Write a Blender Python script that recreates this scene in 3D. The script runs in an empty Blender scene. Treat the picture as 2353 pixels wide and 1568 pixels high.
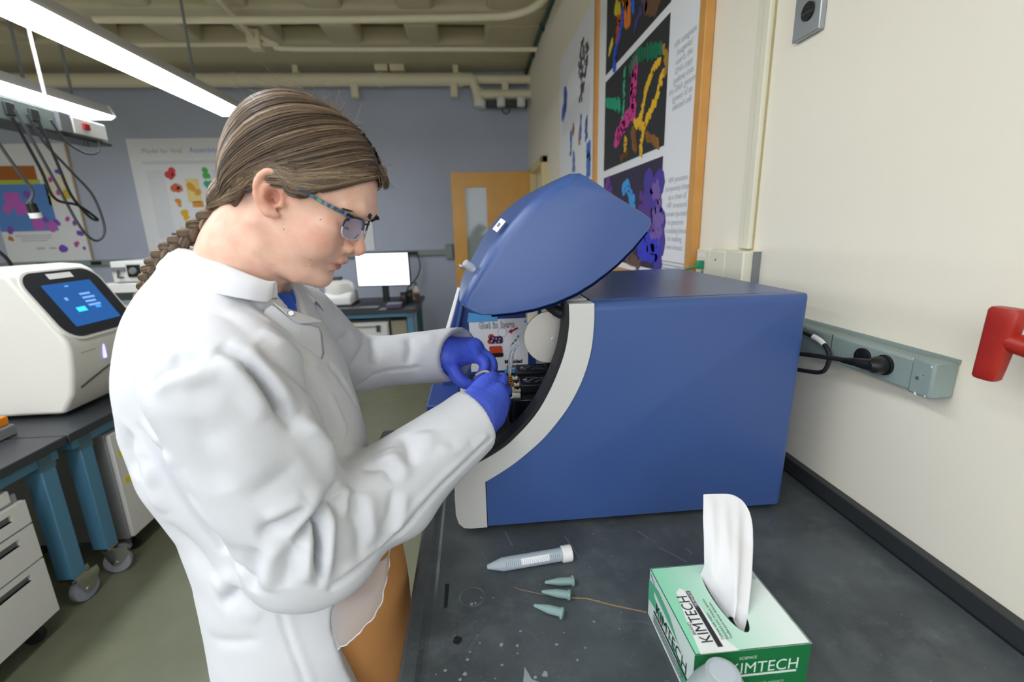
import bpy, bmesh, math, random
import numpy as np
from mathutils import Vector, Matrix, Quaternion
random.seed(7)
rng = np.random.default_rng(7)
PI = math.pi
SC = bpy.context.scene
COL = SC.collection

# ------------------------------------------------------------------ camera
cam_data = bpy.data.cameras.new('camera')
cam = bpy.data.objects.new('camera', cam_data)
COL.objects.link(cam)
CAMZ = 1.512
yaw, pitch, roll = 0.0791082, 0.2427533, -0.0272837
fwd = Vector((math.sin(yaw)*math.cos(pitch), math.cos(yaw)*math.cos(pitch), -math.sin(pitch)))
rt = Vector((math.cos(yaw), -math.sin(yaw), 0))
up = rt.cross(fwd)
r2 = math.cos(roll)*rt + math.sin(roll)*up
u2 = -math.sin(roll)*rt + math.cos(roll)*up
cam.matrix_world = Matrix(((r2.x, u2.x, -fwd.x, 0), (r2.y, u2.y, -fwd.y, 0), (r2.z, u2.z, -fwd.z, CAMZ), (0, 0, 0, 1)))
cam_data.sensor_width = 36.0
cam_data.lens = 1056.729/2353*36
cam_data.clip_start = 0.02
cam_data.dof.use_dof = True
cam_data.dof.focus_distance = 0.85
cam_data.dof.aperture_fstop = 3.4
SC.camera = cam

# ------------------------------------------------------------------ world, exposure
SC.view_settings.view_transform = 'Standard'
SC.view_settings.look = 'None'
SC.view_settings.gamma = 1.0
SC.view_settings.use_curve_mapping = False
SC.view_settings.exposure = 1.08
W = bpy.data.worlds.new('world'); SC.world = W; W.use_nodes = True
W.node_tree.nodes['Background'].inputs[0].default_value = (0.85, 0.92, 1.0, 1)
W.node_tree.nodes['Background'].inputs[1].default_value = 0.4
TUBE_STRENGTH = 6.6

# added fill lights at two unseen, made-up windows behind the camera
for wx in (-1.75, -.1):
    ld = bpy.data.lights.new('window_daylight', 'AREA'); ld.shape = 'RECTANGLE'; ld.size = 1.5; ld.size_y = 1.5
    ld.energy = 46; ld.color = (.93, .96, 1.0)
    lo = bpy.data.objects.new('window_daylight', ld); COL.objects.link(lo); lo.location = (wx, -2.57, 2.0); lo.rotation_euler = (math.radians(-90), 0, 0)

# ------------------------------------------------------------------ helpers
def rgb(h):
    h = h.lstrip('#')
    c = [int(h[i:i+2], 16)/255 for i in (0, 2, 4)]
    return tuple(x/12.92 if x <= .04045 else ((x+.055)/1.055)**2.4 for x in c) + (1,)

def mat(name, color, rough=.5, metal=0., spec=.5, bump=None, var=None, trans=0., ior=1.45, emit=None, alpha=1., sheen=0., sss=0., coat=0.):
    """bump=(scale, strength); var=(scale, amount, second colour)"""
    m = bpy.data.materials.new(name); m.use_nodes = True
    nt = m.node_tree; b = nt.nodes['Principled BSDF']
    col = rgb(color) if isinstance(color, str) else color
    b.inputs['Base Color'].default_value = col
    b.inputs['Roughness'].default_value = rough
    b.inputs['Metallic'].default_value = metal
    b.inputs['Specular IOR Level'].default_value = spec
    b.inputs['Transmission Weight'].default_value = trans
    b.inputs['IOR'].default_value = ior
    b.inputs['Alpha'].default_value = alpha
    b.inputs['Coat Weight'].default_value = coat
    if sheen: b.inputs['Sheen Weight'].default_value = sheen
    if sss:
        b.inputs['Subsurface Weight'].default_value = sss
        b.inputs['Subsurface Radius'].default_value = (.5, .2, .12)
        b.inputs['Subsurface Scale'].default_value = .008
    if emit:
        b.inputs['Emission Color'].default_value = rgb(emit[0]); b.inputs['Emission Strength'].default_value = emit[1]
    tc = nt.nodes.new('ShaderNodeTexCoord')
    if var:
        n = nt.nodes.new('ShaderNodeTexNoise'); n.inputs['Scale'].default_value = var[0]; n.inputs['Detail'].default_value = 6
        nt.links.new(tc.outputs['Object'], n.inputs['Vector'])
        r = nt.nodes.new('ShaderNodeValToRGB'); r.color_ramp.elements[0].position = .35; r.color_ramp.elements[1].position = .7
        r.color_ramp.elements[0].color = col; r.color_ramp.elements[1].color = rgb(var[2])
        mx = nt.nodes.new('ShaderNodeMix'); mx.data_type = 'RGBA'; mx.inputs[0].default_value = var[1]
        mx.inputs[6].default_value = col
        nt.links.new(n.outputs['Fac'], r.inputs['Fac']); nt.links.new(r.outputs['Color'], mx.inputs[7])
        nt.links.new(mx.outputs[2], b.inputs['Base Color'])
    if bump:
        n2 = nt.nodes.new('ShaderNodeTexNoise'); n2.inputs['Scale'].default_value = bump[0]; n2.inputs['Detail'].default_value = 3
        nt.links.new(tc.outputs['Object'], n2.inputs['Vector'])
        bp = nt.nodes.new('ShaderNodeBump'); bp.inputs['Strength'].default_value = bump[1]; bp.inputs['Distance'].default_value = .002
        nt.links.new(n2.outputs['Fac'], bp.inputs['Height']); nt.links.new(bp.outputs['Normal'], b.inputs['Normal'])
    return m

def glow(name, color, s):
    m = bpy.data.materials.new(name); m.use_nodes = True
    nt = m.node_tree; nt.nodes.clear()
    e = nt.nodes.new('ShaderNodeEmission'); e.inputs[0].default_value = rgb(color); e.inputs[1].default_value = s
    o = nt.nodes.new('ShaderNodeOutputMaterial'); nt.links.new(e.outputs[0], o.inputs[0])
    return m

class MB:
    """collects geometry, then links it as one mesh object"""
    def __init__(s): s.v = []; s.f = []
    def add(s, vs, fs):
        o = len(s.v); s.v += [tuple(map(float, p)) for p in vs]; s.f += [tuple(i+o for i in f) for f in fs]; return s
    def box(s, x0, x1, y0, y1, z0, z1):
        v = [(x0,y0,z0),(x1,y0,z0),(x1,y1,z0),(x0,y1,z0),(x0,y0,z1),(x1,y0,z1),(x1,y1,z1),(x0,y1,z1)]
        return s.add(v, [(0,3,2,1),(4,5,6,7),(0,1,5,4),(1,2,6,5),(2,3,7,6),(3,0,4,7)])
    def prism(s, pts, axis, a, b):
        """extrude a closed 2-D outline along an axis; outline coords are the two other axes in xyz order"""
        def mk(p, c):
            return {'x': (c, p[0], p[1]), 'y': (p[0], c, p[1]), 'z': (p[0], p[1], c)}[axis]
        n = len(pts)
        v = [mk(p, a) for p in pts] + [mk(p, b) for p in pts]
        ar = sum(pts[i][0]*pts[(i+1)%n][1]-pts[(i+1)%n][0]*pts[i][1] for i in range(n))
        flip = (ar > 0) ^ (axis == 'y') ^ (b < a)
        f0 = tuple(range(n)); f1 = tuple(range(n, 2*n))
        fs = [f0[::-1] if flip else f0, f1 if flip else f1[::-1]]
        for i in range(n):
            j = (i+1) % n
            q = (i, j, j+n, i+n)
            fs.append(q if flip else q[::-1])
        return s.add(v, fs)
    def tube(s, pts, r, n=12, cap=True):
        pts = [Vector(p) for p in pts]
        rs = [float(x) for x in r] if hasattr(r, '__len__') else [r]*len(pts)
        ref = None; vs = []; fs = []
        for i, p in enumerate(pts):
            t = (pts[min(i+1, len(pts)-1)]-pts[max(i-1, 0)])
            t = t.normalized() if t.length > 1e-9 else Vector((0, 0, 1))
            if ref is None:
                ref = t.orthogonal().normalized()
            else:
                ref = (ref - t*ref.dot(t)); ref = ref.normalized() if ref.length > 1e-6 else t.orthogonal().normalized()
            bn = t.cross(ref)
            for k in range(n):
                a = 2*PI*k/n
                vs.append(p + rs[i]*(math.cos(a)*ref + math.sin(a)*bn))
        for i in range(len(pts)-1):
            for k in range(n):
                k2 = (k+1) % n
                fs.append((i*n+k, i*n+k2, (i+1)*n+k2, (i+1)*n+k))
        if cap:
            fs.append(tuple(range(n))[::-1]); fs.append(tuple((len(pts)-1)*n+k for k in range(n)))
        return s.add(vs, fs)
    def lathe(s, prof, origin, axis, n=24):
        """prof: (radius, distance along the axis)"""
        ax = Vector(axis).normalized(); u = ax.orthogonal().normalized(); w = ax.cross(u); o = Vector(origin)
        vs = []; fs = []
        for r, h in prof:
            for k in range(n):
                a = 2*PI*k/n
                vs.append(o + ax*h + max(r, 1e-5)*(math.cos(a)*u + math.sin(a)*w))
        for i in range(len(prof)-1):
            for k in range(n):
                k2 = (k+1) % n
                fs.append((i*n+k, i*n+k2, (i+1)*n+k2, (i+1)*n+k))
        fs.append(tuple(range(n))[::-1]); fs.append(tuple((len(prof)-1)*n+k for k in range(n)))
        return s.add(vs, fs)
    def disc(s, c, nrm, r, n=14, sx=1., rot=0.):
        nrm = Vector(nrm).normalized(); u = nrm.orthogonal().normalized(); w = nrm.cross(u); c = Vector(c)
        vs = []
        for k in range(n):
            a = 2*PI*k/n
            x, y = r*sx*math.cos(a), r*math.sin(a)
            vs.append(c + u*(x*math.cos(rot)-y*math.sin(rot)) + w*(x*math.sin(rot)+y*math.cos(rot)))
        return s.add(vs, [tuple(range(n))])
    def build(s, name, m, parent=None, smooth=False, bevel=0., seg=2, sub=0, xf=None):
        me = bpy.data.meshes.new(name); me.from_pydata(s.v, [], s.f); me.update()
        if xf is not None: me.transform(xf)
        return link(me, name, m, parent, smooth, bevel, seg, sub)

def link(me, name, m, parent=None, smooth=False, bevel=0., seg=2, sub=0):
    o = bpy.data.objects.new(name, me); COL.objects.link(o)
    if m: me.materials.append(m)
    if parent is not None:
        o.parent = parent
        o.matrix_parent_inverse = Matrix.Translation(-parent.location) if parent.type == 'EMPTY' and parent.parent is None else Matrix.Identity(4)
    if bevel:
        bv = o.modifiers.new('bevel', 'BEVEL'); bv.width = bevel; bv.segments = seg; bv.limit_method = 'ANGLE'; bv.angle_limit = math.radians(28); bv.harden_normals = False
        smooth = True
    if sub:
        sb = o.modifiers.new('sub', 'SUBSURF'); sb.levels = sub; sb.render_levels = sub
    if smooth:
        me.shade_smooth() if hasattr(me, 'shade_smooth') else None
        if not sub:
            try: me.set_sharp_from_angle(angle=math.radians(35))
            except Exception: pass
    return o

def tag(o, label, cat, group=None, kind=None):
    o['label'] = label; o['category'] = cat
    if group: o['group'] = group
    if kind: o['kind'] = kind
    return o

def thing(name, loc, label, cat, group=None):
    o = bpy.data.objects.new(name, None); COL.objects.link(o); o.location = loc; o.empty_display_size = .05
    return tag(o, label, cat, group)

def struct(o):
    o['kind'] = 'structure'; return o

def copy_tree(o, off, label=None, parent=None):
    c = o.copy(); COL.objects.link(c)
    if parent is not None:
        c.parent = parent
    else:
        c.location = Vector(o.location)+Vector(off)
    if label: c['label'] = label
    for ch in list(o.children):
        copy_tree(ch, off, None, c)
    return c

FONT_CACHE = {}
def text(s, size, m, parent, name, org, X, Y, align='CENTER', bold=0., lift=0.0004, squeeze=1., spacing=1.1, thick=0., chars=None):
    """flat lettering on a surface: org is where the baseline anchor stands, X and Y the reading and up directions"""
    cu = bpy.data.curves.new(name, 'FONT'); cu.body = s; cu.size = size; cu.align_x = align; cu.offset = bold
    cu.space_character = chars or (1.07 if bold > .0012 else 1.0)
    cu.space_line = spacing; cu.resolution_u = 3; cu.extrude = thick
    o = bpy.data.objects.new(name, cu); COL.objects.link(o)
    dg = bpy.context.evaluated_depsgraph_get(); dg.update()
    me = bpy.data.meshes.new_from_object(o.evaluated_get(dg))
    bpy.data.objects.remove(o); bpy.data.curves.remove(cu)
    X = Vector(X).normalized(); Y = Vector(Y).normalized(); N = X.cross(Y)
    org = Vector(org) + N*lift
    me.transform(Matrix(((X.x*squeeze, Y.x, N.x, org.x), (X.y*squeeze, Y.y, N.y, org.y), (X.z*squeeze, Y.z, N.z, org.z), (0, 0, 0, 1))))
    return link(me, name, m, parent)

def bez(p0, p1, p2, p3, n=16):
    p0, p1, p2, p3 = map(Vector, (p0, p1, p2, p3))
    return [(1-t)**3*p0+3*(1-t)**2*t*p1+3*(1-t)*t*t*p2+t**3*p3 for t in [i/n for i in range(n+1)]]

def spline(pts, n=8):
    pts = [Vector(p) for p in pts]; out = []
    for i in range(len(pts)-1):
        a = pts[max(i-1, 0)]; b = pts[i]; c = pts[i+1]; d = pts[min(i+2, len(pts)-1)]
        for k in range(n):
            t = k/n
            out.append(.5*((2*b)+(c-a)*t+(2*a-5*b+4*c-d)*t*t+(3*b-a-3*c+d)*t**3))
    out.append(pts[-1]); return out

# ------------------------------------------------------------------ materials
M = {}
M['wall_cream'] = mat('cream_wall_paint', '#f1ebda', .55, bump=(180, .12), var=(3, .25, '#ebe4d1'))
M['wall_blue'] = mat('blue_grey_wall_paint', '#b8bfd2', .6, bump=(120, .1), var=(2, .2, '#9ca3b6'))
M['ceiling'] = mat('ceiling_paint', '#cfc6a4', .8, var=(4, .4, '#c2b896'), bump=(60, .2))
M['pipe'] = mat('cream_pipe_paint', '#eae1c2', .5, var=(9, .3, '#dfd5b3'))
M['green_pipe'] = mat('green_conduit', '#2c5246', .5)
M['floor'] = mat('olive_vinyl_floor', '#6d705a', .45, var=(7, .6, '#60634f'), bump=(40, .05))
M['epoxy'] = mat('black_epoxy', '#33373b', .42, spec=.5)
M['epoxy_dark'] = mat('dark_epoxy', '#25272a', .5)
M['blue_plastic'] = mat('instrument_blue', '#3c578f', .30, bump=(900, .12), spec=.5)
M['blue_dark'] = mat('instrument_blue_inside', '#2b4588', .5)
M['beige'] = mat('instrument_beige', '#c8c8c5', .45, bump=(900, .05))
M['black'] = mat('black_plastic', '#141517', .4)
M['black_gloss'] = mat('glossy_black_plastic', '#1a1e22', .18)
M['rubber'] = mat('black_rubber', '#17181a', .65)
M['steel'] = mat('brushed_steel', '#c4c0b8', .42, metal=.6, bump=(300, .05))
M['chrome'] = mat('chrome', '#d8d8d8', .18, metal=1.)
M['zinc'] = mat('zinc_plate', '#a9afb4', .35, metal=.7)
M['white_plastic'] = mat('white_plastic', '#e9e9e6', .35)
M['offwhite'] = mat('offwhite_plastic', '#dedcd4', .4)
M['paper'] = mat('white_paper', '#eceef2', .7)
M['teal_grey'] = mat('grey_green_metal', '#8d9c98', .45, var=(60, .35, '#84948f'))
M['wood'] = mat('varnished_maple', '#d8a24a', .35, var=(5, .5, '#c98f3a'))
M['frame_wood'] = mat('oak_frame', '#d29a52', .4, var=(14, .5, '#c08642'))
M['glass'] = mat('door_glass', '#aeb9b8', .06, trans=.3, spec=.6)
M['table_blue'] = mat('blue_table_frame', '#4f7f9c', .4)
M['cab_white'] = mat('white_cabinet', '#d4d3cf', .45)
M['cab_grey'] = mat('grey_cabinet_side', '#8b8c8e', .5)
M['grey'] = mat('mid_grey_plastic', '#7d8081', .45)
M['dark_grey'] = mat('dark_grey_plastic', '#3d4043', .45)
M['cable'] = mat('black_cable', '#1d1e20', .45)
M['cable_grey'] = mat('grey_cable', '#4a4d50', .5)
M['red'] = mat('red_handle_plastic', '#a8281c', .4, var=(30, .4, '#952014'))
M['green_cable'] = mat('green_network_cable', '#1f9a6c', .45)
M['cream_plastic'] = mat('cream_plastic', '#e4e0cb', .5)
M['ink'] = mat('black_ink', '#15161a', .6)
M['ink_grey'] = mat('grey_ink', '#c6cad2', .7)
M['orange'] = mat('orange_plastic', '#e8860f', .4)
M['yellow'] = mat('yellow_sticker', '#e0cc2a', .5)
M['tape'] = mat('blue_masking_tape', '#58a4e0', .6)
M['gold'] = mat('brass_tube', '#c79a45', .3, metal=.7)
M['ivory'] = mat('ivory_fitting', '#ddd6b8', .4)
def ink(h):
    k = 'ink_'+h
    if k not in M: M[k] = mat('print_'+h.strip('#'), h, .55)
    return M[k]

# ================================================================== the room
XW, YB, ZC = .777, 6.33, 3.38
XL, YF = -6.6, -2.6
b = MB().box(XL, XW, YF, YB, -.1, 0); floor = struct(b.build('floor', M['floor']))
struct(MB().box(XL-.1, XW+.1, YB, YB+.12, 0, 3.75).build('wall_back', M['wall_blue']))
# the right wall with its door opening
b = MB().box(XW, XW+.12, YF, 4.83, 0, 3.75).box(XW, XW+.12, 4.83, 5.74, 2.13, 3.75).box(XW, XW+.12, 5.74, YB, 0, 3.75)
struct(b.build('wall_right', M['wall_cream']))
struct(MB().box(XW+.12, XW+.2, 4.7, 5.9, 0, 2.4).build('wall_corridor', M['wall_cream']))
struct(MB().box(XL-.12, XL, YF, YB, 0, 3.75).build('wall_left', M['wall_cream']))
struct(MB().box(XL, XW, YF-.12, YF, 0, 3.75).build('wall_front', M['wall_cream']))
for n_, wx in enumerate((-1.75, -.1)):  # added windows with glowing panes, unseen, there to brighten the room
    w_ = bpy.data.objects.new('window_%d' % (n_+1), None); COL.objects.link(w_); w_.location = (wx, YF, 2.0); struct(w_)
    for bx in ((wx-.82, wx-.75, 1.2, 2.8), (wx+.75, wx+.82, 1.2, 2.8), (wx-.75, wx+.75, 1.2, 1.25), (wx-.75, wx+.75, 2.75, 2.8), (wx-.02, wx+.02, 1.25, 2.75)):
        MB().box(bx[0], bx[1], YF, YF+.05, bx[2], bx[3]).build('window_frame', M['white_plastic'], w_)
    MB().box(wx-.75, wx+.75, YF+.001, YF+.006, 1.25, 2.75).build('pane', glow('daylit_glass_%d' % n_, '#eef4ff', 2.0), w_)
# waffle slab
b = MB().box(XL, XW, YF, YB, 3.56, 3.75)
b.box(XL, XW, 5.43, YB, ZC, 3.56)
k = 0
y = 5.43
while y > YF+.4:
    y0 = y-.46
    b.box(XL, XW, y0-.32, y0, ZC, 3.56)
    x = -.236
    xs = []
    while x > XL: xs.append(x); x -= .78
    edges = [XW] + []
    last = XW
    for x in [.544]+xs:
        pass
    for x in xs:
        b.box(x+.46, x+.46+.32 if x+.78 < .5 else XW, y0, y, ZC, 3.56)
    # rounded lower lips of the pans
    y -= .78
ceil = struct(b.build('ceiling', M['ceiling'], bevel=.035, seg=3))

# pipes under the slab
def pipe(name, label, pts, r, mt='pipe', n=14):
    o = MB().tube(pts, r, n).build(name, M[mt], smooth=True)
    return tag(o, label, 'pipe')
pz = 3.232
big = thing('steam_pipe', (-2, 6.08, 3.2), 'thick cream pipe running across under the ceiling along the blue wall', 'pipe')
MB().tube([(-5.6, 6.08, pz), (.10, 6.08, pz)], .072, 18).build('pipe_run', M['pipe'], big, smooth=True)
MB().tube([(.02, 6.08, pz), (XW, 6.08, pz)], .052, 18).build('pipe_run', M['pipe'], big, smooth=True)
for x in (-2.62, -1.9, -.98, -.05):
    MB().lathe([(.08, -.03), (.08, .03)], (x, 6.08, pz), (1, 0, 0), 18).build('coupling', M['pipe'], big, smooth=True)
for x in (-1.93, -.1):
    MB().box(x-.03, x+.03, 6.05, 6.11, pz+.05, ZC).build('hanger', M['pipe'], big)
for x in (-1.28, -.13):
    MB().box(x-.04, x+.04, 6.02, 6.08, pz-.2, pz-.06).build('bracket', M['pipe'], big)
drop = big
MB().tube(spline([(.10, 6.05, 3.22), (.13, 6.05, 3.12), (.16, 6.05, 3.07), (.26, 6.05, 3.06), (XW, 6.05, 3.06)], 6), .055, 16).build('pipe_run', M['pipe'], drop, smooth=True)
MB().tube([(.14, 6.05, 3.12), (.17, 6.05, 2.93)], .062, 16).build('elbow', M['pipe'], drop, smooth=True)
MB().lathe([(.075, 0), (.075, .07)], (.17, 6.05, 2.92), (.1, 0, 1), 16).build('pipe_cap', M['white_plastic'], drop, smooth=True)
MB().box(.44, .52, 6.02, 6.1, 3.09, 3.2).build('pipe_clamp', M['pipe'], drop, bevel=.01)
sens = thing('valve_manifold', (.5, 6.0, 2.95), 'dark valve block with white caps under the branch pipe near the corner', 'valve')
MB().box(.25, .74, 5.99, 6.07, 2.91, 2.985).build('block', M['dark_grey'], sens, bevel=.01)
for x in (.42, .66):
    MB().lathe([(.05, 0), (.05, .1)], (x, 5.965, 2.905), (0, 0, 1), 14).build('cap', M['white_plastic'], sens, smooth=True, bevel=.008)
MB().tube(bez((.44, 6, 2.94), (.40, 6, 2.80), (.56, 6, 2.80), (.52, 6, 2.94)), .008, 8).build('pull_loop', M['dark_grey'], sens, smooth=True)
boxy = thing('duct_box', (-.86, 6.1, 3.42), 'cream boxed hanger between the ceiling slab and the thick pipe', 'duct')
MB().box(-1.03, -.88, 6.02, 6.2, 3.315, ZC+.01).build('panel', M['pipe'], boxy, bevel=.01)
MB().box(-.86, -.69, 6.02, 6.2, 3.315, ZC+.01).build('panel', M['pipe'], boxy, bevel=.01)
pipe('conduit_pipe', 'cream conduit crossing the ceiling and bending along the cream wall',
     spline([(-2.9, 4.42, 3.2), (-1.2, 4.4, 3.2), (.1, 4.33, 3.2), (.42, 4.28, 3.2), (.60, 4.1, 3.2), (.655, 3.8, 3.2), (.66, 3.2, 3.2)], 8), .028)
cpr = thing('conduit_run', (-1.7, 5.05, 3.3), 'thin branching cream conduit crossing below the far ceiling edge', 'conduit')
MB().tube(spline([(-1.95, 5.05, 3.34), (-1.75, 5.03, 3.24), (-1.6, 5.03, 3.2), (0, 5.03, 3.2), (.72, 5.03, 3.2)], 8), .022, 14).build('pipe_run', M['pipe'], cpr, smooth=True)
MB().tube([(-1.72, 2.4, 3.3), (-1.95, 5.1, 3.3)], .022, 14).build('pipe_run', M['pipe'], cpr, smooth=True)
MB().tube([(-3.6, 5.1, 3.25), (-1.75, 5.06, 3.25)], .022, 14).build('pipe_run', M['pipe'], cpr, smooth=True)
MB().box(-2.0, -1.88, 5.0, 5.12, 3.2, 3.36).build('junction_box', M['pipe'], cpr, bevel=.01)
pipe('green_conduit', 'dark green conduit in the corner of cream wall and ceiling', spline([(.755, 6.3, 3.34), (.75, 5.2, 3.345), (.755, 4.4, 3.33), (.755, 2.5, 3.34)], 6), .016, 'green_pipe', 10)
for i, y in enumerate((4.2, 4.9, 5.6)):
    MB().box(.735, .776, y-.02, y+.02, 3.315, 3.37).build('conduit_clip', M['green_pipe'], bpy.data.objects['green_conduit'])

# hanging lamps
M['tube_glow'] = glow('fluorescent_lens', '#f6faff', TUBE_STRENGTH)
M['lamp_body'] = mat('lamp_housing', '#c9c9c9', .4)
def lamp(x, y0, y1, label, rods):
    t = thing('pendant_lamp', (x, (y0+y1)/2, 2.6), label, 'lamp', 'fluorescent pendants in rows')
    MB().prism([(x-.13, 2.612), (x-.09, 2.70), (x+.09, 2.70), (x+.13, 2.612)], 'y', y0, y1).build('housing', M['lamp_body'], t)
    MB().prism([(x-.135, 2.61), (x-.10, 2.59), (x+.10, 2.59), (x+.135, 2.61)], 'y', y0+.01, y1-.01).build('diffuser', M['tube_glow'], t)
    for yy in (y0, y1):
        MB().prism([(x-.14, 2.613), (x-.095, 2.705), (x+.095, 2.705), (x+.14, 2.613), (x+.1, 2.585), (x-.1, 2.585)], 'y', yy-.012, yy+.012).build('end_cap', M['white_plastic'], t)
    for yy in rods:
        MB().tube([(x, yy, 2.70), (x, yy, ZC)], .011, 8).build('rod', M['grey'], t, smooth=True)
        MB().lathe([(.05, 0), (.04, .03), (.012, .05)], (x, yy, ZC), (0, 0, -1), 14).build('canopy', M['lamp_body'], t, smooth=True)
    return t
lamp(-2.165, 1.25, 4.88, 'long lit pendant lamp ending just behind the person\'s head', (1.6, 4.3))
lamp(-3.40, 1.35, 4.98, 'lit pendant lamp above the grey overhead service panel', (1.7, 4.25, 4.7))
lamp(-2.165, -2.4, 1.20, 'long lit pendant lamp nearer along the aisle row, before the one by her head', (-2, .8))
lamp(-3.40, -2.4, 1.30, 'lit pendant lamp nearer along the row over the mobile tables', (-2, .9))
lamp(-.93, -2.4, 1.55, 'lit pendant lamp of the third row, high beside the near counter', (-2, 1.2))  # extra unseen lamp row, added to brighten the counter side

# open door, its frame on the right wall
d = bpy.data.objects.new('door_1', None); COL.objects.link(d); d.location = (.765, 5.75, 0); struct(d)
yd0, yd1 = 5.73, 5.775
b = MB().box(-.215, -.055, yd0, yd1, .01, 2.15).box(.197, .765, yd0, yd1, .01, 2.15).box(-.055, .197, yd0, yd1, 1.98, 2.15).box(-.055, .197, yd0, yd1, .01, .95)
leaf = b.build('door_leaf', M['wood'], d)
MB().box(-.055, .197, yd0+.018, yd1-.018, .95, 1.98).build('pane', M['glass'], leaf)
MB().box(-.175, -.115, yd0-.012, yd0, 1.02, 1.06).build('lock_plate', M['chrome'], leaf, bevel=.004)
MB().tube([(-.14, yd0, .92), (-.14, yd0-.06, .92), (-.03, yd0-.065, .92)], .011, 8).build('door_handle', M['chrome'], leaf, smooth=True)
MB().lathe([(.03, 0), (.03, .012), (.012, .02)], (-.14, yd0, 1.06), (0, -1, 0), 14).build('lock_cylinder', M['chrome'], leaf, smooth=True)
for z in (.25, 1.1, 1.95):
    MB().tube([(.772, 5.725, z-.05), (.772, 5.725, z+.05)], .01, 8).build('hinge', M['chrome'], leaf, smooth=True)
b = MB().box(.72, .80, 4.78, 4.86, 0, 2.19).box(.72, .80, 5.70, 5.745, 0, 2.19).box(.72, .80, 4.78, 5.745, 2.12, 2.19)
struct(b.build('trim_1', mat('yellowed_door_frame', '#dccb94', .45), bevel=.008))

# ------------------------------------------------------------------ grey raceway along the blue wall
t = thing('wall_raceway', (-2.9, YB, 1.2), 'grey raceway with outlets running along the blue wall above the benches', 'raceway')
MB().box(-6.4, -.28, YB-.05, YB, 1.175, 1.25).build('channel', M['teal_grey'], t, bevel=.006)
MB().box(-.36, -.26, YB-.06, YB, 1.12, 1.32).build('end_box', M['teal_grey'], t, bevel=.006)
for x in (-5.35, -4.72, -4.2, -3.1, -.78):
    MB().box(x-.06, x+.06, YB-.062, YB-.045, 1.19, 1.235).build('outlet', M['black'], t, bevel=.004)
tag(MB().tube(spline([(-.73, YB-.07, 1.2), (-.70, YB-.09, 1.05), (-.75, YB-.1, .9), (-.88, YB-.2, .76)], 8), .009, 8).build('electric_cable', M['cable_grey'], smooth=True),
    'grey cord hanging from the wall raceway behind the lit monitor', 'cord')

# ------------------------------------------------------------------ posters on the blue wall
PY = YB-.012
def sheet(name, x0, x1, z0, z1, label, m='paper', y=PY, d=.01):
    t = thing(name, ((x0+x1)/2, YB, z0), label, 'poster')
    MB().box(x0, x1, y, y+d, z0, z1).build('sheet', M[m], t)
    return t
def rects(parent, name, color, lst, y=PY):
    b = MB()
    for x0, x1, z0, z1 in lst: b.add([(x0, y-.0015, z0), (x1, y-.0015, z0), (x1, y-.0015, z1), (x0, y-.0015, z1)], [(0, 1, 2, 3)])
    o = b.build(name, ink(color), parent); o['kind'] = 'stuff'; return o
def blobs(parent, name, color, lst, y=PY, n=5, j=.5):
    """clusters of overlapping dots: (x, z, r)"""
    b = MB()
    for x, z, r in lst:
        for k in range(n):
            dx, dz = rng.uniform(-j, j)*r, rng.uniform(-j, j)*r
            b.disc((x+dx, y-.0018-.0002*k, z+dz), (0, -1, 0), r*rng.uniform(.45, .75), 10)
    o = b.build(name, ink(color), parent); o['kind'] = 'stuff'; return o
p1 = sheet('research_poster', -5.75, -4.79, 1.24, 2.625, 'white poster with a blue cell picture and purple molecules on blue wall')
MB().box(-4.79, -4.765, PY-.004, YB-.001, 1.235, 2.63).build('edge_strip', ink('#a8957a'), p1)
rects(p1, 'picture_band', '#b0682c', [(-5.75, -5.18, 2.22, 2.38)])
rects(p1, 'picture_band', '#b9c84f', [(-5.75, -5.16, 2.17, 2.22)])
rects(p1, 'picture_field', '#5b8fd6', [(-5.75, -5.09, 1.62, 2.17)])
blobs(p1, 'picture_spots', '#c768c9', [(-5.5, 1.98, .1), (-5.43, 1.86, .09), (-5.6, 1.9, .06), (-5.3, 1.72, .09), (-5.15, 1.68, .07)], PY-.001)
blobs(p1, 'picture_spots', '#8a55b8', [(-5.65, 1.63, .05), (-5.2, 1.75, .04), (-5.33, 2.05, .05)], PY-.001)
rects(p1, 'text_panel', '#f4ead0', [(-5.12, -5.02, 1.92, 2.36), (-4.98, -4.84, 1.98, 2.27)])
blobs(p1, 'molecule', '#e0c040', [(-5.1, 2.2, .025), (-5.08, 2.05, .03), (-4.9, 2.03, .04), (-4.9, 2.07, .035)])
blobs(p1, 'molecule', '#c455a8', [(-5.03, 2.22, .035), (-4.99, 2.08, .04), (-4.96, 1.75, .04), (-4.92, 1.45, .035)])
blobs(p1, 'molecule', '#7a4fc0', [(-5.08, 1.72, .045), (-5.08, 1.42, .06), (-4.85, 1.58, .04), (-4.88, 1.7, .035), (-4.85, 1.4, .025), (-4.93, 2.3, .035)])
rects(p1, 'caption', '#b9b9c8', [(-5.6, -5.18, 1.56, 1.57), (-5.55, -5.2, 1.53, 1.54), (-5.55, -5.25, 1.5, 1.51), (-5.4, -5.3, 1.4, 1.42), (-5.25, -5.17, 1.4, 1.42)])
blobs(p1, 'logo', '#d07c2c', [(-5.66, 1.54, .035)])
p2 = sheet('research_poster', -4.09, -2.93, 1.15, 2.665, 'white poster with a ring of red, green and yellow figures on blue wall')
text('Model for Viral', .075, ink('#b7a9a0'), p2, 'title', (-3.70, PY-.001, 2.50), (1, 0, 0), (0, 0, 1))
text('Assembly', .085, ink('#7fa0dc'), p2, 'title', (-3.22, PY-.001, 2.50), (1, 0, 0), (0, 0, 1))
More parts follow.
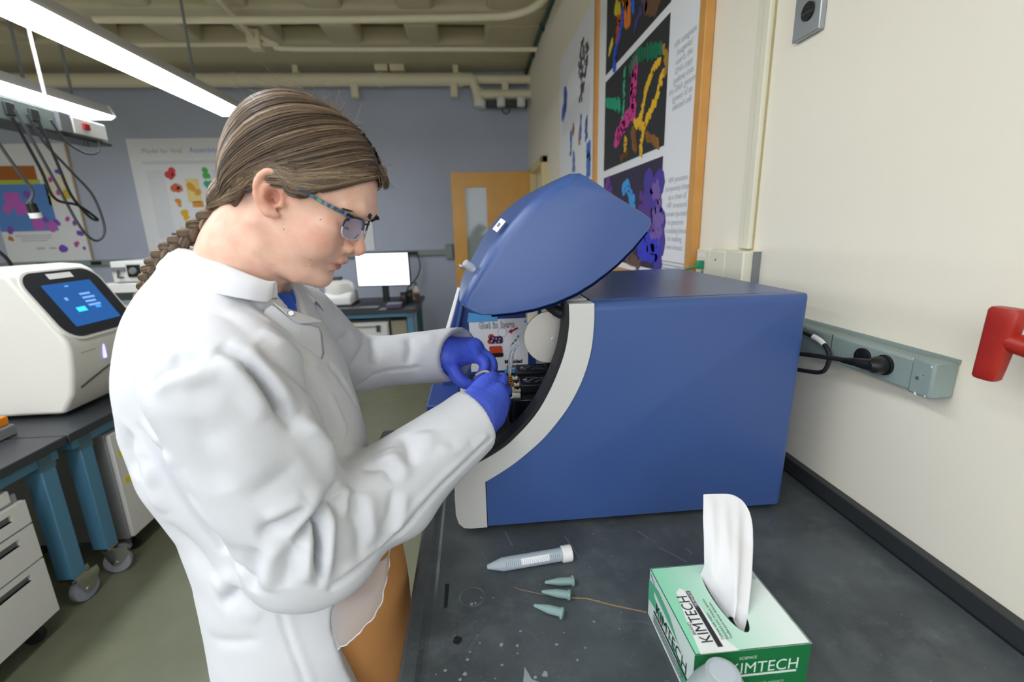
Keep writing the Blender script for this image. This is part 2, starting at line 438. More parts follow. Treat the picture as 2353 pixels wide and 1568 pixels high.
rects(p2, 'caption', '#cfd2da', [(-3.95, -3.05, 2.395, 2.405), (-3.95, -3.05, 2.375, 2.385)]+[(-3.93, -3.73, z, z+.008) for z in np.arange(1.5, 2.3, .028)]+[(-3.16, -3.0, z, z+.008) for z in np.arange(1.75, 2.3, .028)])
blobs(p2, 'figure', '#d8494a', [(-3.66, 2.27, .06), (-3.64, 2.23, .05)])
blobs(p2, 'figure', '#d46f52', [(-3.63, 2.09, .06), (-3.58, 2.09, .04)])
blobs(p2, 'figure', '#e09a4a', [(-3.63, 1.93, .04), (-3.62, 1.9, .03)])
blobs(p2, 'figure', '#e3b82e', [(-3.57, 1.8, .05), (-3.56, 1.73, .05)])
blobs(p2, 'figure', '#58b858', [(-3.24, 2.28, .05), (-3.24, 2.23, .05)])
blobs(p2, 'figure', '#3fae82', [(-3.22, 2.11, .07)])
blobs(p2, 'figure', '#4f8fd8', [(-3.2, 1.98, .05), (-3.2, 1.9, .05)])
blobs(p2, 'figure', '#5f72d8', [(-3.2, 1.78, .06)])
blobs(p2, 'figure', '#a860c0', [(-3.34, 1.66, .05)])
rects(p2, 'panel', '#f0d890', [(-3.5, -3.34, 1.92, 2.2)])
rects(p2, 'panel', '#e59a3a', [(-3.46, -3.33, 1.86, 1.93)])
blobs(p2, 'figure', '#e2a640', [(-3.44, 2.1, .05), (-3.38, 2.02, .05)], PY-.001)
rects(p2, 'panel', '#2f3a48', [(-3.78, -3.54, 1.35, 1.55)])
rects(p2, 'panel', '#e3a566', [(-3.5, -3.3, 1.38, 1.52)])
p3 = sheet('research_poster', -2.2, -1.28, 1.26, 2.62, 'plain white poster edge showing past the person\'s face')
rects(p3, 'caption', '#c4c8d0', [(-2.1, -1.4, z, z+.01) for z in np.arange(1.7, 2.5, .06)])

# ------------------------------------------------------------------ tables
def table(name, x0, x1, y0, y1, label, legs, wheels=True):
    t = thing(name, ((x0+x1)/2, (y0+y1)/2, 0), label, 'table')
    MB().box(x0, x1, y0, y1, .70, .737).build('tabletop', M['epoxy'], t, bevel=.004)
    for nm, bx in (('rail', (x0+.02, x1-.02, y0+.03, y0+.06)), ('rail', (x0+.02, x1-.02, y1-.06, y1-.03)), ('rail', (x0+.03, x0+.06, y0+.05, y1-.05)), ('rail', (x1-.055, x1-.025, y0+.05, y1-.05))):
        MB().box(*bx, .655, .70).build(nm, M['table_blue'], t, bevel=.003)
    for (lx, ly) in legs:
        MB().box(lx-.032, lx+.032, ly-.032, ly+.032, .145, .66).build('leg', M['table_blue'], t, bevel=.004)
        MB().box(lx-.034, lx+.034, ly-.034, ly+.034, .635, .70).build('leg_bracket', mat('leg_bracket_paint', '#4c6a78', .5) if 'lb' not in M else M['lb'], t)
        caster(lx, ly, t, 1.35 if abs(ly-1.79) < .01 else .3)
    return t
def caster(lx, ly, t, ang=.3):
    c = MB().box(lx-.03, lx+.03, ly-.03, ly+.03, .135, .147).tube([(lx, ly, .12), (lx, ly, .14)], .02, 10)
    c = c.build('caster', M['chrome'], t)
    ca, sa = math.cos(ang), math.sin(ang)
    ox, oy = lx+.03*ca, ly+.03*sa
    # fork cheeks and wheel
    b = MB()
    for s in (-1, 1):
        px, py = -sa*s*.022, ca*s*.022
        q = [(-.04, .135), (.05, .135), (.055, .105), (.015, .05), (-.015, .05), (-.03, .09)]
        n = len(q)
        v = [(ox+u*ca+px, oy+u*sa+py, z) for u, z in q] + [(ox+u*ca+px*1.15, oy+u*sa+py*1.15, z) for u, z in q]
        b.add(v, [tuple(range(n)), tuple(range(n, 2*n))[::-1]]+[(i, (i+1) % n, (i+1) % n+n, i+n) for i in range(n)])
    b.build('fork', M['chrome'], c)
    MB().lathe([(.03, -.016), (.052, -.014), (.056, 0), (.052, .014), (.03, .016)], (ox, oy, .056), (-sa, ca, 0), 20).build('wheel', mat('caster_wheel', '#8d9099', .5), c, smooth=True)
    MB().lathe([(.012, -.028), (.012, .028)], (ox, oy, .056), (-sa, ca, 0), 10).build('axle', M['chrome'], c, smooth=True)
ta = table('mobile_table', -2.75, -1.68, -.4, 1.872, 'black-topped blue mobile table under the white touchscreen machine, near one', [(-1.735, 1.79), (-2.7, 1.79), (-1.735, -.3), (-2.7, -.3)])
tb = table('mobile_table', -2.75, -1.68, 1.882, 4.1, 'black-topped blue mobile table butted end to end beyond the near one', [(-1.735, 1.975), (-2.7, 1.975), (-1.735, 4.0), (-2.7, 4.0)])
tcx = table('bench_table', -4.9, -.60, 4.66, 5.6, 'blue-framed bench along the blue wall under the lit monitor', [(-.665, 4.72), (-4.8, 4.72), (-.665, 5.5), (-2.6, 4.72)])

# cabinets under the tables
M['pull'] = mat('recessed_pull', '#6f7274', .5)
def drawer_cabinet(x1, depth, y0, y1, label, zs=(.09, .335, .485, .585, .645), name='drawer_cabinet'):
    t = thing(name, (x1-depth/2, (y0+y1)/2, 0), label, 'cabinet')
    MB().box(x1-depth, x1-.02, y0+.005, y1-.005, zs[0], zs[-1]-.03).build('body', M['cab_grey'], t, bevel=.004)
    for i in range(len(zs)-1):
        a, c = zs[i]+.004, zs[i+1]-.004
        last = i == len(zs)-2
        ins = .02 if last else 0
        w = (y1-y0)
        if last:
            dr = MB().box(x1-.022-depth*.9, x1-.012, y0+.01, y1-.03, a, c).build('top_panel', M['cab_white'], t, bevel=.008)
            MB().lathe([(.014, 0), (.014, .008), (.008, .01)], (x1-.012, y0+w*.62, (a+c)/2), (1, 0, 0), 14).build('lock', M['grey'], dr, smooth=True)
            continue
        h0, h1 = c-.05, c-.022
        yl, yr = y0+.03, y1-.06
        b = MB().box(x1-.02, x1, y0, y1, a, h0).box(x1-.02, x1, y0, y1, h1, c).box(x1-.02, x1, y0, yl, h0, h1).box(x1-.02, x1, yr, y1, h0, h1).box(x1-.02, x1-.014, yl, yr, h0, h1)
        dr = b.build('drawer', M['cab_white'], t)
        MB().add([(x1-.013, yl, h0), (x1-.002, yl, h0), (x1-.002, yr, h0), (x1-.013, yr, h0), (x1-.013, yl, h1), (x1-.013, yr, h1)], [(0, 1, 2, 3), (0, 3, 5, 4)]).build('handle', M['pull'], dr)
    for yy in (y0+.06, y1-.06):
        for xx in (x1-.06, x1-depth+.06):
            MB().lathe([(.02, -.012), (.04, -.012), (.044, 0), (.04, .012), (.02, .012)], (xx, yy, .044), (0, 1, 0), 16).build('wheel', M['rubber'], t, smooth=True)
            MB().box(xx-.015, xx+.015, yy-.02, yy+.02, .05, .092).build('wheel_fork', M['dark_grey'], t)
    return t
drawer_cabinet(-1.69, .5, 1.22, 1.66, 'white three-drawer pedestal on wheels under the near mobile table')
def plain_cabinet(x1, depth, y0, y1, z1, label):
    t = thing('door_cabinet', (x1-depth/2, (y0+y1)/2, 0), label, 'cabinet')
    MB().box(x1-depth, x1-.02, y0, y1, .09, z1).build('body', M['cab_grey'], t, bevel=.004)
    MB().box(x1-.02, x1, y0+.006, y1-.006, .10, z1-.006).build('door', M['cab_white'], t, bevel=.004)
    for z in (z1-.10, z1-.24):
        MB().box(x1, x1+.0015, y0+.03, y0+.10, z-.03, z).build('sticker', M['yellow'], t)
    for yy in (y0+.06, y1-.06):
        for xx in (x1-.06, x1-depth+.06):
            MB().lathe([(.02, -.012), (.04, -.012), (.044, 0), (.04, .012), (.02, .012)], (xx, yy, .044), (0, 1, 0), 16).build('wheel', M['rubber'], t, smooth=True)
            MB().box(xx-.015, xx+.015, yy-.02, yy+.02, .05, .092).build('wheel_fork', M['dark_grey'], t)
    return t
plain_cabinet(-1.70, .55, 2.09, 2.62, .64, 'white cabinet with yellow stickers under the far mobile table')
t = thing('drawer_cabinet', (-1.13, 5.0, 0), 'white drawer unit with yellow label under the bench below the monitor', 'cabinet')
MB().box(-1.37, -.90, 4.74, 5.3, .06, .60).build('body', M['cab_white'], t, bevel=.004)
for i, (z0, z1) in enumerate(((.08, .30), (.31, .43), (.44, .585))):
    dr = MB().box(-1.36, -.91, 4.725, 4.742, z0, z1).build('drawer', M['cab_white'], t, bevel=.004)
    MB().box(-1.30, -.97, 4.716, 4.726, z1-.035, z1-.02).build('handle', M['grey'], dr)
MB().box(-1.35, -1.2, 4.722, 4.7255, .555, .58).build('sticker', M['yellow'], t)
MB().box(-1.02, -.98, 4.715, 4.7255, .50, .57).build('lock_tag', M['dark_grey'], t)
t = thing('file_box', (-.82, 4.9, 0), 'tan side panel standing between drawer unit and blue bench leg', 'panel')
MB().box(-.88, -.72, 4.78, 5.3, 0.003, .60).build('board', mat('tan_board', '#9a937e', .6), t, bevel=.004)

# ------------------------------------------------------------------ the white touchscreen machine
q = thing('thermal_cycler', (-2.1, 2.3, .737), 'white bench machine with a tilted blue touchscreen and lit side bar', 'lab machine')
prof = [(-1.845, .755), (-1.79, .84), (-1.765, .94), (-1.752, 1.04), (-1.758, 1.085), (-1.915, 1.365), (-1.96, 1.392), (-2.05, 1.40), (-2.45, 1.385), (-2.47, 1.36), (-2.47, .78), (-2.45, .755)]
MB().prism(prof, 'y', 2.075, 2.52).build('housing', M['offwhite'], q, bevel=.035, seg=4)
for xx in (-1.92, -2.4):
    for yy in (2.13, 2.46):
        MB().lathe([(.02, 0), (.02, .022)], (xx, yy, .7375), (0, 0, 1), 12).build('foot', M['rubber'], q)
# tilted screen panel
A = Vector((-1.758, 0, 1.085)); B = Vector((-1.915, 0, 1.365)); e = (B-A).normalized(); nn = Vector((e.z, 0, -e.x))
def onpanel(u, y, d): p = A + e*u + nn*d; return (p.x, y, p.z)
def rr(u0, u1, y0, y1, r, n=8):
    pts = []
    for cu, cy, a0 in ((u1-r, y1-r, 0), (u0+r, y1-r, 90), (u0+r, y0+r, 180), (u1-r, y0+r, 270)):
        for k in range(n+1):
            a = math.radians(a0+90*k/n); pts.append((cu+r*math.cos(a), cy+r*math.sin(a)))
    return pts
def slab(out, d0, d1):
    n = len(out); v = [onpanel(u, y, d0) for u, y in out]+[onpanel(u, y, d1) for u, y in out]
    return MB().add(v, [tuple(range(n)), tuple(range(n, 2*n))[::-1]]+[(i, (i+1) % n, (i+1) % n+n, i+n) for i in range(n)])
slab(rr(-.012, .335, 2.085, 2.51, .085), -.01, .008).build('panel_rim', M['offwhite'], q, smooth=True)
bz = slab(rr(.0, .325, 2.097, 2.498, .075), .0, .0105).build('screen_bezel', mat('screen_bezel', '#26292d', .35), q)
scr = slab(rr(.048, .262, 2.165, 2.43, .006, 2), .0, .0115).build('screen', glow('screen_blue', '#2a5896', .62), bz)
def ondisp(name, u0, u1, y0, y1, m, d=.0122): return slab([(u0, y0), (u1, y0), (u1, y1), (u0, y1)], d-.0005, d).build(name, m, bz)
lt = glow('screen_text', '#6fa0d8', .75)
for i in range(4): ondisp('screen_line', .19-.02*i, .20-.02*i, 2.31, 2.37+.01*(i % 2), lt)
ondisp('screen_line', .175, .19, 2.22, 2.235, lt); ondisp('screen_line', .24, .246, 2.27, 2.29, lt); ondisp('screen_line', .115, .128, 2.34, 2.37, glow('screen_chip', '#3b86c8', .9))
ondisp('screen_button', .112, .135, 2.235, 2.285, glow('screen_button', '#35b0ff', 1.1))
ondisp('name_strip', .285, .312, 2.23, 2.36, M['white_plastic'], .012)
MB().box(-1.775, -1.7535, 2.252, 2.268, .962, 1.045).build('light_bar', glow('light_bar', '#8f8cff', 1.6), q, bevel=.004)
MB().box(-1.80, -1.7545, 2.13, 2.215, 1.018, 1.028).build('nameplate', M['grey'], q)
MB().tube(spline([(-1.782, 2.12, .862), (-1.772, 2.2, .893), (-1.768, 2.3, .922), (-1.766, 2.44, .945)], 6), .004, 6).build('tray_seam', M['dark_grey'], q)
t = thing('pipette_tip_box', (-2.05, 1.93, .737), 'grey tip box with orange lid at the table edge by the white machine', 'box')
MB().box(-2.04, -1.902, 1.80, 1.92, .7375, .785).build('base', M['grey'], t, bevel=.006)
MB().box(-2.035, -1.912, 1.808, 1.912, .785, .825).build('lid', M['orange'], t, bevel=.006)

# ------------------------------------------------------------------ overhead service panel with cords
s = thing('service_panel', (-2.2, 2.5, 2.07), 'grey overhead power panel with hanging cords above the mobile tables', 'service panel')
MB().box(-2.32, -2.2, 1.3, 3.24, 2.075, 2.185).build('channel', M['teal_grey'], s, bevel=.006)
MB().box(-2.33, -2.19, 1.3, 3.25, 2.06, 2.075).build('bottom_lip', M['dark_grey'], s)
MB().box(-2.2, -2.17, 2.96, 3.2, 2.085, 2.17).build('control_plate', M['white_plastic'], s, bevel=.004)
MB().box(-2.17, -2.155, 3.02, 3.06, 2.115, 2.15).build('rocker_switch', M['red'], s, bevel=.003)
MB().box(-2.2, -2.175, 2.88, 2.955, 2.08, 2.18).build('socket_box', M['grey'], s, bevel=.004)
for yy in (2.75, 2.62, 2.45):
    MB().box(-2.2, -2.185, yy-.025, yy+.025, 2.10, 2.16).build('outlet', M['dark_grey'], s, bevel=.003)
for yy in (1.6, 3.0):
    MB().tube([(-2.312, yy, 2.18), (-2.312, yy, ZC)], .008, 8).build('rod', M['lamp_body'], s, smooth=True)
for yy in (2.75, 3.05):
    MB().tube([(-2.19, yy, 2.06), (-2.19, yy, 2.03)], .012, 8).build('cord_clip', M['dark_grey'], s)
def cord(label, pts, r=.0085, m='cable'):
    return tag(MB().tube(spline(pts, 8), r, 8).build('electric_cable', M[m], smooth=True), label, 'cord')
cx = -2.17
cord('black cord dropping from overhead panel towards the touchscreen machine', [(cx, 1.95, 2.09), (cx-.02, 2.02, 1.9), (cx-.05, 2.2, 1.68), (cx-.1, 2.42, 1.5), (cx-.14, 2.545, 1.36), (cx-.2, 2.57, 1.0), (cx-.22, 2.6, .745)])
cord('hanging cord with the dangling plug, below the overhead panel', [(cx, 2.45, 2.13), (cx+.01, 2.46, 2.0), (cx, 2.55, 1.84), (cx, 2.6, 1.75), (cx-.01, 2.575, 1.69)], .007, 'cable_grey')
cord('grey cord looping lowest in front of the molecule poster', [(cx, 2.62, 2.13), (cx+.01, 2.66, 2.0), (cx, 2.75, 1.8), (cx, 2.84, 1.57), (cx, 2.93, 1.50), (cx, 3.01, 1.57), (cx, 2.98, 1.75), (cx, 2.86, 1.88), (cx, 2.74, 2.0), (cx, 2.68, 2.12)], .007, 'cable_grey')
cord('dark cord hanging in a narrow kinked loop under the overhead panel', [(cx+.03, 2.7, 2.1), (cx+.03, 2.75, 1.9), (cx+.03, 2.79, 1.74), (cx+.03, 2.88, 1.63), (cx+.03, 2.93, 1.62), (cx+.03, 2.82, 1.69), (cx+.03, 2.68, 1.72), (cx+.03, 2.64, 1.86), (cx+.03, 2.56, 2.08)], .007)
cord('short grey cord curling under the end of the overhead panel', [(cx+.01, 2.8, 2.12), (cx, 2.88, 2.03), (cx, 3.0, 1.985), (cx, 3.1, 2.01), (cx-.01, 3.13, 2.07)], .006, 'cable_grey')
t = thing('hanging_plug', (cx, 2.56, 1.66), 'black and white twist-lock plug dangling from the overhead cords', 'plug')
MB().lathe([(.012, .03), (.02, .02), (.022, -.025)], (cx, 2.575, 1.67), (0, -.15, 1), 14).build('grip', M['black'], t, smooth=True)
MB().lathe([(.024, -.025), (.024, -.05), (.02, -.052)], (cx, 2.575, 1.67), (0, -.15, 1), 14).build('collar', M['white_plastic'], t, smooth=True)

# ------------------------------------------------------------------ things on the far bench
ZT = .737
t = thing('monitor', (-1.02, 5.2, ZT), 'monitor with a blank white lit screen on the far bench', 'monitor')
xf = Matrix.Translation((-.985, 5.2, 1.10)) @ Matrix.Rotation(-.09, 4, 'Z')
MB().box(-.295, .295, -.02, .02, -.185, .185).build('housing', M['black'], t, bevel=.006, xf=xf)
MB().box(-.282, .282, -.0225, -.02, -.172, .172).build('screen', glow('monitor_white', '#eef4ff', 1.25), t, xf=xf)
MB().box(-1.02, -.95, 5.21, 5.25, ZT+.01, 1.05).build('stand', M['black'], t, bevel=.005)
MB().box(-1.12, -.85, 5.12, 5.32, ZT+.001, ZT+.015).build('base', M['black'], t, bevel=.004)
t = thing('keyboard', (-1.0, 4.95, ZT), 'dark keyboard in front of the lit monitor', 'keyboard')
MB().prism([(4.87, ZT+.001), (5.03, ZT+.001), (5.03, ZT+.03), (4.87, ZT+.016)], 'x', -1.22, -.80).build('case', M['dark_grey'], t, bevel=.003)
b = MB()
for r in range(4):
    for c in range(14):
        yk = 4.885+r*.036; xk = -1.21+c*.029; zk = ZT+.019+(yk-4.87)*.0875
        b.box(xk, xk+.024, yk, yk+.029, zk-.004, zk+.006)
o = b.build('key_block', M['black'], t); o['kind'] = 'stuff'
t = thing('black_case', (-1.0, 4.75, ZT), 'flat black folder lying at the bench edge before the keyboard', 'folder')
MB().box(-1.5, -.98, 4.70, 4.83, ZT+.001, ZT+.02).build('cover', M['dark_grey'], t, bevel=.004)
t = thing('power_adapter', (-.80, 4.8, ZT), 'small dark purple-grey box at the bench edge, right of the folder', 'box')
MB().box(-.90, -.74, 4.70, 4.84, ZT+.001, ZT+.05).build('case', mat('purple_grey_plastic', '#4c4a60', .5), t, bevel=.01)
for i, (x, y, h, lb) in enumerate(((-.755, 4.98, .14, 'black standing speaker just right of the keyboard'), (-.71, 5.12, .14, 'slim black standing speaker right of the lit monitor'))):
    t = thing('desk_speaker', (x, y, ZT), lb, 'speaker')
    MB().box(x-.032, x+.032, y-.035, y+.035, ZT+.012, ZT+h).build('cabinet', M['black'], t, bevel=.006)
    MB().box(x-.04, x+.04, y-.045, y+.045, ZT+.001, ZT+.014).build('base', M['black'], t)
    MB().lathe([(.022, 0), (.018, .004)], (x, y-.035, ZT+h*.6), (0, -1, 0), 14).build('cone', M['dark_grey'], t)
t = thing('spray_bottle', (-.66, 5.3, ZT), 'small pale bottle with orange label at the bench end', 'bottle')
MB().lathe([(.03, .001), (.034, .01), (.034, .11), (.018, .14), (.014, .16)], (-.66, 5.3, ZT), (0, 0, 1), 16).build('body', M['white_plastic'], t, smooth=True)
MB().lathe([(.0345, .03), (.0345, .09)], (-.66, 5.3, ZT), (0, 0, 1), 16).build('label_band', M['orange'], t, smooth=True)
MB().lathe([(.018, .16), (.018, .19), (.008, .2)], (-.66, 5.3, ZT), (0, 0, 1), 16).build('cap', M['grey'], t, smooth=True)
t = thing('cup', (-.63, 5.1, ZT), 'dark cup on the right end of the far bench', 'cup')
MB().lathe([(.025, .001), (.034, .09), (.03, .09), (.022, .01)], (-.63, 5.1, ZT), (0, 0, 1), 16).build('body', M['dark_grey'], t, smooth=True)
t = thing('centrifuge', (-1.46, 5.15, ZT), 'round white bench centrifuge left of the lit monitor', 'centrifuge')
MB().prism([(4.98, ZT+.012), (5.32, ZT+.012), (5.32, ZT+.14), (5.02, ZT+.14), (4.975, ZT+.10)], 'x', -1.62, -1.31).build('body', M['white_plastic'], t, bevel=.02, seg=3)
MB().lathe([(.15, .125), (.152, .19), (.14, .235), (.10, .26), (.05, .27)], (-1.46, 5.15, ZT), (0, 0, 1), 32).build('lid', M['offwhite'], t, smooth=True)
MB().box(-1.63, -1.30, 4.99, 5.33, ZT+.001, ZT+.014).build('foot', M['black'], t)
MB().lathe([(.025, 0), (.025, .012), (.012, .014)], (-1.54, 4.985, ZT+.07), (0, -1, .1), 16).build('knob', M['white_plastic'], t, smooth=True)
MB().box(-1.53, -1.43, 5.1, 5.2, ZT+.265, ZT+.30).build('latch', M['dark_grey'], t, bevel=.006)
for i, (x, h, lb) in enumerate(((-1.78, .13, 'white tube rack just left of the round centrifuge'), (-1.98, .16, 'taller white tube rack behind the chin, with dark caps'))):
    t = thing('tube_rack', (x, 5.2, ZT), lb, 'rack')
    MB().box(x-.09, x+.09, 5.12, 5.28, ZT+.001, ZT+.02).box(x-.09, x+.09, 5.12, 5.28, ZT+h-.015, ZT+h).box(x-.09, x-.08, 5.12, 5.28, ZT, ZT+h).box(x+.08, x+.09, 5.12, 5.28, ZT, ZT+h).box(x-.09, x+.09, 5.12, 5.125, ZT+.02, ZT+h*.7).build('frame', M['white_plastic'], t)
    for k in range(4):
        for r in range(2):
            MB().lathe([(.012, ZT+.02), (.012, ZT+h+.02), (.014, ZT+h+.02), (.014, ZT+h+.045)], (x-.06+k*.04, 5.16+r*.07, 0), (0, 0, 1), 10).build('tube', M['dark_grey'] if (k+r) % 2 else M['white_plastic'], t, smooth=True)
# stack of white instruments at the left end of the bench
t = thing('bench_analyzer', (-3.3, 5.1, ZT), 'lower white bench instrument with dark window, under another one', 'lab machine')
MB().box(-3.72, -2.85, 4.9, 5.45, ZT+.01, 1.07).build('housing', M['white_plastic'], t, bevel=.012)
MB().box(-3.62, -3.36, 4.892, 4.902, .86, .98).build('window', M['dark_grey'], t, bevel=.004)
MB().box(-3.60, -3.38, 4.888, 4.893, .865, .90).build('window_strip', M['teal_grey'], t)
MB().lathe([(.03, 0), (.028, .02)], (-3.18, 4.9, .97), (0, -1, 0), 16).build('knob', M['grey'], t, smooth=True)
MB().box(-3.7, -2.87, 4.92, 5.4, ZT+.0005, ZT+.012).build('base', M['dark_grey'], t)
t = thing('bench_analyzer', (-3.3, 5.1, 1.07), 'upper white bench instrument with black front parts, on top of another', 'lab machine')
MB().box(-3.58, -2.85, 4.92, 5.42, 1.08, 1.285).build('housing', M['white_plastic'], t, bevel=.012)
MB().box(-3.42, -3.30, 4.90, 4.925, 1.13, 1.25).build('dial_plate', M['black'], t, bevel=.004)
MB().lathe([(.035, 0), (.03, .02)], (-3.36, 4.90, 1.19), (0, -1, 0), 16).build('dial', M['grey'], t, smooth=True)
MB().box(-3.56, -3.44, 4.90, 4.925, 1.19, 1.23).build('bracket', M['grey'], t)
MB().tube([(-3.5, 4.9, 1.2), (-3.5, 4.88, 1.13), (-3.45, 4.88, 1.13)], .01, 8).build('nozzle', M['dark_grey'], t, smooth=True)
MB().box(-3.56, -2.87, 4.95, 5.4, 1.0705, 1.082).build('base', M['grey'], t)
t = thing('pipette_stand', (-3.85, 4.95, ZT), 'low black device between white machine screen and bench instruments', 'device')
MB().box(-3.95, -3.75, 4.86, 5.05, ZT+.001, 1.02).build('column', M['white_plastic'], t, bevel=.01)
MB().box(-3.93, -3.74, 4.84, 5.0, 1.02, 1.075).build('head', M['black'], t, bevel=.015)

# ================================================================== counter along the cream wall
def counter_material():
    m = mat('worn_black_epoxy', '#33383c', .36, spec=.5)
    nt = m.node_tree; b = nt.nodes['Principled BSDF']; L = nt.links
    tc = nt.nodes.new('ShaderNodeTexCoord')
    def noise(scale, detail, rough=.6, vec=None):
        n = nt.nodes.new('ShaderNodeTexNoise'); n.inputs['Scale'].default_value = scale; n.inputs['Detail'].default_value = detail; n.inputs['Roughness'].default_value = rough
        L.new(vec or tc.outputs['Object'], n.inputs['Vector']); return n.outputs['Fac']
    def ramp(f, p0, c0, p1, c1):
        r = nt.nodes.new('ShaderNodeValToRGB'); r.color_ramp.elements[0].position = p0; r.color_ramp.elements[1].position = p1
        r.color_ramp.elements[0].color = c0; r.color_ramp.elements[1].color = c1; L.new(f, r.inputs['Fac']); return r.outputs['Color']
    def mix(f, a, c, mode='MIX'):
        x = nt.nodes.new('ShaderNodeMix'); x.data_type = 'RGBA'; x.blend_type = mode
        for i, v in ((0, f), (6, a), (7, c)):
            if hasattr(v, 'default_value') or hasattr(v, 'links'): L.new(v, x.inputs[i])
            else: x.inputs[i].default_value = v
        return x.outputs[2]
    base = ramp(noise(5, 5), .35, rgb('#3e4346'), .7, rgb('#585f62'))
    smear = ramp(noise(16, 8, .7), .52, (0, 0, 0, 1), .75, (.5, .5, .5, 1))
    c1 = mix(smear, base, rgb('#6d7576'))
    specks = ramp(noise(210, 2), .70, (0, 0, 0, 1), .74, (.7, .7, .7, 1))
    c2 = mix(specks, c1, rgb('#8b9294'))
    L.new(c2, b.inputs['Base Color'])
    rr_ = ramp(noise(12, 5), .3, (.3, .3, .3, 1), .7, (.5, .5, .5, 1)); L.new(rr_, b.inputs['Roughness'])
    return m
M['counter'] = counter_material()
ZT2 = .90
ct = thing('lab_counter', (.3, .6, 0), 'long worn black epoxy counter with raised front edge along the cream wall', 'counter')
prof = [(-.132, .862), (.757, .862), (.757, .90), (-.088, .90), (-.094, .8975), (-.100, .8985), (-.108, .9045), (-.126, .9045), (-.132, .899)]
MB().prism(prof, 'y', -.6, 2.6).build('worktop', M['counter'], ct)
MB().box(.757, .7765, -.6, 2.6, .862, .936).build('backsplash', mat('backsplash_epoxy', '#2f3234', .4, bump=(90, .1)), ct, bevel=.002)
MB().box(.754, .758, -.6, 2.6, .899, .9025).build('sealant', M['rubber'], ct)
for i in range(4):
    y0 = -.58+i*.79
    bd = MB().box(-.07, .77, y0, y0+.78, .1, .862).build('base_cabinet', M['cab_white'], ct)
    for k in range(2):
        dr = MB().box(-.09, -.07, y0+.01+k*.385, y0+.385+k*.385, .12, .70).build('door', M['cab_white'], bd, bevel=.003)
    MB().box(-.09, -.07, y0+.01, y0+.77, .71, .85).build('drawer', M['cab_white'], bd, bevel=.003)
MB().box(-.02, .77, -.58, 2.58, .002, .1).build('plinth', M['rubber'], ct)
# dried stains, rings and scratches on the worktop (each with its own shape, flat on it)
zst = .9003
b = MB()
def ring(cx, cy, r, w, a0=0, a1=360, n=40):
    vs = []; fs = []
    for i in range(n+1):
        a = math.radians(a0+(a1-a0)*i/n); ww = w*(.6+.4*math.sin(3*a+cx*50))
        vs += [(cx+(r-ww)*math.cos(a), cy+(r-ww)*math.sin(a), zst), (cx+(r+ww)*math.cos(a), cy+(r+ww)*math.sin(a), zst)]
    for i in range(n): fs.append((2*i, 2*i+1, 2*i+3, 2*i+2))
    b.add(vs, fs)
def strip(pts, w, z=zst):
    for (x0, y0), (x1, y1) in zip(pts[:-1], pts[1:]):
        dx, dy = x1-x0, y1-y0; l = math.hypot(dx, dy); nx, ny = -dy/l*w, dx/l*w
        b.add([(x0-nx, y0-ny, z), (x1-nx, y1-ny, z), (x1+nx, y1+ny, z), (x0+nx, y0+ny, z)], [(0, 1, 2, 3)])
def splat(cx, cy, r, n=14, j=.35, z=zst+.0002):
    vs = [(cx+r*(1+rng.uniform(-j, j))*math.cos(2*PI*k/n), cy+r*(1+rng.uniform(-j, j))*math.sin(2*PI*k/n), z) for k in range(n)]
    b.add(vs, [tuple(range(n))])
ring(-.028, .663, .021, .0018); ring(.017, .822, .02, .0006)
ring(.02, .545, .055, .0008, 20, 170); ring(.215, .51, .075, .001, -30, 110)
o = b.build('ring_stains', mat('ring_residue', '#5b6366', .5), ct)
b = MB()
pts_s = [(.047, .525), (.055, .505), (.07, .497), (.058, .487), (.06, .462), (.05, .447), (.046, .468), (.028, .482), (.04, .49)]
b.add([(x, y, zst+.0003) for x, y in pts_s], [tuple(range(len(pts_s)))])
for _ in range(34):
    splat(.03+rng.normal(0, .045), .50+rng.normal(0, .035), abs(rng.normal(.001, .001))+.0006, 9)
splat(.015, .478, .006); splat(-.012, .466, .004); splat(.0, .49, .003); splat(.075, .51, .004, 10, .6)
for _ in range(40):
    splat(rng.uniform(-.08, .25), rng.uniform(.48, .82), abs(rng.normal(0, .0009))+.0004, 7)
for x, y in ((-.035, .545), (.047, .585), (.165, .59), (.04, .56)): splat(x, y, .0022, 9)
o = b.build('dried_splashes', mat('dried_residue', '#878f91', .6), ct); o['kind'] = 'stuff'
b = MB()
strip([(.16, .80), (.175, .735)], .0006); strip([(.04, .83), (.05, .79), (.052, .785)], .0007); strip([(.31, .80), (.325, .77)], .0006); strip([(.335, .745), (.37, .70)], .0006); strip([(.385, .735), (.39, .72)], .0006); strip([(.145, .77), (.15, .74)], .0005)
b.build('scratches', mat('pale_scratch', '#8d9294', .5), ct)
b = MB()
strip([(.05, .672), (.09, .655), (.14, .641)], .0007); strip([(.14, .641), (.165, .637), (.2, .620), (.254, .598)], .0013)
b.build('scratches', mat('tan_scratch', '#a88a58', .5), ct)
b = MB()
b.add([(x, y, zst) for x, y in ((-.0755, .697), (-.068, .698), (-.069, .645), (-.0745, .643))], [(0, 1, 2, 3)]); splat(-.05, .58, .007, 12, .3)
b.build('chips', mat('dark_chip', '#1b1d1f', .3), ct)
b = MB()
b.add([(x, y, zst) for x, y in ((-.1, -.5), (-.055, -.5), (-.045, .50), (-.05, .60), (-.06, .8), (-.09, .82), (-.086, .6), (-.087, -.5))], [(0, 1, 2, 3, 4, 5, 6, 7)])
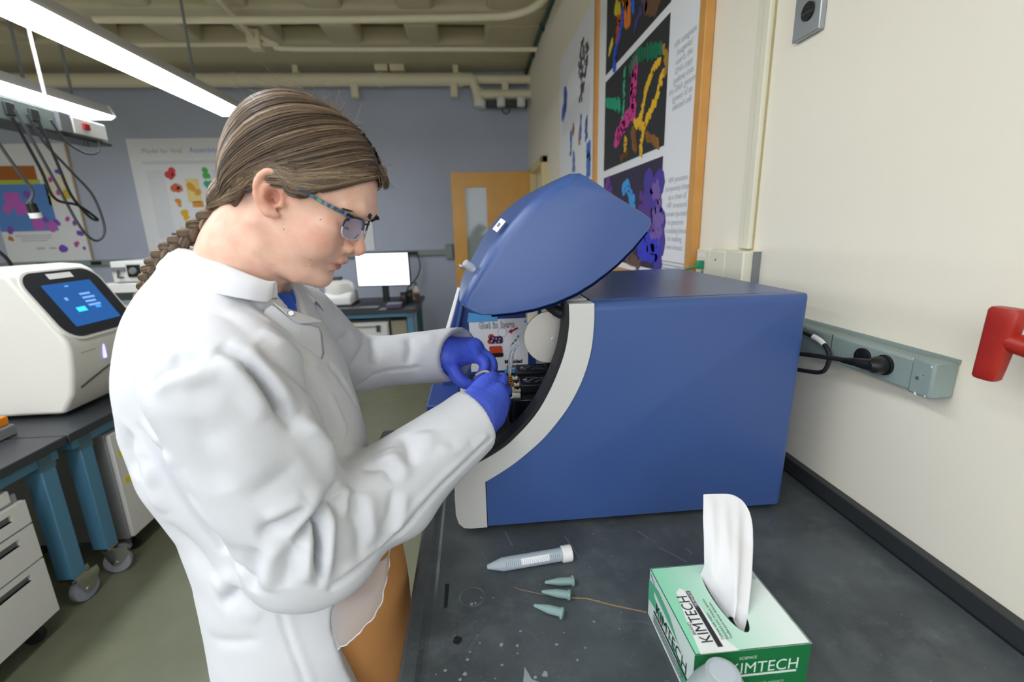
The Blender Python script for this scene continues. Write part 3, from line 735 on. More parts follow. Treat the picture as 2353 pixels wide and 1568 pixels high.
# ================================================================== the blue instrument
ins = thing('analysis_instrument', (.3, 1.13, .9), 'large blue bench instrument with beige front arch and lifted lid', 'lab machine')
Y0, Y1 = .835, 1.43
ARC = [(.222, 1.37), (.222, 1.33), (.217, 1.278), (.202, 1.224), (.178, 1.174), (.151, 1.135), (.118, 1.097), (.072, 1.058), (.040, 1.036), (.006, 1.016)]
INN = [(.174, 1.37), (.1745, 1.331), (.168, 1.285), (.154, 1.241), (.134, 1.196), (.111, 1.157), (.085, 1.126), (.051, 1.094), (.021, 1.074), (-.02, 1.052), (-.058, 1.035)]
def smooth_arc(L): return [(p.x, p.z) for p in spline([(x, 0, z) for x, z in L], 5)]
ARCs, INNs = smooth_arc(ARC), smooth_arc(INN)
bh = MB()
def shell_panel(ya, yb, sgn):
    secs = []
    for d_ in (0, .0012, .0035, .007, .011, .0155, .030):
        k = min(d_, .0155)/.0155; ins_ = .0155*(1-math.sqrt(max(0, 1-(1-k)**2)))
        P_ = [(x, min(z, 1.3715-ins_-.0004*i)) for i, (x, z) in enumerate(ARCs)]+[(.006, .9125), (.646-ins_, .9125), (.652-ins_, 1.366-ins_), (.6505-ins_, 1.3705-ins_), (.645-ins_, 1.372-ins_)]
        secs.append([(x, ya+sgn*d_, z) for x, z in P_])
    n = len(secs[0]); vs = [p for s_ in secs for p in s_]
    fs = [(s*n+i, s*n+(i+1) % n, (s+1)*n+(i+1) % n, (s+1)*n+i) for s in range(len(secs)-1) for i in range(n)]+[tuple(range(n)), tuple((len(secs)-1)*n+i for i in range(n))]
    bh.add(vs, fs)
shell_panel(Y0, None, 1); shell_panel(Y1, None, -1)
bh.prism([(.2225, .9125), (.646, .9125), (.652, 1.366), (.6505, 1.3705), (.645, 1.372), (.2225, 1.372)], 'y', Y0+.03, Y1-.03)
hs = bh.build('housing', M['blue_plastic'], ins, smooth=True)
bm = bmesh.new(); bm.from_mesh(hs.data); bmesh.ops.recalc_face_normals(bm, faces=bm.faces); bm.to_mesh(hs.data); bm.free()
hs.data.shade_smooth(); hs.data.set_sharp_from_angle(angle=math.radians(35))
# beige arch on the near side, far side and across
near = INNs+[(-.0585, .945), (-.054, .925), (-.044, .9135), (-.03, .911), (.0045, .911), (.0045, 1.0165)]+[p for p in ARCs[::-1] if p[0] > .006]
MB().prism(near, 'y', Y0-.003, Y0+.035).build('side_arch', M['beige'], ins, bevel=.004)
MB().box(.1745, .222, Y0+.035, Y1+.003, 1.325, 1.374).build('top_bar', M['beige'], ins, bevel=.01)
MB().box(-.058, .0045, Y0+.035, Y1-.04, .911, 1.033).build('front_skirt', M['beige'], ins, bevel=.008)
MB().box(-.0595, -.0575, Y0+.01, Y0+.06, .965, .985).build('rating_label', M['white_plastic'], ins)
MB().box(-.0598, -.0575, Y0+.005, Y0+.04, .99, .996).build('slot', M['black'], ins)
far_in = [(-.045, 1.33), (-.062, 1.27), (-.088, 1.19), (-.11, 1.09), (-.118, 1.02), (-.118, .915), (.21, .915), (.21, 1.36), (-.02, 1.365)]
MB().prism(far_in, 'y', Y1-.035, Y1-.003).build('far_panel', M['blue_dark'], ins, bevel=.004)
MB().tube(spline([(-.04, Y1-.018, 1.335), (-.062, Y1-.018, 1.27), (-.088, Y1-.018, 1.19), (-.112, Y1-.018, 1.09)], 6), .011, 10).build('far_edge', M['white_plastic'], ins, smooth=True)
MB().tube(spline([(-.028, Y1-.04, 1.335), (-.042, Y1-.04, 1.27), (-.062, Y1-.04, 1.19), (-.08, Y1-.04, 1.1)], 6), .006, 8).build('far_rib', M['blue_plastic'], ins, smooth=True)
MB().box(-.15, -.06, Y1-.2, Y1-.01, 1.005, 1.03).build('tray_lip', M['blue_dark'], ins, bevel=.005)
# black liner that follows the arch, gasket and floor of the chamber
gk = [(x-.006, z+.003) for x, z in INNs]
MB().prism(INNs+[(x-.0075, z+.0035) for x, z in INNs[::-1]], 'y', Y0, Y0+.045).build('gasket', M['rubber'], ins)
MB().box(.206, .2222, Y0+.03, Y1-.035, .92, 1.325).build('chamber_liner', M['black'], ins)
MB().box(-.05, .206, Y0+.035, Y1-.036, .915, .955).build('chamber_floor', M['black'], ins, bevel=.003)
MB().box(-.03, .206, Y1-.043, Y1-.036, .955, 1.062).build('inner_wall', M['black_gloss'], ins)
for yy in (Y0+.05, Y1-.06):
    for xx in (.03, .6):
        MB().lathe([(.018, 0), (.018, .0125)], (xx, yy, .9005), (0, 0, 1), 14).build('foot', M['rubber'], ins)
# silver cover plate with notched edge
c0 = (.1485, 1.291); R0 = .0535
pl = []
for k in range(46):
    a = math.radians(40+k*246/45)
    pl.append((c0[0]+R0*math.cos(a)*.96, c0[1]+R0*math.sin(a)))
pl = [p for p in pl if p[0] < .187]
pl += [(.166, 1.238), (.170, 1.243), (.174, 1.268), (.180, 1.272), (.186, 1.274), (.189, 1.325)]
cp = MB().prism(pl, 'y', .905, .909).build('cover_plate', M['steel'], ins)
for x, z in ((.157, 1.336), (.157, 1.287)):
    MB().lathe([(.0048, 0), (.0048, .0008), (.0040, .0011), (.0012, .0011), (.0010, .0006)], (x, .905, z), (0, -1, 0), 18).build('screw', M['steel'], cp)
MB().box(.105, .128, .915, .945, 1.318, 1.352).build('hinge_bracket', M['ivory'], ins, bevel=.003)
MB().box(.135, .16, .912, .935, 1.335, 1.37).build('hinge_bracket', M['ivory'], ins, bevel=.004)
MB().tube(spline([(.135, .9, 1.365), (.155, .885, 1.352), (.17, .878, 1.345), (.18, .878, 1.35)], 6), [.007+.004*min(1, i/8) for i in range(19)], 10).build('hinge_boot', M['rubber'], ins, smooth=True)
# pump modules with printed dials
md = MB().box(.078, .204, .985, 1.17, .956, 1.128).build('pump_module', M['black_gloss'], ins, bevel=.003)
MB().box(.064, .074, .985, 1.0, .956, 1.12).build('rail', M['black'], ins, bevel=.002)
MB().lathe([(.004, 0), (.004, .004)], (.0695, .985, 1.07), (0, -1, 0), 10).build('rail_screw', M['chrome'], ins, smooth=True)
for i, (y0, z1) in enumerate(((1.02, 1.151), (1.10, 1.157))):
    bl = MB().box(.098, .200, y0, y0+.068, 1.1285, z1).build('valve_block', M['black'], ins, bevel=.003)
    t_ = MB()
    cx_, cy_ = .128, y0+.034
    for a0, a1 in ((20, 120), (150, 260), (285, 350)):
        vs = []; n = 10
        for k in range(n+1):
            a = math.radians(a0+(a1-a0)*k/n)
            vs += [(cx_+.018*math.cos(a), cy_+.018*math.sin(a), z1+.0006), (cx_+.0195*math.cos(a), cy_+.0195*math.sin(a), z1+.0006)]
        t_.add(vs, [(2*k, 2*k+1, 2*k+3, 2*k+2) for k in range(n)])
    t_.add([(cx_-.02, cy_-.004, z1+.0006), (cx_-.009, cy_+.002, z1+.0006), (cx_-.012, cy_+.012, z1+.0006)], [(0, 1, 2)])
    t_.add([(cx_-.013, cy_-.013, z1+.0006), (cx_+.010, cy_+.009, z1+.0006), (cx_+.009, cy_+.0105, z1+.0006), (cx_-.014, cy_-.0115, z1+.0006)], [(0, 1, 2, 3)])
    t_.build('dial_print', ink('#9a9fa4'), bl)
    for k in range(3):
        MB().box(.150, .150+.018-.004*k, y0+.018+k*.013, y0+.021+k*.013, z1+.0003, z1+.0007).build('print_line', ink('#6d7276'), bl)
MB().box(.172, .204, 1.12, 1.30, .96, 1.205).build('side_module', M['black_gloss'], ins, bevel=.004)
# fittings and fluid lines
for i, (y, z, c) in enumerate(((1.025, 1.135, 'ivory'), (1.055, 1.14, 'ivory'), (1.10, 1.142, 'ivory'))):
    ft = MB().tube([(.098, y, z), (.083, y, z)], .0055, 10).build('fitting', M[c], ins, smooth=True)
    MB().tube([(.091, y, z-.008), (.091, y, z+.008)], .0035, 8).build('barb', M['black'], ft, smooth=True)
    MB().box(.079, .084, y-.008, y+.008, z-.008, z+.008).build('collar', M['gold'] if i == 1 else M['ivory'], ft, bevel=.001)
MB().box(.077, .096, 1.0, 1.012, 1.126, 1.136).build('terminal', M['white_plastic'], ins, bevel=.001)
MB().tube(spline([(.080, 1.03, 1.134), (.072, 1.02, 1.142), (.072, 1.015, 1.155), (.073, 1.01, 1.175)], 6), .0028, 8).build('brass_line', M['gold'], ins, smooth=True)
b = MB()
hx = [(.073+.0034*math.cos(a), 1.01+.0034*math.sin(a), 1.158+.0055*a/(2*PI)) for a in np.linspace(0, 2*PI*5, 80)]
b.tube(hx, .0013, 6).build('coiled_wire', M['gold'], ins, smooth=True)
M['clear_tube'] = mat('clear_tube', '#e6e9ec', .15, trans=.75, ior=1.2)
MB().tube(spline([(.073, 1.01, 1.18), (.074, 1.01, 1.2), (.08, 1.015, 1.232), (.092, 1.02, 1.25)], 6), [.003+.0025*min(1, i/9) for i in range(19)], 8).build('clear_line', M['clear_tube'], ins, smooth=True)
MB().tube(spline([(.079, 1.0, 1.13), (.068, .995, 1.125), (.06, .99, 1.112), (.062, .985, 1.095)], 6), .0022, 8).build('ivory_line', M['ivory'], ins, smooth=True)
MB().tube(spline([(.062, 1.01, 1.165), (.03, 1.02, 1.183), (.015, 1.03, 1.186), (-.005, 1.04, 1.175)], 6), .0028, 8).build('ivory_line', M['ivory'], ins, smooth=True)

# lifted lid: loft across the width, rounded towards the two end faces and bowed at the front
lidp = [(-.028, 1.379), (-.012, 1.407), (.006, 1.434), (.034, 1.477), (.064, 1.513), (.096, 1.546), (.13, 1.574), (.162, 1.592), (.182, 1.602), (.196, 1.602), (.212, 1.594), (.262, 1.562), (.316, 1.53), (.327, 1.521), (.329, 1.512), (.322, 1.498),
        (.298, 1.469), (.27, 1.441), (.249, 1.424), (.222, 1.404), (.191, 1.386), (.149, 1.369), (.108, 1.359), (.068, 1.354), (.03, 1.3525), (.008, 1.354), (-.008, 1.361), (-.020, 1.370)]
cxl, czl = .14, 1.46
b = MB(); secs = []
ys = [0, .004, .010, .018, .028, .05, .10, .20, .2975, .395, .495, .545, .567, .577, .585, .591, .595]
for yy in ys:
    d = min(yy, .595-yy)
    ins_ = .024*(1-math.sqrt(max(0, 1-(1-min(d, .028)/.028)**2)))
    tt = (yy-.2975)/.2975
    bow = .014*(1-tt*tt)
    L = []
    for i, (x, z) in enumerate(lidp):
        dx, dz = x-cxl, z-czl; l = math.hypot(dx, dz)
        front = max(0, (-.75*dx+.66*dz)/l)
        f = 1 if i <= 8 else .25
        k = 1-ins_*f*1.0/l
        L.append((cxl+dx*k-.75*bow*front, Y0+yy, czl+dz*k+.66*bow*front))
    secs.append(L)
n = len(lidp); vs = [p for L in secs for p in L]; fs = []
for s in range(len(secs)-1):
    for i in range(n): fs.append((s*n+i, s*n+(i+1) % n, (s+1)*n+(i+1) % n, (s+1)*n+i))
fs.append(tuple(range(n))); fs.append(tuple((len(secs)-1)*n+i for i in range(n))[::-1])
lid = b.add(vs, fs).build('lid', M['blue_plastic'], ins, smooth=True, bevel=0)
bm = bmesh.new(); bm.from_mesh(lid.data); bmesh.ops.recalc_face_normals(bm, faces=bm.faces); bm.to_mesh(lid.data); bm.free()
lid.data.set_sharp_from_angle(angle=math.radians(50)); lid.data.shade_smooth(); lid.data.set_sharp_from_angle(angle=math.radians(50))
b = MB()
bp = [(x, z) for x, z in lidp[15:25]]
b.add([(x, y, z-.0015) for x, z in bp for y in (Y0+.004, Y0+.59)], [(2*i, 2*i+1, 2*i+3, 2*i+2) for i in range(len(bp)-1)])
b.build('lid_edge_seal', M['blue_dark'], lid)
# label and clear finger tab on the lid front
def lidfront(x, z, y): return (x, y, z)
fx, fz = Vector((.80, 0, .60)).normalized(), Vector((-.66, 0, .75)).normalized()
cL = Vector((.0535, Y0+.030, 1.5135)); u_ = Vector((.66, 0, .75)).normalized()*.0125; v_ = Vector((-.30, .88, .26)).normalized()*.0115
nL = Vector((-.72, -.42, .62)).normalized()*.0045
MB().add([cL+nL-u_-v_, cL+nL+u_-v_, cL+nL+u_+v_, cL+nL-u_+v_], [(0, 1, 2, 3)]).build('paper_label', M['paper'], lid)
nL2 = nL*1.3
MB().add([cL+nL2-u_*.3-v_*.3, cL+nL2+u_*.3-v_*.3, cL+nL2+u_*.3+v_*.3, cL+nL2-u_*.3+v_*.3], [(0, 1, 2, 3)]).build('label_print', ink('#777777'), lid)
tp = Vector((.0005, Y0+.04, 1.437))
MB().tube([tp+nL*.0, tp+nL*5.2], [.0085, .0075], 12).build('finger_tab', mat('clear_tab', '#e8ecf0', .2, trans=.5), lid, smooth=True, bevel=.002)

# paper notice taped to the inner wall
nt_ = thing('taped_notice', (.07, 1.39, 1.16), 'white paper notice reading Get in here, taped inside the blue instrument', 'notice')
ny = 1.392
MB().box(-.021, .16, ny, ny+.001, 1.072, 1.238).build('sheet', M['paper'], nt_)
def tapes(pts): return MB().add([(x, ny-.0012, z) for x, z in pts], [tuple(range(len(pts)))]).build('tape_strip', M['tape'], nt_)
tapes([(-.026, 1.232), (.066, 1.232), (.068, 1.247), (-.02, 1.262)]); tapes([(.148, 1.226), (.166, 1.216), (.163, 1.236), (.156, 1.236)])
tapes([(.083, 1.052), (.163, 1.051), (.161, 1.078), (.084, 1.075)])
text('Get in here', .0275, ink('#101010'), nt_, 'lettering', (.064, ny, 1.2105), (1, 0, 0), (0, 0, 1), bold=.0016, squeeze=.80)
text('Get in here', .0275, ink('#f4f4f6'), nt_, 'lettering_fill', (.064, ny-.0004, 1.2105), (1, 0, 0), (0, 0, 1), bold=.0, squeeze=.80, chars=1.07)
text('Misfolded', .017, ink('#101010'), nt_, 'lettering', (.113, ny, 1.094), (1, 0, 0), (0, 0, 1), bold=.0007, squeeze=.85)
text('protein', .017, ink('#101010'), nt_, 'lettering', (.113, ny, 1.0795), (1, 0, 0), (0, 0, 1), bold=.0007, squeeze=.85)
b = MB(); vs = []
for k in range(33):
    a = 2*PI*k/32
    for r in (.0135, .0145): vs.append((.081+r*math.cos(a), ny-.0006, 1.195+r*math.sin(a)))
b.add(vs, [(2*k, 2*k+1, 2*k+3, 2*k+2) for k in range(32)]).build('circle_print', ink('#b04038'), nt_)
ar = [(.098, 1.196), (.111, 1.206), (.1105, 1.2015), (.128, 1.2105), (.1305, 1.2045), (.112, 1.196), (.1115, 1.190)]
MB().add([(x, ny-.0006, z) for x, z in ar], [tuple(range(7))]).build('arrow_print', ink('#b0202a'), nt_)
def nb(color, L, name='figure_print'):
    b = MB()
    for i, (x, z, r) in enumerate(L): b.disc((x, ny-.0007-.00004*i, z), (0, -1, 0), r, 12)
    o = b.build(name, ink(color), nt_); o['kind'] = 'stuff'; return o
nb('#c9382e', [(.046, 1.182, .010), (.041, 1.168, .008)]); nb('#3b1f4d', [(.048+.0085*i, 1.168+dz, .0085) for i in range(4) for dz in (0, .008)])
nb('#cf4a2a', [(.045+.009*i, 1.146, .0075) for i in range(4)]+[(.046+.009*i, 1.137, .0075) for i in range(4)]); nb('#2b0f12', [(.047+.009*i, 1.124, .0085) for i in range(4)])
b = MB()
for x, z in ((.047, 1.170), (.058, 1.163), (.069, 1.167), (.072, 1.175), (.061, 1.176), (.051, 1.178)): b.disc((x, ny-.0012, z), (0, -1, 0), .0024, 8)
b.build('figure_print', ink('#e7c9ef'), nt_)
nb('#9c2f20', [(.022, 1.128, .011), (.031, 1.118, .010), (.015, 1.136, .008), (.024, 1.11, .008)]); nb('#6a1e18', [(.03, 1.107, .006), (.035, 1.1, .006), (.022, 1.12, .004)])
b = MB()
ch = [(.104, 1.149), (.110, 1.158), (.113, 1.156), (.118, 1.168), (.122, 1.165), (.128, 1.180), (.131, 1.178)]
for (x0, z0), (x1, z1) in zip(ch[:-1], ch[1:]): b.tube([(x0, ny-.0006, z0), (x1, ny-.0006, z1)], .0007, 5)
for x, z in ch[1::2]: b.disc((x+.003, ny-.0006, z+.001), (0, -1, 0), .003, 8)
b.build('chain_print', ink('#555860'), nt_)

# ================================================================== on the cream wall
xw = XW
fr = thing('framed_poster', (XW, 2.2, 1.25), 'tall framed poster of coloured proteins with a wood frame on cream wall', 'poster')
fz0, fz1, fy0, fy1 = 1.255, 2.95, 1.549, 2.90
for nm, bx in (('frame_side', (fy0, fy0+.044, fz0, fz1)), ('frame_side', (fy1-.044, fy1, fz0, fz1)), ('frame_side', (fy0+.044, fy1-.044, fz0, fz0+.04)), ('frame_side', (fy0+.044, fy1-.044, fz1-.04, fz1))):
    MB().box(xw-.032, xw-.001, *bx).build(nm, M['frame_wood'], fr, bevel=.003)
px_ = xw-.012
MB().box(px_, px_+.008, fy0+.044, fy1-.044, fz0+.04, fz1-.04).build('sheet', M['paper'], fr)
def wr(name, y0, y1, z0, z1, c, d=.0012, par=None):
    x = px_-d
    return MB().add([(x, y1, z0), (x, y0, z0), (x, y0, z1), (x, y1, z1)], [(0, 1, 2, 3)]).build(name, ink(c), par or fr)
def wb(name, color, pts, r, n=6, j=.6, d=.002, par=None, rs=.6):
    """dots strewn along a path on the cream wall's prints"""
    b = MB()
    P = spline([(0, y, z) for y, z in pts], 5) if len(pts) > 1 else [Vector((0, *pts[0]))]
    for i, p in enumerate(P):
        for k in range(n):
            b.disc((px_-d-.00005*((i*n+k) % 12), p.y+rng.uniform(-j, j)*r, p.z+rng.uniform(-j, j)*r), (-1, 0, 0), r*rng.uniform(.3, rs), 8)
    o = b.build(name, ink(color), par or fr); o['kind'] = 'stuff'; return o
def wstripes(name, color, pts, r, w=.005, d=.0018):
    b = MB()
    for y, z in [(p.y, p.z) for p in spline([(0, y, z) for y, z in pts], 5)]:
        s = rng.uniform(.6, 1.1)*r
        b.tube([(px_-d, y+.3*s, z+s), (px_-d, y, z), (px_-d, y-.2*s, z-s)], w, 4)
    o = b.build(name, ink(color), fr); o['kind'] = 'stuff'; return o
p_ = wr('picture', 1.868, 2.712, 2.296, 2.78, '#25272b'); wr('picture', 1.868, 2.712, 1.806, 2.262, '#25282c'); wr('picture', 1.872, 2.706, 1.322, 1.768, '#2e2647')
# upper picture
wb('molecule', '#6b4a34', [(2.15, 2.5), (2.1, 2.4), (2.0, 2.36)], .06, 5); wb('molecule', '#3a3a78', [(2.093, 2.45), (2.25, 2.36)], .03)
wb('molecule', '#e07a22', [(2.42, 2.58), (2.39, 2.50), (2.363, 2.44)], .05, 10); wb('molecule', '#c04a22', [(2.49, 2.50), (2.505, 2.42)], .035, 9); wb('molecule', '#d8c428', [(2.55, 2.56), (2.50, 2.52)], .03, 8)
wb('molecule', '#2a5be0', [(2.429, 2.50), (2.458, 2.431), (2.514, 2.379), (2.546, 2.34), (2.551, 2.285)], .028, 6); wb('molecule', '#2a6be8', [(2.30, 2.5), (2.288, 2.44)], .022); wb('molecule', '#e8d94a', [(2.601, 2.42), (2.638, 2.39)], .022)
# middle picture
wstripes('molecule', '#1f7a58', [(2.30, 2.20), (2.22, 2.225), (2.1, 2.205), (2.0, 2.18), (1.93, 2.165)], .035)
wstripes('molecule', '#2fae84', [(2.67, 2.15), (2.56, 2.12), (2.44, 2.085)], .035, .007)
wb('molecule', '#37b48a', [(2.383, 2.221), (2.382, 2.095), (2.40, 2.0)], .02, 5)
wb('molecule', '#8a5a2c', [(2.23, 1.92), (2.207, 1.855)], .035, 8); wstripes('molecule', '#9a6a34', [(2.06, 1.875), (1.98, 1.845), (1.92, 1.82)], .025, .004); wstripes('molecule', '#7d532c', [(2.4, 1.83), (2.3, 1.845)], .02, .004)
wb('molecule', '#b3872f', [(1.919, 2.165), (1.885, 2.113), (1.89, 2.07)], .02, 5)
wb('molecule', '#efbb28', [(1.958, 2.126), (2.014, 2.119), (2.035, 2.093), (2.081, 2.068), (2.103, 2.035), (2.124, 1.987), (2.147, 1.952), (2.101, 1.902), (2.122, 1.852), (2.117, 1.815)], .021, 4)
wb('molecule', '#f2be22', [(1.905, 2.076), (1.936, 2.041), (1.965, 2.0), (2.008, 1.969), (2.054, 1.946), (2.089, 1.918), (2.16, 1.94), (2.219, 1.962)], .022, 4); wb('molecule', '#e9b52a', [(2.337, 1.91), (2.34, 1.87)], .022)
wb('molecule', '#d43f93', [(2.235, 2.195), (2.239, 2.142), (2.25, 2.085), (2.245, 2.023), (2.347, 1.989), (2.42, 1.965), (2.483, 1.935)], .042, 13, .7, .0024, None, .4)
# lower picture
wb('picture_haze', '#4a3aa0', [(1.97, 1.62), (1.93, 1.5), (1.92, 1.40)], .10, 6, .7, .0016); wb('picture_haze', '#2f3ad0', [(1.99, 1.44), (1.90, 1.39), (2.06, 1.40)], .055, 6); wb('picture_haze', '#6b3f9c', [(2.64, 1.74), (2.60, 1.66)], .06, 5, .6, .0016)
wb('picture_haze', '#6a5048', [(2.26, 1.36), (2.1, 1.33)], .04, 5); wb('molecule', '#3e9fe8', [(2.352, 1.675), (2.30, 1.69), (2.241, 1.65), (2.198, 1.60)], .035, 5); wb('molecule', '#7a5fae', [(1.92, 1.64), (1.903, 1.55), (1.88, 1.48), (1.94, 1.43)], .04, 5, .9)
wb('molecule', '#5a3a8e', [(2.1, 1.6), (2.0, 1.52)], .05, 4, .9)
for (s_, z_) in zip(['HIV integrase', '(magenta)', 'inserts this', 'DNA copy', '(yellow) into', 'the DNA genome', '(green) of an', 'infected cell'], [2.124, 2.094, 2.064, 2.034, 2.004, 1.974, 1.944, 1.914]):
    text(s_, .031, M['ink_grey'], fr, 'caption_line', (px_-.001, 1.731, z_), (0, -1, 0), (0, 0, 1))
for (s_, z_) in zip(['HIV protease', '(turquoise) chops', 'up a chain of', 'HIV structural', 'protein (purple)', 'to generate', 'the building blocks', 'for making', 'new viruses'], [1.66, 1.629, 1.598, 1.567, 1.536, 1.505, 1.474, 1.443, 1.412]):
    text(s_, .030, M['ink_grey'], fr, 'caption_line', (px_-.001, 1.726, z_), (0, -1, 0), (0, 0, 1))
for i in range(4): wr('fine_print', 1.62, 1.845-.02*(i % 2), 1.362-.013*i, 1.366-.013*i, '#a9adb5')

p2w = thing('research_poster', (XW, 3.5, 1.75), 'blue-printed white poster beyond the framed one on the cream wall', 'poster')
MB().box(xw-.012, xw-.002, 2.96, 4.06, 1.72, 2.78).build('sheet', M['paper'], p2w)
wb('figure', '#3f66c0', [(3.83, 2.5), (3.81, 2.42), (3.9, 2.37)], .055, 8, par=p2w); wb('figure', '#5a4a60', [(3.25, 2.63), (3.33, 2.58), (3.15, 2.56), (3.33, 2.49), (3.16, 2.47), (3.26, 2.39), (3.3, 2.35)], .05, 2, .9, par=p2w, rs=.4)
wb('figure', '#4a6ec8', [(3.60, 2.17), (3.615, 2.05)], .035, 4, par=p2w); wb('figure', '#4a6ec8', [(3.29, 2.2), (3.3, 2.08)], .03, 4, par=p2w); wb('figure', '#3f62b8', [(3.14, 2.16), (3.135, 2.06)], .035, 5, par=p2w)
wb('figure', '#4f7bd0', [(3.075, 1.97), (3.07, 1.85)], .055, 9, par=p2w); wb('figure', '#6f86c8', [(3.5, 2.0), (3.51, 1.93)], .05, 4, par=p2w); wb('figure', '#c06a48', [(3.52, 2.21), (3.525, 2.17)], .03, 5, par=p2w); wb('figure', '#c8864a', [(3.325, 2.14), (3.33, 2.07)], .03, 5, par=p2w)
for i in range(14): wr('caption_line', 3.05, 3.95, 2.36-.012*i, 2.363-.012*i, '#d3d6e2', par=p2w)

cd = thing('surface_conduit', (XW, 1.26, 1.43), 'cream surface conduit running up the cream wall from its junction box', 'conduit')
MB().box(xw-.016, xw-.0005, 1.241, 1.268, 1.435, 3.36).build('channel', M['cream_plastic'], cd, bevel=.003)
MB().box(xw-.004, xw-.0005, 1.2375, 1.2405, 1.435, 3.36).build('paint_seam', mat('seam_tan', '#b7a878', .6), cd)
MB().box(xw-.010, xw-.0005, 1.268, 1.3, 1.435, 3.36).build('channel_base', M['cream_plastic'], cd, bevel=.003)
MB().box(xw-.045, xw-.0005, 1.298, 1.392, 1.18, 1.428).build('box_body', M['cream_plastic'], cd, bevel=.006)
MB().box(xw-.047, xw-.0005, 1.206, 1.296, 1.18, 1.431).build('box_body', M['cream_plastic'], cd, bevel=.004)
MB().lathe([(.003, 0), (.003, .002)], (xw-.0455, 1.352, 1.40), (-1, 0, 0), 8).build('screw', M['grey'], cd)
MB().box(xw-.02, xw-.0005, 1.199, 1.206, 1.31, 1.43).build('box_gap', M['grey'], cd)
jk = thing('network_jack', (XW, 1.5, 1.4), 'cream wall plate with white label and green plug beside the poster frame', 'wall plate')
MB().box(xw-.012, xw-.0005, 1.452, 1.543, 1.29, 1.424).build('plate', M['cream_plastic'], jk, bevel=.005)
MB().box(xw-.0135, xw-.0115, 1.482, 1.528, 1.396, 1.412).build('label_window', M['white_plastic'], jk, bevel=.001)
MB().box(xw-.014, xw-.011, 1.486, 1.496, 1.33, 1.352).build('port', M['green_cable'], jk, bevel=.001)
nc = thing('network_cable', (XW, 1.5, 1.37), 'green network cable plugged into the cream wall plate', 'cable')
MB().box(xw-.034, xw-.0125, 1.484, 1.498, 1.36, 1.388).build('plug', M['green_cable'], nc, bevel=.003)
MB().tube(spline([(xw-.03, 1.491, 1.368), (xw-.05, 1.505, 1.362), (xw-.06, 1.55, 1.345), (xw-.06, 1.60, 1.325), (xw-.06, 1.66, 1.28)], 6), .004, 8).build('cord', M['green_cable'], nc, smooth=True)

ob = thing('wall_outlet', (XW, 1.1, 1.95), 'steel double outlet plate high on the cream wall', 'outlet')
xo = xw-.014
MB().box(xo, xw-.0005, 1.060, 1.146, 1.909, 2.06).build('plate', M['zinc'], ob, bevel=.002)
for zc in (1.957, 2.008):
    fc = MB().prism([(1.0985+.019*math.cos(a)*(1), zc+.0185*math.sin(a)) for a in np.linspace(0, 2*PI, 28)[:-1]], 'x', xo-.004, xo).build('receptacle', M['black'], ob)
    MB().box(xo-.0045, xo-.004, 1.108, 1.111, zc, zc+.011).box(xo-.0045, xo-.004, 1.086, 1.090, zc, zc+.011).box(xo-.0045, xo-.004, 1.096, 1.101, zc-.013, zc-.007).build('slots', M['rubber'], fc)
    MB().box(xo-.0048, xo-.0042, 1.082, 1.115, zc-.0035, zc-.0028).build('scuff', M['grey'], fc)
MB().lathe([(.004, 0), (.004, .003), (.002, .004)], (xo, 1.0985, 1.9825), (-1, 0, 0), 12).build('screw', M['chrome'], ob, smooth=True)

# grey raceway with plugged outlet behind the instrument
rw = thing('wall_raceway', (XW, 1.2, 1.25), 'grey-green raceway with chipped end cap along the cream wall', 'raceway')
MB().box(xw-.042, xw-.0005, .652, 1.9, 1.221, 1.279).build('channel', M['teal_grey'], rw, bevel=.005)
MB().box(xw-.005, xw-.0003, .647, 1.9, 1.2785, 1.285).build('back_flange', M['teal_grey'], rw)
MB().box(xw-.0436, xw-.0005, .648, .688, 1.219, 1.281).build('end_cap', M['teal_grey'], rw, bevel=.004)
MB().box(xw-.0425, xw-.041, .8665, .8675, 1.222, 1.278).build('cover_seam', M['rubber'], rw)
MB().lathe([(.0035, 0), (.003, .0025)], (xw-.0436, .672, 1.249), (-1, 0, 0), 10).build('screw', M['chrome'], rw, smooth=True)
MB().lathe([(.0015, 0), (.001, .001)], (xw-.0436, .664, 1.256), (-1, 0, 0), 8).build('screw', M['chrome'], rw, smooth=True)
bb = MB()
for yy, zz, rr_ in ((.653, 1.274, .0016), (.672, 1.2215, .0022), (.655, 1.2225, .0014), (.686, 1.279, .0012)):
    bb.disc((xw-.0441, yy, zz), (-1, 0, 0), rr_, 7, 1.5)
bb.build('chipped_paint', M['white_plastic'], rw)
for yy in (.786, .738):
    rc = MB().lathe([(.0185, 0), (.0185, .004), (.016, .005)], (xw-.042, yy, 1.252), (-1, 0, 0), 26).build('receptacle', M['black'], rw, smooth=True)
    MB().box(xw-.0478, xw-.0468, yy-.010, yy-.007, 1.252, 1.262).box(xw-.0478, xw-.0468, yy+.007, yy+.010, 1.252, 1.262).box(xw-.0478, xw-.0468, yy-.003, yy+.003, 1.239, 1.245).build('slots', M['rubber'], rc)
pc = thing('electric_cable', (.72, .75, 1.25), 'black power cord with moulded plug in the grey raceway outlet', 'cord')
MB().lathe([(.016, .004), (.0165, .012), (.0135, .024), (.008, .03)], (xw-.0445, .738, 1.252), (-1, 0, 0), 20).build('plug_body', M['black'], pc, smooth=True)
MB().tube([(xw-.064, .738, 1.252), (xw-.068, .752, 1.2505), (xw-.070, .772, 1.249)], [.0115, .0105, .008], 14).build('plug_neck', M['black'], pc, smooth=True)
gr = MB()
for k in range(5): gr.tube([(xw-.0705-.0006*k, .773+.0055*k, 1.2485-.0008*k), (xw-.0708-.0006*k, .7765+.0055*k, 1.2482-.0008*k)], .0078-.0006*k, 12)
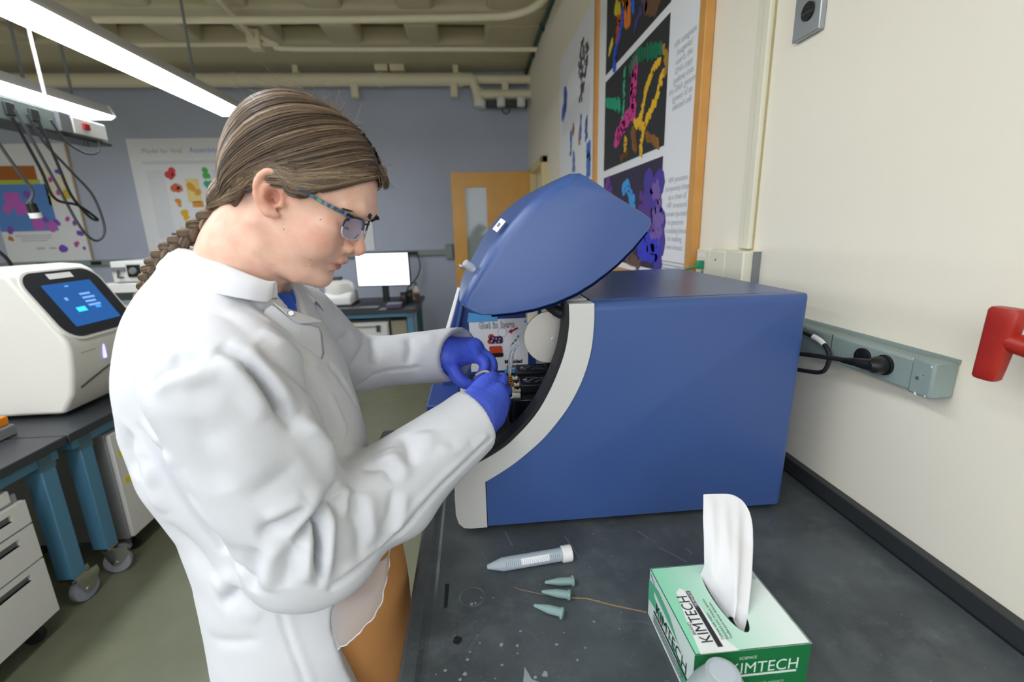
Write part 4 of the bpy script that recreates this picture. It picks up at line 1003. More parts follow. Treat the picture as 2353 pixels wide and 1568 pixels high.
gr.build('strain_relief', M['black'], pc)
MB().tube(spline([(xw-.0705, .775, 1.2485), (xw-.076, .82, 1.243), (xw-.083, .88, 1.234), (xw-.093, .95, 1.222), (xw-.105, 1.02, 1.20), (.664, 1.10, 1.18)], 6), .0047, 10).build('cord', M['cable'], pc, smooth=True)
lc = thing('looped_cable', (.72, .88, 1.23), 'black cable looping out behind the blue instrument with a white tag', 'cable')
lp = spline([(.664, 1.0, 1.272), (.70, .945, 1.275), (.715, .91, 1.270), (.72, .878, 1.262), (.722, .858, 1.246), (.722, .852, 1.228), (.72, .857, 1.206), (.718, .872, 1.196), (.71, .90, 1.191), (.69, .95, 1.186), (.664, 1.02, 1.18)], 6)
MB().tube(lp, .0045, 10).build('cord', M['cable'], lc, smooth=True)
MB().tube(lp[14:21], .0056, 12).build('tag_sleeve', M['white_plastic'], lc, smooth=True)

# red lever handle at the edge of the frame, on its valve
rh = thing('valve_lever', (.7, .53, 1.3), 'red tapered lever handle standing out from the cream wall', 'valve handle')
xr = xw-.075
sec = []
b = MB()
for z, yc, hw, hx in ((1.290, .5495, .0125, .008), (1.293, .549, .0145, .010), (1.31, .5475, .0155, .0105), (1.34, .545, .017, .011), (1.37, .5425, .0185, .012), (1.387, .5415, .019, .012), (1.391, .541, .017, .010)):
    sec.append([(xr+hx*math.copysign(abs(math.cos(a))**.5, math.cos(a)), yc+hw*math.copysign(abs(math.sin(a))**.5, math.sin(a)), z) for a in np.linspace(0, 2*PI, 25)[:-1]])
n = 24; vs = [p for L in sec for p in L]
fs = [(s*n+i, s*n+(i+1) % n, (s+1)*n+(i+1) % n, (s+1)*n+i) for s in range(len(sec)-1) for i in range(n)]+[tuple(range(n))[::-1], tuple((len(sec)-1)*n+i for i in range(n))]
b.add(vs, fs).build('grip', M['red'], rh, smooth=True)
MB().tube([(xr, .545, 1.35), (xr+.004, .52, 1.345), (xr+.012, .495, 1.34)], [.012, .0135, .015], 14).build('hub_arm', M['red'], rh, smooth=True)
MB().lathe([(.018, -.02), (.018, .03)], (xr+.012, .485, 1.338), (1, 0, 0), 18).build('hub', M['red'], rh, smooth=True)
MB().tube([(xr+.03, .485, 1.338), (xw-.0005, .485, 1.338)], .012, 14).build('stem', M['chrome'], rh, smooth=True)
MB().lathe([(.03, 0), (.03, .006)], (xw-.0065, .485, 1.338), (1, 0, 0), 20).build('wall_flange', M['chrome'], rh, smooth=True)

# ================================================================== on the counter in front
M['clear_pp'] = mat('clear_polypropylene', '#dbe6ee', .3, trans=.55, ior=1.15)
M['frost_pp'] = mat('frosted_polypropylene', '#b5d2d0', .35, trans=.55, ior=1.2)
def local(o): o.matrix_parent_inverse = Matrix.Identity(4); return o
tb_ = thing('conical_tube', (0, .7155, .9135), 'clear graduated conical tube with white screw cap lying on the counter', 'tube')
dv = Vector((.1575, .0185, 0)); ang = math.atan2(dv.y, dv.x); tb_.rotation_euler = (0, 0, ang)
local(MB().lathe([(.0028, 0), (.004, .001), (.0115, .027), (.012, .030), (.012, .142), (.0125, .142), (.0125, .145), (.0108, .145), (.0108, .032), (.003, .004)], (0, 0, 0), (1, 0, 0), 28).build('body', M['clear_pp'], tb_, smooth=True))
local(MB().lathe([(.0135, .141), (.0152, .143), (.0152, .1585), (.0140, .160), (.001, .160)], (0, 0, 0), (1, 0, 0), 30).build('screw_cap', M['white_plastic'], tb_, smooth=True))
b = MB()
def arcmark(x, a0, a1, w=.00022, r=.01215):
    vs = []; n = 6
    for k in range(n+1):
        a = math.radians(a0+(a1-a0)*k/n); vs += [(x-w, -r*math.cos(a), r*math.sin(a)), (x+w, -r*math.cos(a), r*math.sin(a))]
    b.add(vs, [(2*k, 2*k+1, 2*k+3, 2*k+2) for k in range(n)])
for i in range(28): arcmark(.034+i*.0037, 18 if i % 2 else 2, 48)
local(b.build('graduations', ink('#6d7480'), tb_))
b = MB()
vs = []; n = 6
for k in range(n+1):
    a = math.radians(5+55*k/n); vs += [(.062, -.0121*math.cos(a), .0121*math.sin(a)), (.116, -.0121*math.cos(a), .0121*math.sin(a))]
b.add(vs, [(2*k, 2*k+1, 2*k+3, 2*k+2) for k in range(n)])
local(b.build('write_on_patch', mat('write_on_patch', '#e4e6ea', .5), tb_))
for i, (x0, y0, x1, y1, lb) in enumerate(((.099, .672, .151, .669, 'topmost of three small green-tinted microtubes below the conical tube'), (.0905, .652, .1385, .6385, 'middle microtube, at the start of the tan scratch, between two others'), (.0735, .6245, .1195, .603, 'lowest of three small microtubes, nearest the tissue box corner'))):
    a = math.atan2(y1-y0, x1-x0)
    m_ = thing('microtube', (x0, y0, .9085), lb, 'tube', 'microtubes on the counter'); m_.rotation_euler = (0, 0, a); m_.rotation_euler = (i*.9, 0, a) if i else (0, 0, a)
    s_ = math.hypot(x1-x0, y1-y0)/.053
    local(MB().lathe([(.0012, 0), (.0024, .001), (.0062, .022), (.0068, .026), (.0068, .047*s_), (.0082, .047*s_), (.0082, .049*s_), (.0056, .049*s_), (.0056, .026), (.0016, .004)], (0, 0, 0), (1, 0, 0), 22).build('body', M['frost_pp'], m_, smooth=True))
    local(MB().lathe([(.0084, .049*s_), (.0084, .0515*s_), (.0078, .0523*s_)], (0, 0, 0), (1, 0, 0), 22).build('lid', M['frost_pp'], m_, smooth=True))
    local(MB().box(.0475*s_, .0515*s_, -.003, .003, .0075, .0098).build('hinge', M['frost_pp'], m_, bevel=.0006))

# tissue box
M['box_mint'] = mat('mint_card', '#c2e6d6', .5); M['box_green'] = mat('green_card', '#15713c', .45)
def mint_material():
    m = mat('mint_gradient_card', '#cfeadf', .45); nt = m.node_tree; L = nt.links; b = nt.nodes['Principled BSDF']
    tc = nt.nodes.new('ShaderNodeTexCoord'); sx = nt.nodes.new('ShaderNodeSeparateXYZ'); L.new(tc.outputs['Object'], sx.inputs[0])
    r = nt.nodes.new('ShaderNodeValToRGB'); r.color_ramp.elements[0].position = .255; r.color_ramp.elements[0].color = rgb('#8fdcb8'); r.color_ramp.elements[1].position = .39; r.color_ramp.elements[1].color = rgb('#e6f3ee')
    L.new(sx.outputs[0], r.inputs[0]); L.new(r.outputs[0], b.inputs['Base Color']); return m
M['box_top'] = mint_material()
tx0, tx1, ty0, ty1, tz0, tz1 = .255, .409, .445, .596, .9005, .985
tbx = thing('tissue_box', (.33, .52, .9), 'mint and green box of lab wipes standing at the near counter edge', 'tissue box')
ro = tbx
sl = [(.3375+.0165*math.cos(a), .527+.058*math.sin(a)) for a in np.linspace(0, 2*PI, 33)[:-1]]
b = MB()
out = []
for k in range(32):
    a = 2*PI*k/32; c, s = math.cos(a), math.sin(a)
    f = min((.0765 if c > 0 else .0825)/max(abs(c), 1e-6), (.069 if s > 0 else .082)/max(abs(s), 1e-6))
    out.append((.3375+c*f-.0015*0, .527+s*f))
for cxy in ((tx0, ty0), (tx1, ty0), (tx1, ty1), (tx0, ty1)):
    k = min(range(32), key=lambda i: (out[i][0]-cxy[0])**2+(out[i][1]-cxy[1])**2); out[k] = cxy
out = [(min(max(x, tx0), tx1), min(max(y, ty0), ty1)) for x, y in out]
out = [(x+(.0006 if x > .33 else -.0006 if x < tx0+.001 else 0), y+(.0006 if y > .55 else -.0006 if y < ty0+.001 else 0)) if (x in (tx0, tx1) or y in (ty0, ty1)) else (x, y) for x, y in out]
vs = [(x, y, tz1) for x, y in sl]+[(x, y, tz1) for x, y in out]
b.add(vs, [(k, k+32, (k+1) % 32+32, (k+1) % 32) for k in range(32)])
b.build('top_panel', M['box_top'], tbx)
MB().box(tx0, tx0+.0012, ty0, ty1, tz0, tz1).build('side_panel', mat('pale_mint_card', '#d5e6e1', .5), tbx)
MB().box(tx1-.0012, tx1, ty0, ty1, tz0, tz1).build('side_panel', M['box_mint'], tbx)
MB().box(tx0, tx1, ty0-.0002, ty0+.001, tz0, tz1).build('end_panel', M['box_green'], tbx)
MB().box(tx0, tx1, ty1-.001, ty1+.0002, tz0, tz1).build('end_panel', M['box_green'], tbx)
MB().box(tx0, tx1, ty0, ty1, tz0, tz0+.001).build('bottom_panel', M['box_mint'], tbx)
def flat(pts, z): return [(x, y, z) for x, y in pts]
zt_ = tz1+.0003
MB().add(flat([(.262, .445), (.313, .445), (.300, .47), (.296, .54), (.283, .552), (.275, .545), (.268, .50)], zt_), [tuple(range(7))]).build('top_print_panel', ink('#eef3f2'), tbx)
TX, TY = (0, 1, 0), (-1, 0, 0)
text('KIMTECH', .0225, ink('#1a1b1f'), tbx, 'lettering', (.2865, .498, zt_+.0002), TX, TY, squeeze=.83)
MB().add(flat([(.2885, .452), (.2955, .452), (.2955, .515), (.2885, .515)], zt_+.0002), [(0, 1, 2, 3)]).build('label_bar', ink('#2b2b30'), tbx)
MB().add(flat([(.2885, .515), (.2955, .515), (.2955, .545), (.2885, .545)], zt_+.0002), [(0, 1, 2, 3)]).build('label_bar', ink('#5b5c62'), tbx)
text('SCIENCE', .0065, ink('#f0f0f0'), tbx, 'lettering', (.2945, .53, zt_+.0004), TX, TY)
text('BRAND', .006, ink('#2b2b30'), tbx, 'lettering', (.270, .482, zt_+.0002), TX, TY)
for i, s_ in enumerate(('Delicate task wipers', 'Essuyeurs pour travaux delicats', 'Toallas para tareas delicadas')):
    text(s_, .0052, ink('#3a3c42'), tbx, 'lettering', (.302+.0062*i, .4615, zt_+.0002), TX, TY, align='LEFT')
for i in range(3): MB().add(flat([(.400+.0022*i, .556), (.4008+.0022*i, .556), (.4008+.0022*i, .585), (.400+.0022*i, .585)], zt_), [(0, 1, 2, 3)]).build('print_line', ink('#8aa39a'), tbx)
# left face prints: reading direction runs towards the camera (-y), up is z
xs_ = tx0-.0004
def lf(pts): return [(xs_, y, z) for y, z in pts]
MB().add(lf([(.596, .930), (.596, .966), (.56, .975), (.52, .97), (.49, .955), (.445, .93), (.445, .985), (.53, .985), (.57, .978)][:6]+[(.445, .90), (.52, .94), (.57, .935)]), [(0, 1, 2, 3, 4, 5, 6, 7, 8)]).build('side_print', ink('#57b48c'), tbx)
MB().add([(xs_-.0002, y, z) for y, z in ((.575, .962), (.572, .953), (.445, .928), (.445, .950))], [(0, 1, 2, 3)]).build('side_print', ink('#dfe9e6'), tbx)
text('KIMTECH', .027, ink('#1a1b1f'), tbx, 'lettering', (xs_-.0006, .512, .9335), (0, -1, 0), (0, 0, 1), squeeze=.92)
MB().add([(xs_-.0005, y, z) for y, z in ((.572, .926), (.452, .926), (.452, .930), (.572, .930))], [(0, 1, 2, 3)]).build('label_bar', ink('#26262b'), tbx)
for i in range(3): MB().add([(xs_-.0005, y, z) for y, z in ((.572, .920-.005*i), (.47, .920-.005*i), (.47, .922-.005*i), (.572, .922-.005*i))], [(0, 1, 2, 3)]).build('print_line', ink('#55585e'), tbx)
MB().add([(xs_-.0005, y, z) for y, z in ((.590, .981), (.574, .9735), (.574, .9715), (.590, .979))], [(0, 1, 2, 3)]).build('pen_mark', ink('#2a4fc0'), tbx)
# front face prints
text('KIMTECH', .0245, ink('#d6ecdf'), tbx, 'lettering', (.348, ty0-.0006, .9485), (1, 0, 0), (0, 0, 1), squeeze=.92)
text('SCIENCE', .006, ink('#d6ecdf'), tbx, 'lettering', (.325, ty0-.0006, .971), (1, 0, 0), (0, 0, 1))
MB().add([(x, ty0-.0008, z) for x, z in ((.29, .943), (.393, .943), (.393, .9465), (.29, .9465))], [(0, 1, 2, 3)]).build('label_bar', ink('#d6ecdf'), tbx)
text('Delicate task wipers', .008, ink('#9fcbb2'), tbx, 'lettering', (.345, ty0-.0006, .928), (1, 0, 0), (0, 0, 1))
text('1 ply  280 wipers', .007, ink('#9fcbb2'), tbx, 'lettering', (.345, ty0-.0006, .915), (1, 0, 0), (0, 0, 1))
# tissue pulled out of the slot
ts = thing('tissue', (.34, .53, .985), 'white wipe pulled up out of the mint box slot', 'tissue')
rows = []
NU, NV = 26, 34
def lerp(a, c, t): return a+(c-a)*t
LB = [(.3245, .572, .975), (.330, .568, 1.0), (.336, .585, 1.03), (.3395, .60, 1.06), (.3435, .612, 1.085), (.346, .62, 1.094)]
RB = [(.342, .482, .972), (.353, .495, .990), (.384, .540, 1.010), (.409, .58, 1.03), (.4180, .60, 1.06), (.4210, .612, 1.091)]
def along(L, t):
    f = t*(len(L)-1); i = min(int(f), len(L)-2); return Vector(L[i]).lerp(Vector(L[i+1]), f-i)
vs = []
for j in range(NV+1):
    t = j/NV
    a, c = along(LB, t), along(RB, t)
    for i in range(NU+1):
        s = i/NU
        sa_, ta_k = max(0, (s-.5)/.5), max(0, (t-.70)/.30); rr2 = math.hypot(sa_, ta_k); f_ = 1/rr2 if rr2 > 1 else 1
        s2, t2 = (.5+.5*sa_*f_ if sa_ else s), (.70+.30*ta_k*f_ if ta_k else t)
        p = along(LB, t2).lerp(along(RB, t2), s2)
        fold = .010*(1-t)**1.4*math.sin(s*9+t*1.5)+.004*(1-t)*math.sin(s*23+1)+.003*math.sin(s*3.1)*t
        p.y += fold*.9-.012*math.sin(PI*s)*(1-t)
        p.z += .006*(1-t)*math.sin(s*11+.5)
        vs.append(p)
fs = [(j*(NU+1)+i, j*(NU+1)+i+1, (j+1)*(NU+1)+i+1, (j+1)*(NU+1)+i) for j in range(NV) for i in range(NU)]
M['tissue'] = mat('tissue_paper', '#dfdfe1', .85, bump=(500, .08)); M['tissue'].node_tree.nodes['Principled BSDF'].inputs['Transmission Weight'].default_value = 0
o = MB().add(vs, fs).build('ply', M['tissue'], ts, smooth=True, sub=1)
sd = o.modifiers.new('thickness', 'SOLIDIFY'); sd.thickness = .0006
# translucent squeeze bottle in the very foreground
M['ldpe'] = mat('milky_polyethylene', '#e6edf4', .3, trans=.5, ior=1.1)
wb_ = thing('squeeze_bottle', (.272, .418, .9), 'translucent squeeze bottle with sloping shoulders before the wipes box', 'bottle')
MB().lathe([(.044, .001), (.046, .004), (.046, .028), (.043, .042), (.034, .066), (.0225, .086), (.0205, .090), (.0195, .0945), (.010, .0955)], (.272, .412, .9), (0, 0, 1), 36).build('body', M['ldpe'], wb_, smooth=True)
MB().lathe([(.0150, .0945), (.0150, .096), (.004, .0965)], (.272, .412, .9), (0, 0, 1), 28).build('neck_disc', M['ldpe'], wb_, smooth=True)

# small black device on the floor beyond
t = thing('floor_device', (-.6, 3.05, 0), 'low black and grey device with yellow warning triangle on the floor', 'device')
MB().box(-.72, -.62, 2.93, 3.2, .002, .09).build('front_shell', M['black'], t, bevel=.025, seg=3)
MB().box(-.615, -.45, 2.95, 3.2, .002, .095).build('rear_shell', M['grey'], t, bevel=.015)
MB().add([(-.690, 2.955, .0925), (-.690, 3.05, .0925), (-.635, 3.0, .0925)], [(0, 2, 1)]).build('warning_triangle', M['yellow'], t)

# ================================================================== sculpting tools (signed distance fields -> mesh)
def smin(a, b, k):
    h = np.clip(.5+.5*(b-a)/k, 0, 1); return b+(a-b)*h-k*h*(1-h)
def smax(a, b, k): return -smin(-a, -b, k)
def ell(P, c, r, ax=None):
    q = P-np.array(c, np.float32)
    if ax is not None: q = q @ np.array(ax, np.float32).T
    r = np.array(r, np.float32); k0 = np.linalg.norm(q/r, axis=1); k1 = np.linalg.norm(q/(r*r), axis=1)+1e-9
    return k0*(k0-1)/k1
def cone(P, a, b, r0, r1):
    a = np.array(a, np.float32); b = np.array(b, np.float32); ab = b-a
    t = np.clip(((P-a) @ ab)/(ab @ ab), 0, 1)
    return np.linalg.norm(P-a-t[:, None]*ab, axis=1)-(r0+(r1-r0)*t)
def chain(P, pts, rs, k=.004):
    d = None
    for i in range(len(pts)-1):
        c = cone(P, pts[i], pts[i+1], rs[i], rs[i+1]); d = c if d is None else (smin(d, c, k) if k else np.minimum(d, c))
    return d
def dense(pts, rs, n=4):
    P = spline(pts, n); R = np.interp(np.linspace(0, len(pts)-1, len(P)), range(len(pts)), rs)
    return [tuple(p) for p in P], list(R)
def schain(P, pts, rs, n=4):
    a, b = dense(pts, rs, n); return chain(P, a, b, 0)
def surface_net(fn, lo, hi, h):
    lo = np.array(lo, np.float32); n = np.ceil((np.array(hi)-lo)/h).astype(int)+1
    # coarse pass finds the blocks near the surface, fine pass fills them
    B = 8; nb = -(-n//B); n = nb*B+1
    cx = [lo[a]+(np.arange(nb[a])+.5)*B*h for a in range(3)]
    G = np.stack(np.meshgrid(*cx, indexing='ij'), -1).reshape(-1, 3).astype(np.float32)
    dc = fn(G); act = np.nonzero(np.abs(dc) < B*h*1.25+.004)[0]
    vals = np.repeat(np.repeat(np.repeat(np.sign(dc).reshape(nb), B, 0), B, 1), B, 2).astype(np.float32)*9
    vals = np.pad(vals, ((0, 1),)*3, mode='edge')
    off = np.stack(np.meshgrid(*[np.arange(B+1)]*3, indexing='ij'), -1).reshape(-1, 3)
    bi = np.stack(np.unravel_index(act, nb), -1)*B
    for s in range(0, len(act), 400):
        I = (bi[s:s+400, None, :]+off[None]).reshape(-1, 3)
        vals[I[:, 0], I[:, 1], I[:, 2]] = fn((lo+I*h).astype(np.float32))
    ins_ = vals < 0
    c = np.zeros(np.array(vals.shape)-1, np.int8)
    for dx in (0, 1):
        for dy in (0, 1):
            for dz in (0, 1): c += ins_[dx:dx+c.shape[0], dy:dy+c.shape[1], dz:dz+c.shape[2]]
    cells = np.argwhere((c > 0) & (c < 8))
    idx = -np.ones(c.shape, np.int64); idx[tuple(cells.T)] = np.arange(len(cells))
    acc = np.zeros((len(cells), 3)); cnt = np.zeros(len(cells))
    cor = [(0,0,0),(1,0,0),(0,1,0),(1,1,0),(0,0,1),(1,0,1),(0,1,1),(1,1,1)]
    V = [vals[cells[:, 0]+a, cells[:, 1]+b, cells[:, 2]+g] for a, b, g in cor]
    for i in range(8):
        for j in range(i+1, 8):
            if bin(i ^ j).count('1') != 1: continue
            m = (V[i] < 0) != (V[j] < 0)
            t = np.clip(V[i]/(V[i]-V[j]+1e-12), 0, 1)
            p = np.array(cor[i])+t[:, None]*(np.array(cor[j])-np.array(cor[i]))
            acc[m] += p[m]; cnt[m] += 1
    verts = lo+(cells+acc/np.maximum(cnt, 1)[:, None])*h
    quads = []
    for a in range(3):
        b, g = (a+1) % 3, (a+2) % 3
        sl0 = [slice(None)]*3; sl1 = [slice(None)]*3; sl0[a] = slice(0, -1); sl1[a] = slice(1, None)
        x = ins_[tuple(sl0)] != ins_[tuple(sl1)]
        E_ = np.argwhere(x); E_ = E_[(E_[:, b] > 0) & (E_[:, g] > 0) & (E_[:, b] < vals.shape[b]-1) & (E_[:, g] < vals.shape[g]-1)]
        def at_(db, dg):
            q = E_.copy(); q[:, b] += db; q[:, g] += dg; return idx[q[:, 0], q[:, 1], q[:, 2]]
        Q = np.stack([at_(-1, -1), at_(0, -1), at_(0, 0), at_(-1, 0)], 1)
        s_ = ins_[E_[:, 0], E_[:, 1], E_[:, 2]]
        Q[~s_] = Q[~s_][:, ::-1]
        quads.append(Q[(Q >= 0).all(1)])
    return verts, np.concatenate(quads)
def vnormals(v, q):
    n = np.zeros_like(v); fn_ = np.cross(v[q[:, 2]]-v[q[:, 0]], v[q[:, 3]]-v[q[:, 1]])
    for i in range(4): np.add.at(n, q[:, i], fn_)
    return n/(np.linalg.norm(n, axis=1)[:, None]+1e-12)
def relax(v, q, it=1, lam=.5):
    for _ in range(it):
        s = np.zeros_like(v); c = np.zeros(len(v))
        for i in range(4):
            for j in ((i+1) % 4, (i+3) % 4): np.add.at(s, q[:, i], v[q[:, j]]); np.add.at(c, q[:, i], 1)
        v = v+lam*(s/np.maximum(c, 1)[:, None]-v)
    return v
def mesh_obj(name, v, q, m, parent, smooth=True):
    me = bpy.data.meshes.new(name)
    me.vertices.add(len(v)); me.vertices.foreach_set('co', np.asarray(v, np.float32).ravel())
    me.loops.add(q.size); me.loops.foreach_set('vertex_index', q.ravel().astype(np.int32))
    me.polygons.add(len(q)); me.polygons.foreach_set('loop_start', np.arange(0, q.size, q.shape[1], dtype=np.int32))
    me.update(calc_edges=True); me.validate()
    if smooth: me.shade_smooth()
    o = bpy.data.objects.new(name, me); COL.objects.link(o); me.materials.append(m)
    if parent is not None:
        o.parent = parent
        if parent.type == 'EMPTY': o.matrix_parent_inverse = Matrix.Translation(-parent.location)
    return o
def seg_dist(P, L):
    """distance to a polyline and the parameter along it (0..1)"""
    best = np.full(len(P), 1e9); tb = np.zeros(len(P)); L = np.array(L, float)
    for i in range(len(L)-1):
        a, b = L[i], L[i+1]; ab = b-a; t = np.clip(((P-a) @ ab)/(ab @ ab), 0, 1)
        d = np.linalg.norm(P-a-t[:, None]*ab, axis=1); m = d < best; best[m] = d[m]; tb[m] = (i+t[m])/(len(L)-1)
    return best, tb

# ================================================================== the person
person = thing('person', (-.36, .72, 0), 'woman in white lab coat and blue gloves bending over the open blue instrument', 'person')
HO = np.array([-.2732, .7016, 1.5583])            # between the ear canals
HF = np.array([.881, -.062, -.469]); HT = np.array([.468, -.033, .883]); HV = np.array([.070, .998, 0.])
HF /= np.linalg.norm(HF); HT = HT-HF*(HT@HF); HT /= np.linalg.norm(HT); HV = np.cross(HT, HF)   # away from the camera side
def H(f, t, v): return HO+f*HF+t*HT+v*HV
def hw(q):  return [tuple(H(*p)) for p in q]
def interp(x, xs, ys): return np.interp(x, xs, ys).astype(np.float32)
fT = [-.094, -.090, -.086, -.080, -.070, -.0575, -.045, -.035, -.023, -.010, .012, .025, .039, .053, .070, .083, .10]
fF = [.062, .086, .0985, .1045, .1078, .1068, .1125, .1175, .1185, .1175, .1155, .1195, .1285, .1275, .1225, .1165, .105]
fW = [.010, .020, .028, .036, .045, .052, .0575, .060, .0625, .0645, .0665, .068, .0685, .0685, .067, .065, .06]
fC = [.055, .056, .055, .052, .047, .042, .038, .036, .034, .032, .03, .03, .03, .03, .03, .03, .03]
fB = [.045, .040, .032, .024, .016, .010, .004, -.002, -.015, -.03, -.045, -.05, -.055, -.055, -.055, -.05, -.045]
def smooth_tab(xs, ys):
    X = np.linspace(xs[0], xs[-1], 240); Y = np.interp(X, xs, ys)
    k = np.exp(-np.linspace(-2, 2, 9)**2); k /= k.sum(); Y2 = np.convolve(np.pad(Y, 4, mode='edge'), k, 'valid'); return X, Y2
TF, TW, TC, TB = [smooth_tab(fT, y) for y in (fF, fW, fC, fB)]
def head_sdf(P):
    q = P-HO.astype(np.float32)
    f, t, v = q @ HF.astype(np.float32), q @ HT.astype(np.float32), q @ HV.astype(np.float32)
    Q = np.stack([f, t, v], 1); av = np.abs(v); Qs = np.stack([f, t, av], 1)
    F, Wd, Cn, Bk = interp(t, *TF), interp(t, *TW), interp(t, *TC), interp(t, *TB)
    fr = np.where(f > Cn, (f-Cn)/(F-Cn+1e-4), (Cn-f)/(Cn-Bk+1e-4))
    s = (np.abs(fr)**2.25+(av/Wd)**2.25)**(1/2.25)
    d = (s-1)*np.minimum(Wd, F-Cn+.004)*.9
    d = np.maximum(d, np.maximum(t-.085, -.0945-t))
    d = smin(d, ell(Q, (.0235, .056, 0), (.088, .078, .0705)), .02)
    d = smin(d, ell(Qs, (.080, -.012, .041), (.028, .030, .019)), .018)          # cheeks
    d = smin(d, ell(Qs, (.092, .008, .045), (.018, .011, .014)), .012)           # cheek bones
    d = smin(d, ell(Q, (.0915, -.0745, 0), (.0175, .0135, .019)), .012)          # chin
    d = smin(d, chain(Qs, [(.012, -.030, .058), (.026, -.055, .050), (.070, -.080, .026)], [.010, .010, .009]), .02)   # jaw line
    d = smax(d, -ell(Qs, (.122, .0205, .033), (.014, .0135, .019)), .010)        # eye sockets
    d = smin(d, ell(Qs, (.101, .0185, .032), (.0125, .0120, .0140)), .003)       # lids over the eyes
    d = smin(d, chain(Qs, [(.120, .0400, .008), (.1195, .0420, .026), (.108, .0385, .044)], [.0062, .0055, .0030]), .014)  # brow
    d = smin(d, chain(Q, [(.1155, .029, 0), (.1205, .012, 0), (.1295, -.008, 0)], [.0065, .0068, .0082]), .007)   # nose ridge
    d = smin(d, ell(Q, (.1305, -.0115, 0), (.0098, .0088, .0098)), .005)
    d = smin(d, chain(Q, [(.129, -.0165, 0), (.1185, -.0195, 0)], [.0052, .0065]), .005)
    d = smin(d, ell(Qs, (.1190, -.0150, .0130), (.0092, .0080, .0066)), .0035)    # nostril wings
    d = smax(d, -ell(Qs, (.1245, -.0225, .0068), (.0052, .0042, .0032)), .002)    # nostrils
    d = smax(d, -chain(Qs, [(.1135, -.0060, .0205), (.1085, -.014, .0215), (.1105, -.0235, .0205)], [.0022, .0026, .0020]), .003)   # nostril crease
    d = smin(d, chain(Qs, [(.1165, -.0365, .0), (.1145, -.0375, .010), (.1045, -.0425, .0215)], [.0062, .0055, .0026]), .004)   # upper lip
    d = smin(d, chain(Qs, [(.1095, -.0500, .0), (.1075, -.0498, .010), (.1015, -.0455, .0205)], [.0066, .0058, .0026]), .004)   # lower lip
    d = smax(d, -chain(Qs, [(.1225, -.0440, .0), (.117, -.0440, .010), (.107, -.0440, .0235)], [.0022, .0020, .0012]), .003)     # mouth line
    d = smax(d, -ell(Q, (.1165, -.0590, 0), (.0075, .0042, .018)), .006)           # below the lower lip
    # neck, shoulders and trunk under the clothes
    nk = chain(P, hw([(-.006, -.02, 0), (-.009, -.085, 0)])+[(-.378, .718, 1.405)], [.052, .0575, .066], .02)
    d = smin(d, nk, .020)
    d = smin(d, cone(P, H(.028, -.075, -.03), H(.040, -.13, -.012), .012, .012), .02)
    tr = smin(cone(P, (-.365, .655, 1.335), (-.365, .81, 1.335), .040, .040), cone(P, (-.365, .73, 1.32), (-.36, .73, 1.2), .07, .08), .04)
    d = smin(d, tr, .05)
    # ears
    for sgn in ((-1, 1)):
        w = v*sgn
        E = np.stack([f-.014, t-.007, w], 1)
        sk = .30*(E[:, 0]-.012)          # the rear of the ear stands off the head
        E2 = E.copy(); E2[:, 2] = w+sk
        pl = ell(E2, (.0125, .0120, .0755), (.0155, .0265, .0042))
        rim = schain(E2, [(.0255, .021, .0765), (.0225, .0305, .079), (.0135, .0368, .0805), (.0040, .0335, .081), (-.0018, .022, .081), (-.0014, .008, .080), (.005, -.0045, .078)], [.0030, .0036, .0040, .0042, .0040, .0036, .003])
        lob = schain(E2, [(.0005, .002, .078), (.0095, -.009, .0765), (.0175, -.0135, .0765), (.0245, -.0125, .0755)], [.0038, .0052, .0064, .0048])
        rim = smin(rim, lob, .004)
        anti = schain(E2, [(.0165, .0285, .0765), (.0095, .0215, .0785), (.0065, .012, .0795), (.0095, .002, .079), (.017, -.0035, .078)], [.0030, .0036, .0036, .0036, .003])
        crus = schain(E2, [(.0255, .0205, .0765), (.0205, .0145, .077), (.0145, .0125, .076)], [.0028, .0024, .0015])
        anti = np.minimum(anti, crus)
        trag = ell(E2, (.0275, .003, .0765), (.0042, .0055, .0045))
        e = smin(smin(pl, rim, .003), smin(anti, trag, .003), .003)
        e = smax(e, -ell(E2, (.0178, .0075, .083), (.0075, .0102, .0125)), .0025)
        e = smax(e, -ell(E2, (.0145, .0275, .084), (.007, .0035, .006)), .002)
        d = smin(d, e, .004)
    return d
hv, hq = surface_net(head_sdf, (-.56, .47, 1.12), (-.10, .97, 1.74), .0022)
keep = None
hv = relax(hv, hq, 1, .35)
M['skin'] = mat('skin', '#e0ac90', .5, sss=.12, bump=(700, .06))
def skin_nodes(m):
    nt = m.node_tree; b = nt.nodes['Principled BSDF']
    at_ = nt.nodes.new('ShaderNodeAttribute'); at_.attribute_name = 'complexion'
    n = nt.nodes.new('ShaderNodeTexNoise'); n.inputs['Scale'].default_value = 60; n.inputs['Detail'].default_value = 4
    tc = nt.nodes.new('ShaderNodeTexCoord'); nt.links.new(tc.outputs['Object'], n.inputs['Vector'])
    mx = nt.nodes.new('ShaderNodeMix'); mx.data_type = 'RGBA'; mx.blend_type = 'MULTIPLY'; mx.inputs[0].default_value = .35
    r = nt.nodes.new('ShaderNodeValToRGB'); r.color_ramp.elements[0].position = .35; r.color_ramp.elements[0].color = rgb('#f0c8bc'); r.color_ramp.elements[1].position = .65; r.color_ramp.elements[1].color = (1, 1, 1, 1)
    nt.links.new(n.outputs['Fac'], r.inputs['Fac']); nt.links.new(at_.outputs['Color'], mx.inputs[6]); nt.links.new(r.outputs['Color'], mx.inputs[7])
    nt.links.new(mx.outputs[2], b.inputs['Base Color'])
skin_nodes(M['skin'])
body = mesh_obj('body', hv, hq, M['skin'], person)
q = hv-HO; f, t, v = q@HF, q@HT, q@HV; av = np.abs(v)
